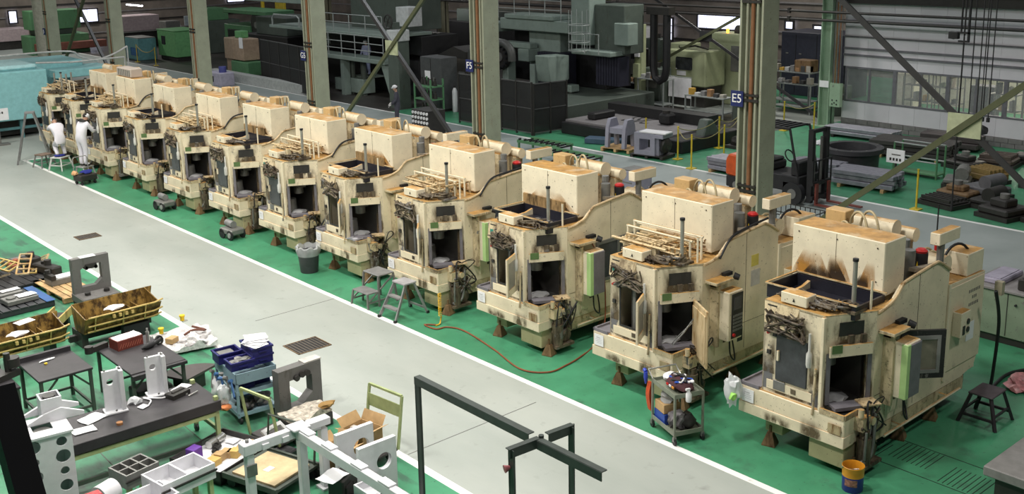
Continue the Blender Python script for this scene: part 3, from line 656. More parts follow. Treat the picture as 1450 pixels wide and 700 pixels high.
        P('loops', 'hose_loop', lambda: B().tube(arc((2.1, .95, 2.95), .2, 0, PI, 12, (.3, .95, 0), (0, 0, 1.6)), .02).tube(arc((2.25, .85, 2.95), .2, 0, PI, 12, (.3, .95, 0), (0, 0, 1.6)), .02).tube(arc((2.0, 1.12, 2.9), .13, 0, PI, 12, (.3, .95, 0), (0, 0, 1.6)), .018).mesh('hose_loop', worn('tan_hose', (.45, .37, .22), rustamt=.55)))
    else:
        P('openjunk', 'stripped_mechanism', lambda: rnd_pipes(33, 26, (.4, 1.9), (.0, 1.2), (2.3, 2.62), .03).blob((1.0, .7, 2.4), (.3, .3, .16), 5, .4).mesh('stripped_mechanism', oil))
        for dv, du in ((.5, .9), (.85, 1.2), (1.15, .7)): P('pole', 'grey_rod', None, loc=(du-.56, dv, -.1))
    P('mot1', 'spindle_motor', lambda: B().cyl((2.65, .66, 2.95), (2.65, 1.34, 2.95), .135, n=20).cyl((2.65, .62, 2.95), (2.65, .66, 2.95), .145, n=20).mesh('spindle_motor', cream()))
    P('mot2', 'feed_motor', lambda: B().cyl((2.95, .45, 2.83), (2.95, .95, 2.83), .11, n=18).mesh('feed_motor', cream()))
    P('motst', 'motor_stand', lambda: B().box(2.5, 2.8, .7, 1.3, 2.15, 2.84).box(2.85, 3.05, .55, .9, 2.15, 2.75).mesh('motor_stand', creamdirty()))
    P('mot3', 'lower_motor', lambda: B().cyl((3.15, .04, 2.40), (3.15, .5, 2.40), .14, n=20).cyl((3.15, .02, 2.4), (3.15, .04, 2.4), .15, n=20).box(3.05, 3.25, .1, .4, 2.15, 2.3).mesh('lower_motor', cream()))
    pm = P('blackm', 'black_motor', lambda: B().cyl((2.5, .12, 2.3), (2.5, .12, 2.72), .10, n=14).box(2.38, 2.62, 0, .24, 2.2, 2.32).mesh('black_motor', mblack()))
    P('redcap', 'red_cap', lambda: B().lathe([(.085, 0), (.095, .03), (.06, .06)], (2.5, .12, 2.72), 14).mesh('red_cap', redm), pm)
    P('ylab', 'yellow_label', lambda: B().prism([(.09, 2.46), (.15, 2.46), (.12, 2.6)], 2.39, 2.397, 'x').mesh('yellow_label', yel), pm)
    P('gearm', 'side_machinery', lambda: B().cyl((2.1, .1, 2.2), (2.1, .1, 2.85), .09, n=12).cyl((2.25, .25, 2.2), (2.25, .25, 2.95), .07, n=10).box(1.9, 2.3, .0, .4, 2.15, 2.35).mesh('side_machinery', mgrey()))
    P('cbox', 'post_box', lambda: B().box(2.78, 3.42, -.02, .14, 2.78, 2.97).mesh('post_box', creamclean(), .01))
    P('cboxp', 'box_post', lambda: B().cyl((2.98, .06, 2.2), (2.98, .06, 2.8), .05, .06, n=10).mesh('box_post', mgrey()))
    P('tray', 'cable_tray', lambda: B().beam((1.9, -.06, 2.62), (2.85, -.06, 2.5), .1, .05).mesh('cable_tray', worn('grimy_grey', (.3, .26, .2))))
    P('rbox', 'rear_box', lambda: B().box(3.5, 4.02, -.14, .26, 2.16, 2.52).mesh('rear_box', creamclean(), .01))
    P('rhose', 'arched_hose', lambda: B().tube(arc((3.62, .1, 2.3), .26, 0, PI, 12, (.9, -.4, 0), (0, 0, 1.25)), .022).mesh('arched_hose', mblack()))
    P('rhose2', 'tan_hose', lambda: B().tube(arc((3.4, .4, 2.3), .14, 0, PI, 10, (.9, -.4, 0), (0, 0, 1.3)), .022).tube(arc((3.5, .55, 2.3), .14, 0, PI, 10, (.9, -.4, 0), (0, 0, 1.3)), .022).mesh('tan_hose', worn('tan_hose', (.45, .37, .22))))
    P('rpipe', 'cable_run', lambda: B().tube(smooth_path([(1.2, -.2, 2.3), (1.5, -.2, 2.6), (2.0, -.15, 2.66), (2.6, -.12, 2.7)], 5), .02).mesh('cable_run', mblack())) if i % 2 else None
    return t
def slab_on_chamfer(s0, s1, z0, z1, d0, d1):
    """box lying on the angled front wall: s along the wall, d outwards"""
    a = Vector((.1, .2)); b = Vector((.8, -.17)); d = (b-a).normalized(); n = Vector((d.y, -d.x))
    q = []
    for z in (z0, z1):
        for s, dd in ((s0, d1), (s1, d1), (s1, d0), (s0, d0)):
            p = a+d*s+n*dd; q.append((p.x, p.y, z))
    return q, [(3,2,1,0),(4,5,6,7),(0,1,5,4),(1,2,6,5),(2,3,7,6),(3,0,4,7)]
def key_rows():
    b = B()
    for r in range(5):
        for c in range(6): b.box(1.15+.042*c, 1.18+.042*c, -.542, -.535, 1.14+.06*r, 1.18+.06*r)
    return b
def stencil():
    b = B()
    for r, (x0, n) in enumerate(((3.5, 7), (3.62, 3), (3.52, 6))):
        for k in range(n): b.box(x0+.055*k, x0+.055*k+.03, -.193, -.19, 1.9-.11*r, 1.95-.11*r)
    return b
def valves(seed):
    rr = random.Random(seed); b = B()
    for _ in range(16):
        u = rr.uniform(.4, 1.1); v = rr.uniform(.05, 1.35); h = rr.uniform(.1, .3)
        if rr.random() < .5: b.cyl((u, v, 2.3), (u, v, 2.3+h), rr.uniform(.025, .05), n=8)
        else: b.box(u-.05, u+.05, v-.04, v+.04, 2.3, 2.3+h*.8)
    return b
YB = [7.41, 10.48, 13.6, 16.59, 19.51, 22.25, 25.05, 27.95, 31.0, 34.0, 36.45, 38.85]
CFG = [
 ('nearest cream machine tool, blue pail at its corner and framed side window swung open', True, 'shut', False, 'grey', 'frame'),
 ('second nearest cream machine tool, behind the loaded tool cart, with a rust-stained hatch swung open', False, 'open', True, 'keys', None),
 ('third nearest cream machine tool, red hose at its side, paired dark side windows', True, 'open', False, 'grey', 'window'),
 ('fourth nearest cream machine tool, yellow coil hose and aluminium steps at its front', False, 'ajar', False, 'grey', 'louver'),
 ('fifth nearest cream machine tool, right of the lined rubbish bin', True, 'ajar', False, 'grey', None),
 ('sixth nearest cream machine tool, just left of the lined rubbish bin', False, 'shut', False, 'keys', None),
 ('seventh nearest cream machine tool, with the low trolley beneath its front edge', True, 'shut', False, 'grey', None),
 ('eighth nearest cream machine tool, in front of the column with the white notice', False, 'shut', False, 'grey', None),
 ('ninth nearest cream machine tool, with the wheeled unit at its foot', True, 'shut', False, 'keys', None),
 ('tenth nearest cream machine tool, with the grey slatted unit on top of its tank', False, 'shut', False, 'grey', None),
 ('eleventh nearest cream machine tool, right beside the standing person in white', True, 'shut', False, 'grey', None),
 ('farthest cream machine tool, without a tank on top, beside the seated person in white', False, 'shut', False, 'keys', None)]
MACH = [make_machine(i, yb, *c, tank=(i != 11)) for i, (yb, c) in enumerate(zip(YB, CFG))]
def stain_mat(name, col, lo, hi, sc):
    m, nt, p = _nodes(name); p.inputs['Base Color'].default_value = (*col, 1); p.inputs['Roughness'].default_value = .6
    tc = nt.nodes.new('ShaderNodeTexCoord'); g = nt.nodes.new('ShaderNodeSeparateXYZ'); nt.links.new(tc.outputs['Generated'], g.inputs[0])
    def mr(s, a, b):
        r = nt.nodes.new('ShaderNodeMapRange'); r.inputs[1].default_value = a; r.inputs[2].default_value = b; nt.links.new(s, r.inputs[0]); return r.outputs[0]
    def mul(a, b):
        n = nt.nodes.new('ShaderNodeMath'); n.operation = 'MULTIPLY'; nt.links.new(a, n.inputs[0]); nt.links.new(b, n.inputs[1]); return n.outputs[0]
    f = mul(mr(g.outputs[2], 1.0, .35), _noise(nt, _coord(nt, (1, 1, .5)), sc, lo, hi, 6.0))
    f = mul(f, mul(mr(g.outputs[1], .0, .2), mr(g.outputs[1], 1.0, .8)))
    nt.links.new(f, p.inputs['Alpha']); return m
burn = stain_mat('burnt_oil_stain', (.03, .016, .006), .25, .5, 5.0); amb = stain_mat('amber_oil_stain', (.40, .19, .03), .3, .6, 4.0)
def stain(mach, v0, v1, z0, z1, lean, m, u=1.226):
    k = (v1-v0)*.3
    return B().add([(u, v0, z0), (u, v1, z0), (u, v1-k+lean, z1), (u, v0+k+lean, z1)], [(3, 2, 1, 0)]).build('stain', m, mach)
for v0, v1, h, l, m, u in ((.85, 1.53, .40, .0, amb, 1.2255), (.5, .95, .42, .05, amb, 1.2253), (.12, .42, .42, -.06, amb, 1.2254), (.55, .88, .36, .14, burn, 1.2245), (.78, 1.35, .2, 0, burn, 1.2243), (.22, .48, .22, -.04, burn, 1.2242)):
    stain(MACH[0], v0, v1, 2.40, 2.40+h, l, m, u)
for k in (2, 4, 6, 8, 10): stain(MACH[k], .1, 1.4, 2.4, 2.62, 0, burn, 1.2242); stain(MACH[k], .0, 1.5, 2.4, 2.75, 0, amb, 1.2254)
for k in (1, 3, 5, 7, 9): stain(MACH[k], .0, 1.5, 2.36, 2.6, 0, amb, 1.2254)


# worn and smeared patches on the fronts
gpat = stain_mat('bared_grey_patch', (.15, .15, .16), .40, .48, 5.0); smear = stain_mat('brown_smear', (.10, .07, .035), .38, .6, 6.0)
def stain_front(mach, v0, v1, z0, z1, m, d=.0982):
    return B().add([(d, v0, z0), (d, v1, z0), (d, v1, z1), (d, v0, z1)], [(3, 2, 1, 0)]).build('stain', m, mach)
def stain_angle(mach, s0, s1, z0, z1, m, dd=.0018):
    q, f = slab_on_chamfer(s0, s1, z0, z1, 0, dd); return B().add([q[0], q[1], q[5], q[4]], [(0, 1, 2, 3)]).build('stain', m, mach)
rs = random.Random(77)
for k, mc in enumerate(MACH):
    stain_front(mc, 1.0, 1.2, .95, 1.55, gpat); stain_front(mc, .98, 1.2, 1.2, 1.9, smear, .0978)
    stain_front(mc, .22, .44, .92, rs.uniform(1.5, 2.0), smear); stain_front(mc, .22, .40, .92, rs.uniform(1.1, 1.5), gpat, .0976)
    stain_front(mc, .45, 1.0, 1.83, 2.15, smear, .0975); stain_front(mc, .4, 1.1, .92, 1.13, smear, .0973 if k else .0972)
    stain_angle(mc, .0, .12, .95, rs.uniform(1.5, 2.2), smear); stain_angle(mc, .62, .79, .95, rs.uniform(1.4, 2.0), smear); stain_angle(mc, .1, .7, 1.86, 2.26, smear, .0016)
    stain_front(mc, .1, .5, .48, .75, smear, .0335); stain_front(mc, rs.uniform(.6, .8), rs.uniform(1.0, 1.3), .48, .62, smear, .0337)

# ================================================================== PEOPLE
def skin_body(name, pts, edges, radii, m, parent=None, root=0, levels=2):
    me = bpy.data.meshes.new(name); me.from_pydata(pts, edges, []); o = bpy.data.objects.new(name, me); COL.objects.link(o)
    md = o.modifiers.new('skin', 'SKIN'); md.use_smooth_shade = True
    sv = me.skin_vertices[0].data
    for k, r in enumerate(radii): sv[k].radius = (r, r) if not isinstance(r, tuple) else r; sv[k].use_root = (k == root)
    s = o.modifiers.new('sub', 'SUBSURF'); s.levels = levels; s.render_levels = levels
    dg = bpy.context.evaluated_depsgraph_get(); dg.update()
    m2 = bpy.data.meshes.new_from_object(o.evaluated_get(dg)); bpy.data.objects.remove(o)
    m2.materials.clear(); m2.materials.append(m)
    for p in m2.polygons: p.use_smooth = True
    return put(name, m2, parent)
coverall = plain('white_coverall', (0.70, 0.68, 0.74), 0.85, var=.05, scale=3)
skinm = plain('skin', (0.52, 0.31, 0.22), 0.6, var=.04); hairm = plain('dark_hair', (0.02, 0.016, 0.014), 0.7)
def person(label, loc, rz, J, cap=None, suit=coverall, collar=None, shoes=None, group=None):
    """J: joint positions in local space, +x is forward"""
    t = thing('person', label, 'person', loc, rz)
    P = ['pel', 'waist', 'chest', 'neck', 'shL', 'elL', 'wrL', 'shR', 'elR', 'wrR', 'hipL', 'knL', 'anL', 'toL', 'hipR', 'knR', 'anR', 'toR']
    R = [.165, .15, .17, .06, .085, .06, .045, .085, .06, .045, .115, .085, .062, .045, .115, .085, .062, .045]
    E = [(0,1),(1,2),(2,3),(2,4),(4,5),(5,6),(2,7),(7,8),(8,9),(0,10),(10,11),(11,12),(12,13),(0,14),(14,15),(15,16),(16,17)]
    skin_body('coverall', [J[p] for p in P], E, R, suit, t)
    h = Vector(J['head']); n = Vector(J['neck']); d = (h-n).normalized(); f = Vector(J.get('look', (1, 0, -.2))).normalized()
    hb = B().blob(tuple(h), (.085, .078, .115), 1, .02, 3)
    side = d.cross(f).normalized(); f = side.cross(d).normalized()
    hb.cyl(n, h, .048, n=12)
    hb.blob(tuple(h+f*.088-d*.012), (.018, .016, .026), 2, .05, 1)                       # nose
    for s in (-1, 1): hb.blob(tuple(h+side*.078*s-d*.01), (.018, .012, .03), 3, .05, 1)   # ears
    hd = hb.build('head', skinm, t)
    fb = B()
    for s in (-1, 1): fb.blob(tuple(h+f*.078+side*.032*s+d*.012), (.012, .012, .008), 1, 0, 1)
    fb.build('eyes', hairm, hd)
    B().blob(tuple(h+f*.076-d*.055), (.012, .024, .006), 1, 0, 1).build('mouth', plain('lip', (.35, .14, .12), .5), hd)
    B().blob(tuple(h+d*.03-f*.022), (.09, .085, .105), 5, .03, 2).build('hair', hairm, hd)
    if cap:
        c = B(); q = h+d*.055
        c.blob(tuple(q), (.115, .105, .085), 7, .02, 2); c.blob(tuple(q+f*.09-d*.02), (.07, .075, .012), 2, .0, 2)
        c.build('cap', cap, t)
    if collar: B().tube(arc(n-d*.02, .115, 0, 2*PI, 14, tuple(f), tuple(side))[:-1], .045, closed=True).build('dark_collar', collar, t)
    for s in 'LR':
        w = Vector(J['wr'+s]); e = Vector(J['el'+s]); a = (w-e).normalized(); sd = a.cross(Vector((0, 0, 1)))
        sd = sd.normalized() if sd.length > .1 else Vector((0, 1, 0)); up = sd.cross(a)
        pts = [w, w+a*.05, w+a*.10]; ed = [(0, 1), (1, 2)]; rad = [.028, .034, .03]
        for k in range(4):
            b0 = w+a*.10+sd*(.027-.018*k); L = (.075, .085, .08, .06)[k]; i = len(pts)
            pts += [b0+a*.005, b0+a*L*.5-up*.008, b0+a*L-up*.03]; ed += [(2, i), (i, i+1), (i+1, i+2)]; rad += [.010, .009, .008]
        i = len(pts); pts += [w+a*.05+sd*.035, w+a*.085+sd*.055-up*.01]; ed += [(1, i), (i, i+1)]; rad += [.012, .009]
        skin_body('hand', [tuple(p) for p in pts], ed, rad, plain('white_glove', (.62, .6, .6), .8), t, 0, 1)
        an = Vector(J['an'+s]); to = Vector(J['to'+s])
        m = (an+to)/2; B().blob(tuple(m-Vector((0, 0, .025))), (.13, .05, .055), 3, .04, 2).build('shoe', shoes or mdark(), t)
    return t
capw = plain('white_cap', (.75, .75, .78), .7)
J1 = dict(pel=(-.02, 0, .90), waist=(.0, 0, 1.03), chest=(.08, 0, 1.28), neck=(.15, 0, 1.44), head=(.24, 0, 1.55), look=(1, 0, -.5),
          shL=(.12, .19, 1.36), elL=(.32, .24, 1.16), wrL=(.50, .14, 1.16), shR=(.12, -.19, 1.36), elR=(.28, -.24, 1.12), wrR=(.48, -.12, 1.08),
          hipL=(-.02, .10, .84), knL=(.02, .10, .48), anL=(-.03, .10, .09), toL=(.12, .11, .05), hipR=(-.02, -.10, .84), knR=(.03, -.10, .48), anR=(-.03, -.10, .09), toR=(.12, -.11, .05))
person('person standing on a low step in a white coverall and cap, facing a cream machine', (11.75, 34.55, .47), 0.35, J1, capw, collar=mdark())
J2 = dict(pel=(-.12, 0, .56), waist=(.0, 0, .70), chest=(.20, 0, .92), neck=(.33, 0, 1.05), head=(.44, 0, 1.12), look=(1, 0, -.3),
          shL=(.24, .19, .99), elL=(.44, .22, .86), wrL=(.62, .14, .92), shR=(.24, -.19, .99), elR=(.42, -.22, .82), wrR=(.60, -.12, .86),
          hipL=(-.10, .10, .50), knL=(.22, .13, .34), anL=(-.02, .12, .06), toL=(.13, .12, .04), hipR=(-.10, -.10, .50), knR=(.2, -.13, .32), anR=(-.04, -.12, .06), toR=(.11, -.12, .04))
person('person crouching on a stool in a white coverall, reaching into the farthest cream machine', (11.8, 36.85, .48), 1.5, J2, capw)

# step platforms the two stand on, the cart between them, the tall ladder
alum = plain('aluminium', (.40, .40, .39), .4, .5); alud = plain('dull_aluminium', (.27, .27, .27), .5, .4)
def step_stand(label, loc, rz, w, d, h, m, top=None, group=None):
    t = thing('step_stool', label, 'step stool', loc, rz, group)
    B().box(-w/2, w/2, -d/2, d/2, h-.035, h).build('step_top', top or m, t, .006)
    for sx in (-1, 1):
        for sy in (-1, 1): B().beam((sx*(w/2+.06), sy*(d/2+.05), 0), (sx*(w/2-.04), sy*(d/2-.03), h-.03), .035, .05).build('leg', m, t)
    for sy in (-1, 1): B().beam((-(w/2+.03), sy*(d/2+.02), h*.4), (w/2+.03, sy*(d/2+.02), h*.4), .03, .03).build('stretcher', m, t)
    for sx in (-1, 1): B().beam((sx*(w/2+.03), -(d/2+.02), h*.4), (sx*(w/2+.03), d/2+.02, h*.4), .03, .03).build('stretcher', m, t)
    return t
s = step_stand('pale metal step stool under the standing person in white', (11.75, 34.55, 0), .35, .42, .38, .47, alum)
s = step_stand('white framed step stool with a blue cushion below the crouching person', (11.75, 36.85, 0), .6, .5, .42, .455, plain('pale_frame', (.6, .6, .58), .5))
B().blob((0, 0, .495), (.2, .18, .025), 4, .1, 2).build('cushion', plain('blue_cushion', (.02, .03, .25), .8), s)
step_stand('dark low work chair beside the crouching person in white', (11.5, 37.75, 0), .3, .45, .4, .45, mgrey(), plain('brown_seat', (.18, .13, .1), .8))
t = thing('tool_cart', 'small dark cart with a hoop handle in front of the standing person in white', 'cart', (11.55, 34.0, 0), .2)
B().box(-.3, .3, -.22, .22, .12, .32).build('tub', mdark(), t, .03)
B().tube([(-.25, .2, .3), (-.25, .22, .8), (-.2, .22, .86), (.2, .22, .86), (.25, .22, .8), (.25, .2, .3)], .015).build('handle', alum, t)
for x in (-.22, .22):
    for y in (-.16, .16): B().cyl((x-.02, y, .06), (x+.02, y, .06), .06).build('wheel', mblack(), t)
tag(B().blob((0, 0, 0), (.2, .14, .06), 5, .3).build('cloth_bundle', plain('blue_cloth', (.02, .03, .22), .9), loc=(11.6, 34.05, .38)), 'blue and white cloth bundle on the small dark cart', 'cloth')
tag(B().blob((0, 0, 0), (.1, .09, .08), 6, .2).build('orange_bag', plain('orange_pack', (.7, .4, .2), .7), loc=(11.25, 34.05, .38)), 'small orange pack at the left end of the small dark cart', 'bag')
t = thing('step_ladder', 'tall grey A-frame step ladder on the aisle corner, left of the people in white', 'ladder', (11.55, 38.9, 0), -.35)
for sx in (-1, 1):
    for sy in (-1, 1): B().beam((sx*.55, sy*.4, 0), (sx*.12, sy*.2, 1.75), .035, .06).build('rail', alud, t)
    for k in range(1, 6):
        f = k/6.0; x = sx*(.55-.43*f); y = .4-.2*f
        B().beam((x, -y, 1.75*f), (x, y, 1.75*f), .06, .025).build('rung', alud, t)
B().box(-.16, .16, -.2, .2, 1.74, 1.78).build('top_step', alud, t)

# ================================================================== ALONG THE ROW
t = thing('rubbish_bin', 'dark tapered rubbish bin with a clear plastic liner on the green floor', 'bin', (11.9, 20.85, 0))
B().lathe([(.20, 0), (.205, .02), (.25, .5), (.265, .52), (.255, .53), (.24, .5), (.19, .03)], n=24).build('bin_body', plain('charcoal_plastic', (.05, .05, .055), .5), t)
lb = B(); 
q = []; nn = 28
for r, z, a in ((.25, .40, 0), (.275, .5, .012), (.285, .60, .03), (.25, .62, .03), (.225, .5, .01)):
    for k in range(nn): th = 2*PI*k/nn; rr = r+a*math.sin(k*2.4+z*20); q.append((rr*math.cos(th), rr*math.sin(th), z+a*math.sin(k*1.7)))
lb.add(q, [(i*nn+k, i*nn+(k+1) % nn, (i+1)*nn+(k+1) % nn, (i+1)*nn+k) for i in range(4) for k in range(nn)])
lb.build('liner', plain('clear_liner', (.55, .57, .58), .3, alpha=.55), t)
# aluminium steps in front of the fourth machine
t = thing('step_ladder', 'aluminium two-step folding ladder in front of the fourth nearest machine', 'ladder', (11.83, 16.95, 0), 0.05)
for sy in (-1, 1):
    B().beam((-.48, sy*.26, 0), (-.12, sy*.17, .68), .03, .06).build('rail', alud, t); B().beam((.34, sy*.28, 0), (.1, sy*.17, .68), .03, .05).build('rail', alud, t)
    for x, y in ((-.48, .26), (.34, .28)): B().box(x-.03, x+.03, sy*y-.025, sy*y+.025, 0, .05).build('foot_cap', mblack(), t)
for f in (.33, .64): B().box(-.48+.36*f-.06, -.48+.36*f+.06, -.24+.08*f, .24-.08*f, .68*f-.015, .68*f+.015).build('step', alud, t)
B().beam((.3, -.26, .12), (.3, .26, .12), .025, .04).build('crossbar', alud, t)
B().box(-.17, .15, -.2, .2, .68, .715).build('top_step', plain('worn_step_top', (.33, .32, .33), .6), t, .006)
t = thing('work_platform', 'low grey two-level work platform left of the folding ladder', 'platform', (11.83, 18.0, 0), 0.05)
for x0, x1, z in ((-.42, -.12, .33), (-.12, .28, .66)):
    B().box(x0, x1, -.27, .27, z-.03, z).build('tread', alud, t, .005)
for x, z in ((-.41, .3), (-.12, .63), (.27, .63)):
    for sy in (-1, 1): B().beam((x-.03 if x < 0 else x+.05, sy*.29, 0), (x, sy*.25, z), .03, .04).build('leg', mgrey(), t)
for sy in (-1, 1): B().beam((-.42, sy*.27, .12), (.3, sy*.27, .12), .025, .03).build('stretcher', mgrey(), t); B().beam((-.4, sy*.27, .14), (.26, sy*.26, .6), .025, .03).build('diagonal', mgrey(), t)
# yellow coil hose and the red air hose on the floor
hs = []
for k in range(13*10):
    a = 2*PI*k/10; hs.append((.03*math.cos(a), .03*math.sin(a), .62-.47*k/130))
o = B().tube(hs, .009, 5).tube(smooth_path([(0.03, 0, .16), (0, .0, .05), (-.06, -.05, .02), (-.16, -.06, .015)], 5), .014).build('coil_hose', plain('yellow_hose', (.72, .42, .02), .4), loc=(12.0, 16.02, 0))
tag(o, 'yellow coiled air hose hanging at the front of the fourth nearest machine', 'hose')
pts = smooth_path([(11.86, 15.98, .02), (11.7, 16.15, .02), (11.72, 15.8, .02), (11.95, 15.72, .02), (12.05, 15.3, .02), (11.85, 14.2, .02), (11.60, 13.2, .02), (11.85, 12.75, .02), (12.3, 12.75, .02), (12.75, 12.85, .02), (13.3, 13.05, .02), (13.75, 13.2, .3), (13.85, 13.33, 1.3), (13.6, 13.40, 1.9)], 8)
tag(B().tube(pts, .014, 6).build('air_hose', plain('dark_red_hose', (.25, .07, .03), .5)), 'dark red air hose looping over the green floor to the third machine', 'hose')
# low black wheeled units under the front edges
for x, y, z, lab in ((11.95, 28.9, 0, 'dark grey wheeled unit on the green floor at the ninth machine'), (11.95, 24.75, 0, 'low grey trolley under the front edge of the seventh machine')):
    t = thing('wheeled_unit', lab, 'trolley', (x, y, 0), .1)
    B().box(-.2, .2, -.28, .28, .12, .28).build('housing', mgrey(), t, .03)
    for sx in (-1, 1): B().cyl((sx*.2, -.18, .13), (sx*.16, -.18, .13), .13).cyl((sx*.2, .18, .13), (sx*.16, .18, .13), .13).build('wheels', mblack(), t)
    B().cyl((-.22, -.18, .13), (-.2, -.18, .13), .07).build('hub', alum, t)
    o = B().cyl((0, -.1, 0), (0, .25, 0), .09).build('grey_roll', alud, loc=(x, y, .37)); tag(o, 'grey roll lying on ' + ('the wheeled unit at the ninth machine' if y > 27 else 'the low trolley at the seventh machine'), 'roll')
# grey slatted unit lying on the tenth tank, bags and cups left on machines
t = thing('slatted_unit', 'pale grey slatted unit lying on the tank of the tenth machine', 'unit', (13.7, 35.0, 3.16), 0)
B().box(-.2, .2, -.6, .6, 0, .28).build('casing', worn('pale_pink_grey', (.5, .43, .37)), t, .02)
for k in range(7): B().box(-.215, -.2, -.52+.15*k, -.46+.15*k, .04, .24).build('slat', mgrey(), t)
plb = plain('clear_white_plastic', (.72, .74, .76), .3, alpha=.75)
o = B().blob((0, 0, 0), (.09, .13, .24), 4, .35, 3).build('plastic_bag', plb, loc=(12.12, 9.0, .84)); tag(o, 'white plastic bag hanging at the left front corner of the nearest machine', 'bag')
B().blob((-.07, -.06, -.08), (.05, .05, .07), 2, .3).build('green_cloth', plain('lime_cloth', (.35, .7, .15), .7), o)
o = B().cloth(-.14, .14, -.16, .16, 0, .05, 2).build('grey_cloth', plain('grey_rag', (.42, .41, .45), .9), loc=(12.36, 19.55, .97)); tag(o, 'crumpled grey cloth on the basin rim of the fifth machine', 'cloth')

# loaded tool cart in front of the second machine
frg = plain('grey_green_frame', (.20, .22, .17), .5)
t = thing('tool_cart', 'grey two-shelf tool cart heaped with bags in front of the second machine', 'cart', (11.72, 9.72, 0), -.35)
cw, cd, ch = .34, .24, .76
for sx in (-1, 1):
    for sy in (-1, 1):
        B().beam((sx*cd, sy*cw, .12), (sx*cd, sy*cw, ch+.04), .03, .03).build('post', frg, t)
        c = B().cyl((sx*cd-.015, sy*cw, .055), (sx*cd+.015, sy*cw, .055), .055, n=12).build('caster', mblack(), t)
        B().box(sx*cd-.025, sx*cd+.025, sy*cw-.02, sy*cw+.02, .06, .13).build('fork', mgrey(), c)
for z in (.16, ch):
    B().box(-cd, cd, -cw, cw, z-.02, z).box(-cd-.01, -cd, -cw, cw, z-.02, z+.05).box(cd, cd+.01, -cw, cw, z-.02, z+.05).box(-cd, cd, -cw-.01, -cw, z-.02, z+.05).box(-cd, cd, cw, cw+.01, z-.02, z+.05).build('shelf', frg, t)
B().tube([(-cd, cw, .8), (-cd, cw+.14, .9), (cd, cw+.14, .9), (cd, cw, .8)], .014).build('handle', mchrome(), t)
ca, sa = math.cos(-.35), math.sin(-.35)
def oncart(x, y, z): return (11.72+x*ca-y*sa, 9.72+x*sa+y*ca, z)
def cartitem(name, b, m, p, lab, cat, rz=-.35): return tag(b.build(name, m, loc=oncart(*p), rz=rz), lab, cat)
t2 = thing('tool_bag', 'dark maroon tool bag with cables lying on top of the loaded tool cart', 'bag', oncart(0, -.06, .765), -.35)
B().blob((0, 0, .08), (.17, .27, .085), 3, .12, 3).build('bag_body', plain('maroon_fabric', (.06, .02, .025), .85), t2)
hb_ = hoses(7, 5, (-.14, .14), (-.2, .2), (.12, .2), .014); hb_.build('cables', mblack(), t2)
hoses(8, 2, (-.14, .14), (-.2, .2), (.12, .2), .012).build('blue_cable', plain('blue_cable', (.03, .1, .5), .5), t2)
hoses(9, 2, (-.14, .14), (-.2, .2), (.12, .2), .015).build('white_cable', mwhite(), t2)
for k, (y, m_) in enumerate(((.06, redm), (-.02, mwhite()), (-.10, plain('orange_tag', (.7, .3, .05), .6)))): B().box(-.185, -.17, y-.03, y+.03, .06, .09).build('tag', m_, t2)
cartitem('white_pouch', B().blob((0, 0, .06), (.12, .09, .07), 8, .2), mwhite(), (.02, .26, .77), 'white pouch at the left end of the loaded cart top', 'bag')
t2 = thing('spray_bottle', 'white pump bottle at the right end of the loaded cart top', 'bottle', oncart(-.05, -.41, .70), -.35)
B().lathe([(.04, 0), (.045, .02), (.045, .12), (.02, .16), (.018, .18)], n=14).build('bottle', mwhite(), t2); B().box(-.05, .02, -.015, .015, .18, .21).build('pump_head', mwhite(), t2)
cartitem('cardboard_box', B().box(-.14, .14, -.14, .14, 0, .14), mcard(), (-.08, .16, .34), 'small brown cardboard box on the blue case in the loaded cart', 'box')
o = cartitem('blue_case', B().box(-.15, .15, -.16, .16, 0, .165), plain('blue_plastic', (.02, .06, .32), .4), (-.07, .16, .165), 'blue plastic case on the lower shelf of the loaded cart', 'case')
cartitem('grey_rag', B().blob((0, 0, .05), (.13, .12, .09), 12, .3), plain('pale_grey_rag', (.4, .4, .4), .9), (-.06, .17, .49), 'pale grey rag pressed on the cardboard box in the loaded cart', 'rag')
cartitem('rag_heap', B().blob((0, 0, .11), (.15, .14, .14), 15, .3, 3), plain('black_white_rag', (.16, .15, .16), .9, var=.55, scale=9), (-.05, -.10, .17), 'heap of black and white rags on the lower shelf of the loaded cart', 'rag')
cartitem('dark_bag', B().blob((0, 0, .1), (.13, .12, .13), 18, .25), mdark(), (.08, -.16, .17), 'dark bag at the back of the lower shelf of the loaded cart', 'bag')
b_ = B()
for k in range(5): b_.tube(smooth_path([(0, .02*k, .0), (-.03, .02*k+.01, -.2), (0, .02*k-.02, -.45), (.03, .02*k+.01, -.25), (.02, .02*k, 0)], 4), .011)
cartitem('cable_coil', b_, plain('orange_red_cable', (.62, .10, .03), .5), (-.24, .40, .70), 'coil of orange-red cable hanging on the left end of the loaded cart', 'cable')
cartitem('blue_grip', B().cyl((0, 0, 0), (0, .05, .02), .03).lathe([(.01, -.2), (.035, -.1), (.03, 0)], n=10), plain('blue_grip', (.03, .06, .45), .4), (-.3, .46, .88), 'blue grip of a brush hanging on the left end of the loaded cart', 'brush')

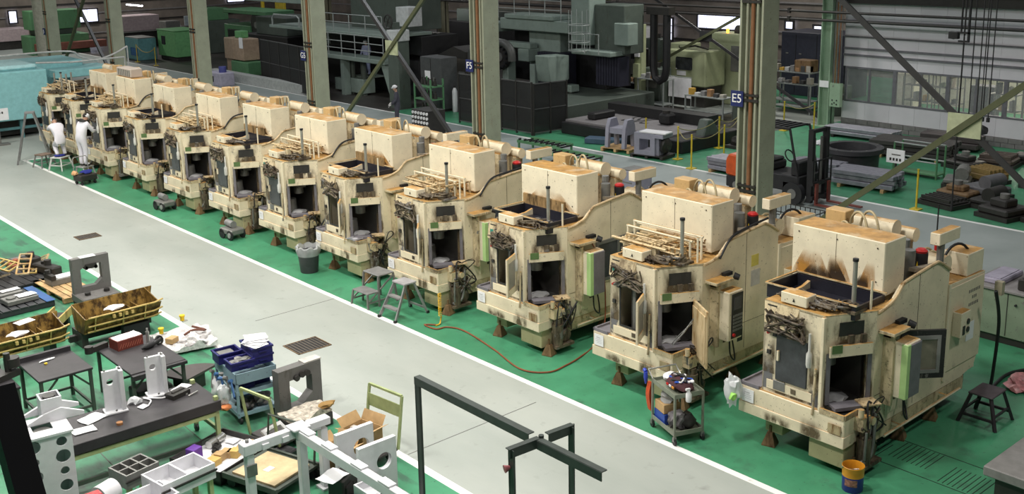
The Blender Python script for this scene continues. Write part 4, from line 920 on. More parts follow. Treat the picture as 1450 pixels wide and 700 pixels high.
# pail, stool, drain strips, pink bag, green cabinet, surface plate on the right
t = thing('paint_pail', 'blue and orange metal pail at the corner of the nearest machine', 'pail', (12.15, 6.98, 0))
B().lathe([(.135, 0), (.14, .01), (.145, .22)], n=28, cap1=False).build('pail_body', plain('pail_blue', (.025, .03, .22), .35, .1), t)
B().lathe([(.1452, .22), (.1475, .35), (.152, .36), (.148, .365), (.141, .35), (.139, .22)], n=28, cap0=False, cap1=False).build('orange_band', plain('pail_orange', (.60, .26, .02), .35), t)
B().cyl((0, 0, .015), (0, 0, .20), .133, n=28).build('oil_fill', plain('black_oil', (.02, .015, .01), .1), t)
lb = B(); nn = 8
q = [(.1465*math.cos(PI+.55*(k/nn-.5)*2.2), .1465*math.sin(PI+.55*(k/nn-.5)*2.2), z) for z in (.10, .20) for k in range(nn+1)]
lb.add(q, [(k, k+1, nn+2+k, nn+1+k)[::-1] for k in range(nn)])
lb.build('label', plain('brown_label', (.30, .13, .10), .5, var=.4, scale=30), t, rz=.35)
B().tube(arc((0, 0, .33), .155, PI*.95+.3, 2*PI*1.02+.3-.05, 14, (math.cos(2.4), math.sin(2.4), 0), (-.62, -.45, .62)), .006, 6).build('bail', mchrome(), t)
dstl = plain('dark_purple_steel', (.035, .028, .034), .55)
t = thing('steel_stool', 'dark steel stool on the green floor right of the nearest machine', 'stool', (15.5, 6.72, 0), 0.02)
B().box(-.25, .25, -.19, .19, .47, .50).build('seat', plain('dark_seat', (.075, .06, .07), .6), t, .01)
for sx in (-1, 1):
    for sy in (-1, 1): B().beam((sx*.31, sy*.29, 0), (sx*.21, sy*.15, .48), .045, .045).build('leg', dstl, t)
for sx in (-1, 1): B().beam((sx*.285, -.25, .14), (sx*.285, .25, .14), .03, .04).build('stretcher', dstl, t)
for sy in (-1, 1): B().beam((-.27, sy*.235, .2), (.27, sy*.235, .2), .03, .03).build('stretcher', dstl, t)
slot = plain('slot_dark', (.015, .03, .02), .7)  # near-black green of the floor slots and edge lines
t = thing('floor_grating', 'strip of narrow dark slots let into the green floor beside the nearest machine', 'grating', (13.55, 6.5, 0))
for r, (x0, y0) in enumerate(((-.12, .78), (.1, .1), (-.1, -.75))):
    for k in range(9): B().box(x0-.26, x0+.3, y0+.07*k-.02, y0+.07*k-.008, 0.0, .003).build('slot', slot, t)
B().box(-.42, -.405, -.85, 1.4, 0, .003).box(.42, .435, -.85, 1.4, 0, .003).build('edge_line', slot, t)
o = B().blob((0, 0, .06), (.3, .24, .11), 21, .3, 3).build('pink_bag', plain('pink_plastic', (.62, .25, .26), .35, var=.3, scale=9), loc=(17.15, 6.85, 0)); tag(o, 'crumpled pink and red plastic bag on the green floor at the right edge', 'bag')
grn = worn('grey_green_cabinet', (.22, .28, .20), rust=(.13, .12, .08), rustamt=.62)
t = thing('machine_cabinet', 'grey-green cabinet with dark clutter on top, right of the nearest machine', 'cabinet', (19.35, 7.55, 0))
B().box(-.6, .6, -1.0, 1.05, .14, 1.0).build('cabinet_body', grn, t, .015); B().box(-.55, .55, -.95, 1.0, 0, .14).build('plinth', mdark(), t)
B().box(-.65, .65, -1.05, 1.1, 1.0, 1.05).build('worktop', plain('grey_top', (.22, .21, .21), .6), t, .008)
B().box(-.61, -.6, .35, .36, .18, .98).build('door_seam', mdark(), t)
B().cyl((-.64, .2, .8), (-.6, .2, .8), .02).build('door_knob', mblack(), t)
for x, y, z, dx, dy, dz, lab, m in ((-.1, .0, 1.05, .8, .5, .22, 'flat black equipment box on the grey-green cabinet', mdark()), (-.3, -.7, 1.05, .6, .5, .14, 'low dark case at the right end of the grey-green cabinet', mblack()), (0, .75, 1.05, .9, .4, .1, 'pale lilac machine plate at the far end of the grey-green cabinet', plain('lilac_grey', (.32, .30, .38), .5))):
    b = B().box(-dx/2, dx/2, -dy/2, dy/2, 0, dz); o = b.build('equipment_box', m, loc=(19.35+x, 7.55+y, z), bevel=.02); tag(o, lab, 'box')
    B().box(-dx/2+.06, dx/2-.06, -dy/2+.06, dy/2-.06, dz, dz+.012).build('lid_panel', m, o)
t = thing('surface_plate', 'grey stone-topped block in the bottom right corner', 'surface plate', (13.75, 5.0, 0))
B().box(-.72, .75, -.7, .62, .42, .56).build('plate', plain('grey_granite', (.20, .195, .19), .6), t, .015); B().box(-.6, .65, -.6, .5, 0, .42).build('stand', mdark(), t)
tag(B().tube(smooth_path([(16.1, 6.98, 1.9), (16.35, 7.0, 1.3), (16.4, 7.05, .4), (16.45, 7.1, .03), (16.9, 7.2, .03), (17.6, 7.2, .03), (18.6, 6.7, .03)], 7), .028, 8).build('power_cable', mblack()), 'thick black power cable dropping from the nearest machine to the floor', 'cable')
o = B().box(-.05, .05, -.06, .06, 0, .22).build('cable_plug', plain('pale_plug', (.4, .36, .26), .6), loc=(16.5, 7.1, 1.72)); tag(o, 'pale cable connector at the rear end of the nearest machine', 'connector')

# dark goalpost frame standing in the foreground
fr = plain('dark_green_grey_steel', (.045, .055, .05), .45)
t = thing('goalpost', 'dark green-grey angle steel frame on tall posts in front of the aisle', 'frame', (7.1, 7.9, 0))
ox, oy = 7.1, 7.9; ZT = 2.2
def fp(x, y, z): return (x-ox, y-oy, z)
B().beam(fp(7.15, 10.07, ZT), fp(7.13, 7.95, ZT), .09, .012).beam(fp(7.11, 10.07, ZT-.05), fp(7.09, 7.95, ZT-.05), .012, .09).build('rail', fr, t)
B().beam(fp(7.10, 7.78, ZT), fp(7.10, 6.82, ZT), .08, .012).beam(fp(7.06, 7.78, ZT-.05), fp(7.06, 6.82, ZT-.05), .012, .10).build('rail', fr, t)
B().beam(fp(6.70, 7.82, ZT-.05), fp(7.12, 7.79, ZT-.05), .012, .10).beam(fp(6.70, 7.85, ZT), fp(7.12, 7.82, ZT), .07, .012).build('cross_rail', fr, t)
B().beam(fp(7.25, 7.80, ZT-.05), fp(7.61, 7.78, ZT-.05), .012, .10).beam(fp(7.25, 7.83, ZT), fp(7.61, 7.8, ZT), .07, .012).build('cross_rail', fr, t)
for x, y in ((7.13, 10.04), (6.73, 7.82), (7.57, 7.77)):
    B().beam(fp(x, y, 0), fp(x, y, ZT-.01), .075, .012, (1, 0, 0)).beam(fp(x+.035, y+.04, 0), fp(x+.035, y+.04, ZT-.01), .012, .09, (1, 0, 0)).build('post', fr, t)
    B().box(x-ox-.1, x-ox+.1, y-oy-.1, y-oy+.1, 0, .012).build('foot_plate', fr, t)
B().cyl(fp(7.14, 7.8, ZT-.07), fp(7.14, 7.8, ZT+.03), .03, n=10).build('joint', fr, t)
o = B().cyl(fp(6.66, 7.86, 1.98), fp(6.72, 7.84, 1.99), .045, .02, n=14).build('red_reflector', plain('dull_red', (.33, .10, .11), .5), t)

# ================================================================== LEFT FOREGROUND
gold = worn('oily_gold_steel', (.28, .17, .045), rust=(.05, .028, .01), rustamt=.42, greyamt=.72, rough=.3, streak=.6)
goldl = worn('pale_gold_pipe', (.55, .40, .14), rust=(.2, .1, .02), rustamt=.55, rough=.35)
blk = plain('black_steel_top', (.035, .032, .036), .5, scale=3, var=.25)
frgn = plain('pale_green_frame', (.36, .42, .20), .5); frdk = plain('dark_green_frame', (.06, .075, .06), .55)
offw = plain('white_grey_paint', (.68, .68, .71), .45, var=.05)
castm = worn('grey_casting', (.15, .145, .14), rust=(.08, .07, .06), rustamt=.55, greyamt=.7)
def paper(x, y, z, w, h, rz, lab): return tag(B().cloth(-w/2, w/2, -h/2, h/2, 0, .008, int(x*7), 4, 4, .002).build('paper_sheet', mpaper(), loc=(x, y, z+.012), rz=rz), lab, 'paper')
def pallet(lab, loc, rz, w, l, h, m, n=7):
    t = thing('pallet', lab, 'pallet', loc, rz)
    for k in range(3): B().box(-w/2, w/2, -l/2+.02+(l-.14)*k/2, -l/2+.12+(l-.14)*k/2, .015, h-.02).build('bearer', m, t)
    for k in range(n):
        x = -w/2+w*(k+.5)/n; B().box(x-w/n*.42, x+w/n*.42, -l/2, l/2, h-.02, h).build('board', m, t)
    return t
# far left: plate, junk, pallets
t = thing('steel_plate', 'flat grey steel plate with bolts on the green floor at the far left', 'plate', (7.25, 26.1, 0), .1)
B().box(-.35, .38, -.55, .6, 0, .1).build('plate', plain('dark_plate', (.09, .085, .09), .5), t, .01); B().box(-.25, .25, -.4, .3, .1, .17).build('raised_block', mgrey(), t, .01)
for sx in (-1, 1): B().cyl((sx*.28, .45, .1), (sx*.28, .45, .15), .04, n=8).build('bolt', mdark(), t)
paper(7.3, 25.75, .1, .5, .16, .1, 'white paper strip on the flat grey steel plate')
t = thing('pallet', 'black skid under the cream pipe frames at the left edge', 'pallet', (6.75, 24.9, 0), .1)
for k in range(8): B().box(-.75+.19*k, -.75+.19*k+.17, -.75, .75, .09, .13).build('board', mblack(), t)
for k in range(3): B().box(-.75, .75, -.72+.66*k, -.6+.66*k, 0, .09).build('bearer', mblack(), t)
rr = random.Random(4)
junkl = ['topmost', 'leaning', 'flat', 'front', 'rear']
for k in range(5):
    x, y, rz = 6.3+.26*k, 24.55+rr.uniform(0, .8), rr.uniform(-.5, .5)
    w, l = rr.uniform(.22, .35), rr.uniform(.7, 1.0)
    b = B()
    for a, c in (((-w/2, -l/2), (-w/2, l/2)), ((w/2, -l/2), (w/2, l/2))): b.beam((*a, 0), (*c, 0), .035, .035)
    for j in range(5): y2 = -l/2+l*j/4; b.beam((-w/2, y2, 0), (w/2, y2, 0), .03, .03)
    o = b.build('pipe_frame', goldl if k % 2 else creamdirty(), loc=(x, y, .25+.1*k*(k < 3))); o.rotation_euler = (rr.uniform(-.3, .3), rr.uniform(-.5, .2), rz)
    tag(o, '%s cream ladder-shaped pipe frame, number %s from the left on the black skid' % (junkl[k], ['one', 'two', 'three', 'four', 'five'][k]), 'frame')
for k, (x, y, z, d, lab) in enumerate(((6.2, 25.3, .13, (.4, .5, .3), 'dark machine block at the left end of the black skid'), (7.15, 25.35, .13, (.35, .4, .28), 'dark motor with a knob at the right end of the black skid'), (7.3, 24.7, .13, (.25, .8, .2), 'long dark guide rail at the right edge of the black skid'))):
    o = B().box(-d[0]/2, d[0]/2, -d[1]/2, d[1]/2, 0, d[2]).build('machine_part', mdark(), loc=(x, y, z), rz=.15*k, bevel=.03); tag(o, lab, 'machine part')
    B().cyl((0, -.05, d[2]), (0, -.05, d[2]+.12), .08, n=12).cyl((0, .12, d[2]), (0, .12, d[2]+.06), .05, n=10).build('knob', mdark(), o)
tag(B().box(-.16, .16, -.2, .2, 0, .16).cyl((0, 0, .16), (0, 0, .24), .07).build('red_part', plain('brick_red', (.3, .08, .04), .6), loc=(7.0, 26.0, 0.0), bevel=.02), 'small brick red machine part behind the black skid', 'machine part')
t = pallet('dark plastic pallet with a blue end, left edge of the picture', (6.1, 23.2, 0), .05, 1.25, 1.3, .14, plain('charcoal_pallet', (.035, .037, .042), .6), 7)
B().box(.45, .64, -.66, .66, .141, .15).build('blue_board', plain('blue_pallet', (.03, .10, .28), .5), t)
for k, (x, y, lab) in enumerate(((6.05, 23.55, 'flat grey machine plate at the back of the dark pallet'), (6.2, 23.0, 'flat grey machine plate at the front of the dark pallet'))):
    o = B().box(-.35, .3, -.2, .2, 0, .1).cyl((-.2, 0, .1), (-.2, 0, .14), .1).build('machine_plate', mgrey(), loc=(x, y, .152), rz=.1, bevel=.012); tag(o, lab, 'plate')
paper(6.15, 23.55, .26, .4, .18, .12, 'white paper on the rear plate of the dark pallet')
paper(6.3, 23.0, .26, .38, .26, .12, 'white paper on the front plate of the dark pallet')
pallet('pale wooden pallet behind the square grey casting', (7.25, 23.45, 0), .06, .75, 1.8, .13, mwood(), 5)
t = thing('machine_part', 'grey slide block with white paper on the pale wooden pallet', 'machine part', (7.3, 23.75, .131), .1)
B().box(-.3, .35, -.18, .2, 0, .14).build('slide', mgrey(), t, .012); B().box(-.3, -.2, -.2, .2, .14, .24).cyl((-.25, .1, .24), (-.25, .1, .32), .06).build('bracket', mdark(), t); B().box(-.12, .3, -.13, .15, .14, .145).build('paper', mpaper(), t)
# the square casting on its base
t = thing('square_casting', 'upright square grey casting with a large opening, beyond the gold tray', 'casting', (7.42, 22.2, 0))
B().wall((-.39, -.07), (.39, -.07), .30, 1.05, .14, [(.17, .61, .42, .88)]).build('frame', castm, t)
B().prism([(.22, .42), (.22, .54), (.08, .42)], -.07, .07, 'y').prism([(-.22, .88), (-.22, .80), (-.10, .88)], -.07, .07, 'y').build('corner_web', castm, t)
B().box(-.2, .12, -.09, .08, 1.05, 1.06).build('paper_strip', mpaper(), t)
B().box(-.12, .12, -.1, .0, .80, .9).cyl((-.1, -.1, .82), (-.1, .05, .82), .04).cyl((.1, -.1, .82), (.1, .05, .82), .04).build('clamp', mdark(), t)
B().box(-.4, .4, -.55, .12, .12, .30).build('base_block', castm, t, .02)
for x in (-.2, .2): B().cyl((x, -.57, .2), (x, -.4, .2), .08).cyl((x, -.3, .3), (x, -.3, .36), .06).build('boss', mdark(), t)
B().box(-.38, .38, -.5, .1, 0, .12).build('foot_block', mblack(), t)
# gold trays
def tray(lab, x0, x1, y0, y1, z0, z1, slant):
    cx, cy = (x0+x1)/2, (y0+y1)/2; t = thing('oily_tray', lab, 'tray', (cx, cy, 0), .03); w, d = (x1-x0)/2, (y1-y0)/2
    B().box(-w, w, -d+.12, d, z0, z0+.02).build('bottom', gold, t)
    B().add([(-w, d, z0), (w, d, z0), (w+slant, d+.12, z1), (-w, d+.12, z1), (-w, d-.02, z0), (w, d-.02, z0), (w+slant, d+.1, z1), (-w, d+.1, z1)], [(0,1,2,3),(7,6,5,4),(0,4,5,1),(1,5,6,2),(2,6,7,3),(3,7,4,0)]).build('back_wall', gold, t)
    B().add([(-w, -d+.14, z0), (w, -d+.14, z0), (w+slant*.3, -d, z1-.14), (-w, -d, z1-.14), (-w, -d+.16, z0), (w, -d+.16, z0), (w+slant*.3, -d+.02, z1-.14), (-w, -d+.02, z1-.14)], [(0,1,2,3)[::-1],(4,5,6,7),(0,4,5,1)[::-1],(1,5,6,2)[::-1],(2,6,7,3)[::-1],(3,7,4,0)[::-1]]).build('front_wall', gold, t)
    for s, nm in ((-1, 'end_wall'), (1, 'end_wall')): B().prism([(-d+.14, z0), (d, z0), (d+.1, z1), (-d, z1-.14)], s*w-.01, s*w+.01, 'x').build(nm, gold, t)
    for z, o in ((z1-.12, -.03), (z1-.30, .02), (z0+.03, .09)): B().tube([(-w+.05, -d+o, z), (w-.1, -d+o, z), (w+.08, -d+o+.05, z+.02)], .018).build('pipe', goldl, t)
    for x in (-w*.75, 0, w*.6): B().tube([(x, -d-.04, z1-.12), (x, -d+.08, z0+.02)], .013).build('pipe', goldl, t)
    for k in range(4): B().box(-w*.3+k*.12, -w*.3+k*.12+.05, -d-.05, -d+.01, z1-.22, z1-.16).build('nozzle', goldl, t)
    for x in (w*.05, w*.3, w*.5): B().box(x, x+.02, -d+.1, d, z0+.02, z1-.18).build('divider', gold, t)
    B().blob((-w*.1, 0, z1-.12), (.2, .1, .04), 3, .3).build('rag', mpaper(), t)
    return t
tray('large oily gold tray with pipe rails on a dark stand behind the red box', 6.3, 7.75, 19.45, 20.0, .32, .78, .15)
t = thing('trestle_stand', 'dark stand under the large oily gold tray', 'stand', (6.95, 19.85, 0))
for x in (-.6, .6):
    B().beam((x, -.15, .15), (x, .35, .15), .12, .29).build('bearer', mdark(), t)
B().box(-.8, .8, .1, .2, .08, .2).build('crossbar', mdark(), t)
B().box(.1, .6, -.3, -.12, .0, .28).build('dark_box', mblack(), t)
t = thing('low_tray', 'narrow pale-rimmed dark tray left of the large gold tray', 'tray', (6.15, 20.9, .0), .9)
B().box(-.6, .6, -.16, .16, .2, .24).build('bottom', mdark(), t)
for y in (-.17, .17): B().box(-.62, .62, y-.015, y+.015, .2, .36).build('side', goldl, t)
for x in (-.5, .5): B().box(x-.05, x+.05, -.14, .14, 0, .2).build('leg', mdark(), t)
tray('smaller oily gold tray with white paper at the left edge behind the black tables', 4.55, 5.95, 19.45, 20.0, .28, .72, .1)
t = thing('trestle_stand', 'dark stand under the oily gold tray at the left edge', 'stand', (5.25, 19.8, 0))
for x in (-.5, .5): B().box(x-.06, x+.06, -.15, .25, 0, .28).build('bearer', mdark(), t)
paper(5.35, 19.85, .74, .34, .2, .3, 'white paper lying over the oily gold tray at the left edge')
# black tables
def table(lab, x0, x1, y0, y1, h, rz=0, m=blk, fm=frdk, t_=.04):
    t = thing('steel_table', lab, 'table', ((x0+x1)/2, (y0+y1)/2, 0), rz); w, d = (x1-x0)/2, (y1-y0)/2
    B().box(-w, w, -d, d, h-t_, h).build('top', m, t, .006)
    for sx in (-1, 1):
        for sy in (-1, 1): B().box(sx*(w-.04)-.025, sx*(w-.04)+.025, sy*(d-.04)-.025, sy*(d-.04)+.025, 0, h-t_).build('leg', fm, t)
    for sy in (-1, 1): B().box(-w+.05, w-.05, sy*(d-.04)-.015, sy*(d-.04)+.015, .12, .16).build('rail', fm, t)
    for sx in (-1, 1):
        B().box(sx*(w-.04)-.015, sx*(w-.04)+.015, -d+.05, d-.05, .12, .16).build('rail', fm, t); B().beam((sx*(w-.06), -d+.04, h-.3), (sx*(w-.3), -d+.04, h-.05), .02, .03).build('brace', fm, t)
    return t
tb = table('black steel table with a raised rear rail, left foreground', 4.6, 5.45, 16.68, 17.75, .8)
B().box(-.42, .42, .46, .53, .8, .88).build('rear_rail', blk, tb)
tag(B().cyl((0, 0, 0), (0, 0, .02), .025).build('yellow_plug', yel, loc=(4.93, 17.35, .801)), 'small yellow cap on the black table with the rear rail', 'cap')
tag(B().blob((0, 0, .012), (.13, .035, .015), 4, .2).build('white_tool', mwhite(), loc=(5.0, 17.5, .801), rz=.2), 'slim white tool lying on the black table with the rear rail', 'tool')
table('dark table cut by the left edge of the picture', 3.55, 4.35, 16.75, 17.75, .78)
o = B().box(-.35, .35, -.1, .1, 0, .1).cyl((.2, 0, .1), (.2, 0, .4), .05).cyl((.28, 0, .15), (.28, 0, .3), .12).build('machine_part', mdark(), loc=(4.15, 17.2, .781), rz=.4); tag(o, 'black jack-like machine part on the dark table at the left edge', 'machine part')
tb = table('large black steel table carrying the red box', 5.78, 6.7, 15.95, 17.5, .8)
B().box(-.46, .1, -.86, -.78, .70, .78).box(-.1, .46, -.84, -.78, .74, .79).build('front_rail', blk, tb)
tag(B().box(-.3, .3, -.2, .2, 0, .28).cyl((.2, 0, .28), (.2, 0, .3), .1).build('dark_machine', mdark(), loc=(6.3, 16.55, .0), bevel=.02), 'dark machine part on the floor under the large black table', 'machine part')
o = B().box(-.08, .25, -.05, .05, 0, .09).cyl((-.1, 0, 0), (-.1, 0, .12), .07).build('clamp_block', mdark(), loc=(5.72, 17.35, .801), rz=.3); tag(o, 'black clamp block at the left corner of the large black table', 'clamp')
rb = thing('red_box', 'red plastic parts box with white papers on the large black table', 'box', (6.22, 17.22, .801), .12)
B().box(-.23, .23, -.15, .15, 0, .015).box(-.23, .23, -.15, -.135, .015, .17).box(-.23, .23, .135, .15, .015, .17).box(-.23, -.215, -.135, .135, .015, .17).box(.215, .23, -.135, .135, .015, .17).build('box_body', plain('dull_red_plastic', (.16, .035, .025), .5), rb)
for k in range(9): B().obox((-.18+.045*k, -.152, .07), (.01, .004, .09), 0, 0, .5).build('stripe', plain('light_red', (.38, .12, .08), .5), rb)
B().cloth(-.21, .21, -.12, .12, .165, .02, 4, 5, 4, .02).build('papers', mpaper(), rb)
tag(B().cyl((0, 0, 0), (0, 0, .2), .03).cyl((0, 0, .2), (0, 0, .26), .015).build('spray_can', mchrome(), loc=(6.55, 17.1, .801)), 'slim silver can beside the red box', 'can')
t = thing('power_tool', 'black power tool lying beside the red box', 'tool', (6.45, 16.83, .801), .3)
B().blob((0, 0, .05), (.17, .05, .05), 3, .1).cyl((.1, 0, .05), (.25, .0, .08), .04).build('tool_body', mblack(), t); B().tube(arc((.22, 0, .07), .07, 0, 2*PI, 12, (1, 0, 0), (0, .3, .9))[:-1], .02, closed=True).build('handle', mblack(), t)
t = thing('round_plate', 'dark rounded steel plate on a low block right of the large black table', 'plate', (7.0, 16.55, 0), .4)
B().prism([(-.3, -.2)]+[(-.3+.75*math.cos(a), -.2+.62*math.sin(a)) for a in [PI/2*k/10 for k in range(11)]], .26, .30).build('plate', plain('dark_brown_plate', (.07, .06, .058), .5), t); B().box(-.25, .2, -.15, .15, 0, .26).build('block', mdark(), t)
t = thing('plastic_sheet', 'crumpled clear plastic sheeting heaped on the green floor beside the aisle', 'plastic sheet', (7.75, 18.55, 0), -.2)
B().cloth(-.5, .55, -.5, .5, .06, .16, 5, 22, 22).build('sheet', plain('clear_crumpled_plastic', (.62, .60, .60), .25, var=.25, scale=14), t)
B().blob((.2, -.25, .12), (.25, .2, .12), 7, .45, 3).blob((.35, .05, .1), (.18, .2, .1), 9, .45, 3).build('bunched_edge', MATS['clear_crumpled_plastic'], t)
for k, (x, y) in enumerate(((7.45, 18.75), (8.05, 19.15))): 
    o = B().cyl((0, 0, 0), (0, 0, .08), .04).cyl((0, 0, .08), (0, 0, .11), .055).build('valve', yel, loc=(x, y, .26)); tag(o, 'yellow-capped valve at the %s of the plastic sheeting' % ('left' if k == 0 else 'back'), 'valve')
    B().cyl((0, 0, -.02), (.1, 0, -.02), .02).build('stub', mchrome(), o)
tag(B().tube(smooth_path([(7.75, 18.4, .25), (7.95, 18.45, .28), (8.15, 18.35, .26), (8.0, 18.6, .3)], 5), .022).build('brown_hose', plain('brown_hose', (.14, .05, .03), .6)), 'brown hose piece on the plastic sheeting', 'hose')
tag(B().box(-.1, .1, -.08, .08, 0, .1).build('card_box', mcard(), loc=(7.5, 18.4, .17), rz=.5, bevel=.005), 'small tan carton on the plastic sheeting', 'box')
# long workbench on casters with white castings
t = thing('long_workbench', 'long black-topped workbench on a green caster frame, left foreground', 'workbench', (5.2, 14.55, 0), -.02)
w, d = 1.2, .47
B().box(-w, w, -d, d, .64, .80).build('top', blk, t, .008)
for sx in (-1, 1):
    for sy in (-1, 1):
        B().box(sx*(w-.06)-.03, sx*(w-.06)+.03, sy*(d-.06)-.03, sy*(d-.06)+.03, .13, .70 if sx < 0 else .86).build('leg', frgn, t)
        c = B().cyl((sx*(w-.06)-.02, sy*(d-.06), .06), (sx*(w-.06)+.02, sy*(d-.06), .06), .06, n=14).build('caster', mblack(), t); B().box(sx*(w-.06)-.03, sx*(w-.06)+.03, sy*(d-.06)-.025, sy*(d-.06)+.025, .07, .13).build('fork', mgrey(), c)
    B().box(sx*(w-.06)-.02, sx*(w-.06)+.02, -d+.08, d-.08, .3, .36).build('end_rail', frgn, t)
for sy in (-1, 1): B().box(-w+.08, w-.08, sy*(d-.06)-.02, sy*(d-.06)+.02, .16, .22).build('long_rail', frdk, t)
B().box(-w+.08, w-.08, -d+.02, -d+.06, .56, .62).build('apron', frgn, t)
def bracket(lab, x, y, rz, h):
    t = thing('white_bracket', lab, 'bracket', (x, y, .801), rz)
    B().box(-.16, .16, -.12, .12, 0, .03).build('foot', offw, t, .006)
    B().holed(.28, h-.03, .05, (.10, (h-.03)*.72), .05).build('web', offw, t, loc=(-.14, -.02, .03))
    B().box(.08, .14, -.1, .1, .03, h).build('back_plate', offw, t, .006)
    for sy in (-1, 1): B().cyl((.0, sy*.08, .03), (.0, sy*.08, .05), .016, n=6).build('bolt', mgrey(), t)
    B().box(.141, .147, -.05, .05, h*.32, h*.36).build('mark', mdark(), t)
    B().cyl((-.1, 0, h), (-.1, 0, h+.03), .012, n=8).cyl((.1, 0, h), (.1, 0, h+.03), .012, n=8).build('pin', mgrey(), t)
    return t
bracket('tall white painted bracket casting standing at the middle of the long workbench', 5.08, 14.78, -.15, .64)
bracket('tall white painted bracket casting standing near the right end of the long workbench', 5.78, 14.92, -.15, .62)
for k, (x, y, w_, h_, rz, lab) in enumerate(((4.72, 14.75, .34, .26, .3, 'stack of white documents on the workbench left of the brackets'), (4.5, 14.45, .3, .2, -.1, 'white sheet at the left end of the workbench'), (5.42, 14.62, .12, .1, .4, 'small white note between the two brackets'), (6.12, 14.86, .28, .2, .5, 'white paper at the right end of the workbench'))): paper(x, y, .80, w_, h_, rz, lab)
tag(B().cyl((0, 0, 0), (0, 0, .035), .045, n=20).build('tape_roll', plain('brown_tape', (.36, .17, .07), .5), loc=(4.95, 14.3, .80)), 'brown roll of tape on the workbench edge', 'tape')
tag(B().tube(smooth_path([(5.5, 14.6, .815), (5.6, 14.75, .815), (5.55, 14.9, .82), (5.75, 14.7, .82), (5.9, 14.75, .82)], 6), .012).build('white_cable', mwhite()), 'loose white cable around the right bracket', 'cable')
tag(B().blob((0, 0, .04), (.1, .09, .06), 6, .35, 2).build('clear_bag', plb, loc=(5.4, 14.85, .8)), 'clear plastic bag between the brackets', 'bag')
tag(B().box(-.16, .16, -.1, .1, 0, .07).cyl((-.1, 0, .07), (.12, 0, .07), .025).build('black_fitting', mdark(), loc=(5.98, 14.66, .80), rz=.3), 'dark fitting at the right end of the workbench', 'fitting')
for k in range(3): tag(B().beam((0, 0, .01), (.18, .03*k, .02), .02, .02).build('steel_rod', mchrome(), loc=(6.08, 14.5+.07*k, .802), rz=.3+.4*k), 'small bright rod, %s of three at the bench end' % ('front', 'middle', 'back')[k], 'rod')

# white drilled tower casting, left foreground
t = thing('white_tower', 'tall white box casting with rows of round and triangular holes, left foreground', 'casting', (3.70, 13.55, 0), -.12)
hw, hd, ht = .30, .30, 1.42
def drilled(w, h, holes, n=18):
    """plate in x-z with polygon holes, built by column strips around every hole cell"""
    b = B()
    cells = [(0, h)]
    return b
rows = 7; rh = ht/rows
for r in range(rows):
    b = B()
    for c in range(2):
        cw_ = hw; rad = (.08, .055, .09, .065)[(r+c) % 4]
        sub = B().holed(cw_, rh, .02, (cw_/2+(.02 if c else -.02), rh/2), rad, 16 if (r+c) % 2 == 0 else 16)
        b.join(sub, Matrix.Translation((-hw+c*cw_, -hd, r*rh)))
    b.build('front_panel', offw, t)
    b = B()
    for c in range(2):
        sub = B().holed(hd, rh, .02, (hd/2, rh/2), .085, 3 if False else 16)
        b.join(sub, Matrix.Translation((-hw+.02, -hd+c*hd, r*rh)) @ Matrix.Rotation(PI/2, 4, 'Z'))
    b.build('side_panel', offw, t)
B().box(-hw, hw, hd-.02, hd, 0, ht).box(hw-.02, hw, -hd+.02, hd-.02, 0, ht).build('back_panel', offw, t)
B().wall((-hw-.03, -hd-.03), (-hw-.03+.001, hd), ht, ht+.01, .001).join(B().box(-hw-.02, hw+.02, -hd-.02, -.12, ht, ht+.03).box(-hw-.02, -.12, -.12, .12, ht, ht+.03).box(.12, hw+.02, -.12, .12, ht, ht+.03).box(-hw-.02, hw+.02, .12, hd+.02, ht, ht+.03)).build('top_flange', offw, t)
B().cyl((0, 0, ht-.15), (0, 0, ht-.02), .11, n=18).build('bushing', mgrey(), t)
for k in range(3): B().beam((-hw+.03, -hd+.05, .1+.42*k), (-hw+.03, hd-.05, .45+.42*k), .03, .05).build('rib', offw, t)
t2 = thing('white_bracket', 'white square box bracket with two arms on top of the drilled tower', 'bracket', (3.9, 13.78, 1.452), -.12)
B().box(-.13, .13, -.13, .13, 0, .02).box(-.13, .13, -.13, -.11, .02, .3).box(-.13, .13, .11, .13, .02, .3).box(-.13, -.11, -.11, .11, .02, .3).box(.11, .13, -.11, .11, .02, .3).build('box', offw, t2, 0)
B().cyl((0, 0, .1), (0, 0, .298), .08, n=18).build('bore', mdark(), t2)
for sy in (-1, 1): B().prism([(-.32, 0), (.38, 0), (.38, .04), (.1, .16), (-.1, .12), (-.32, .03)], sy*.155-.02, sy*.155+.02, 'y').build('arm', offw, t2)
for x in (-.09, .09): B().cyl((x, -.12, .03), (x, -.1, .03), .014, n=6).build('bolt', mgrey(), t2)
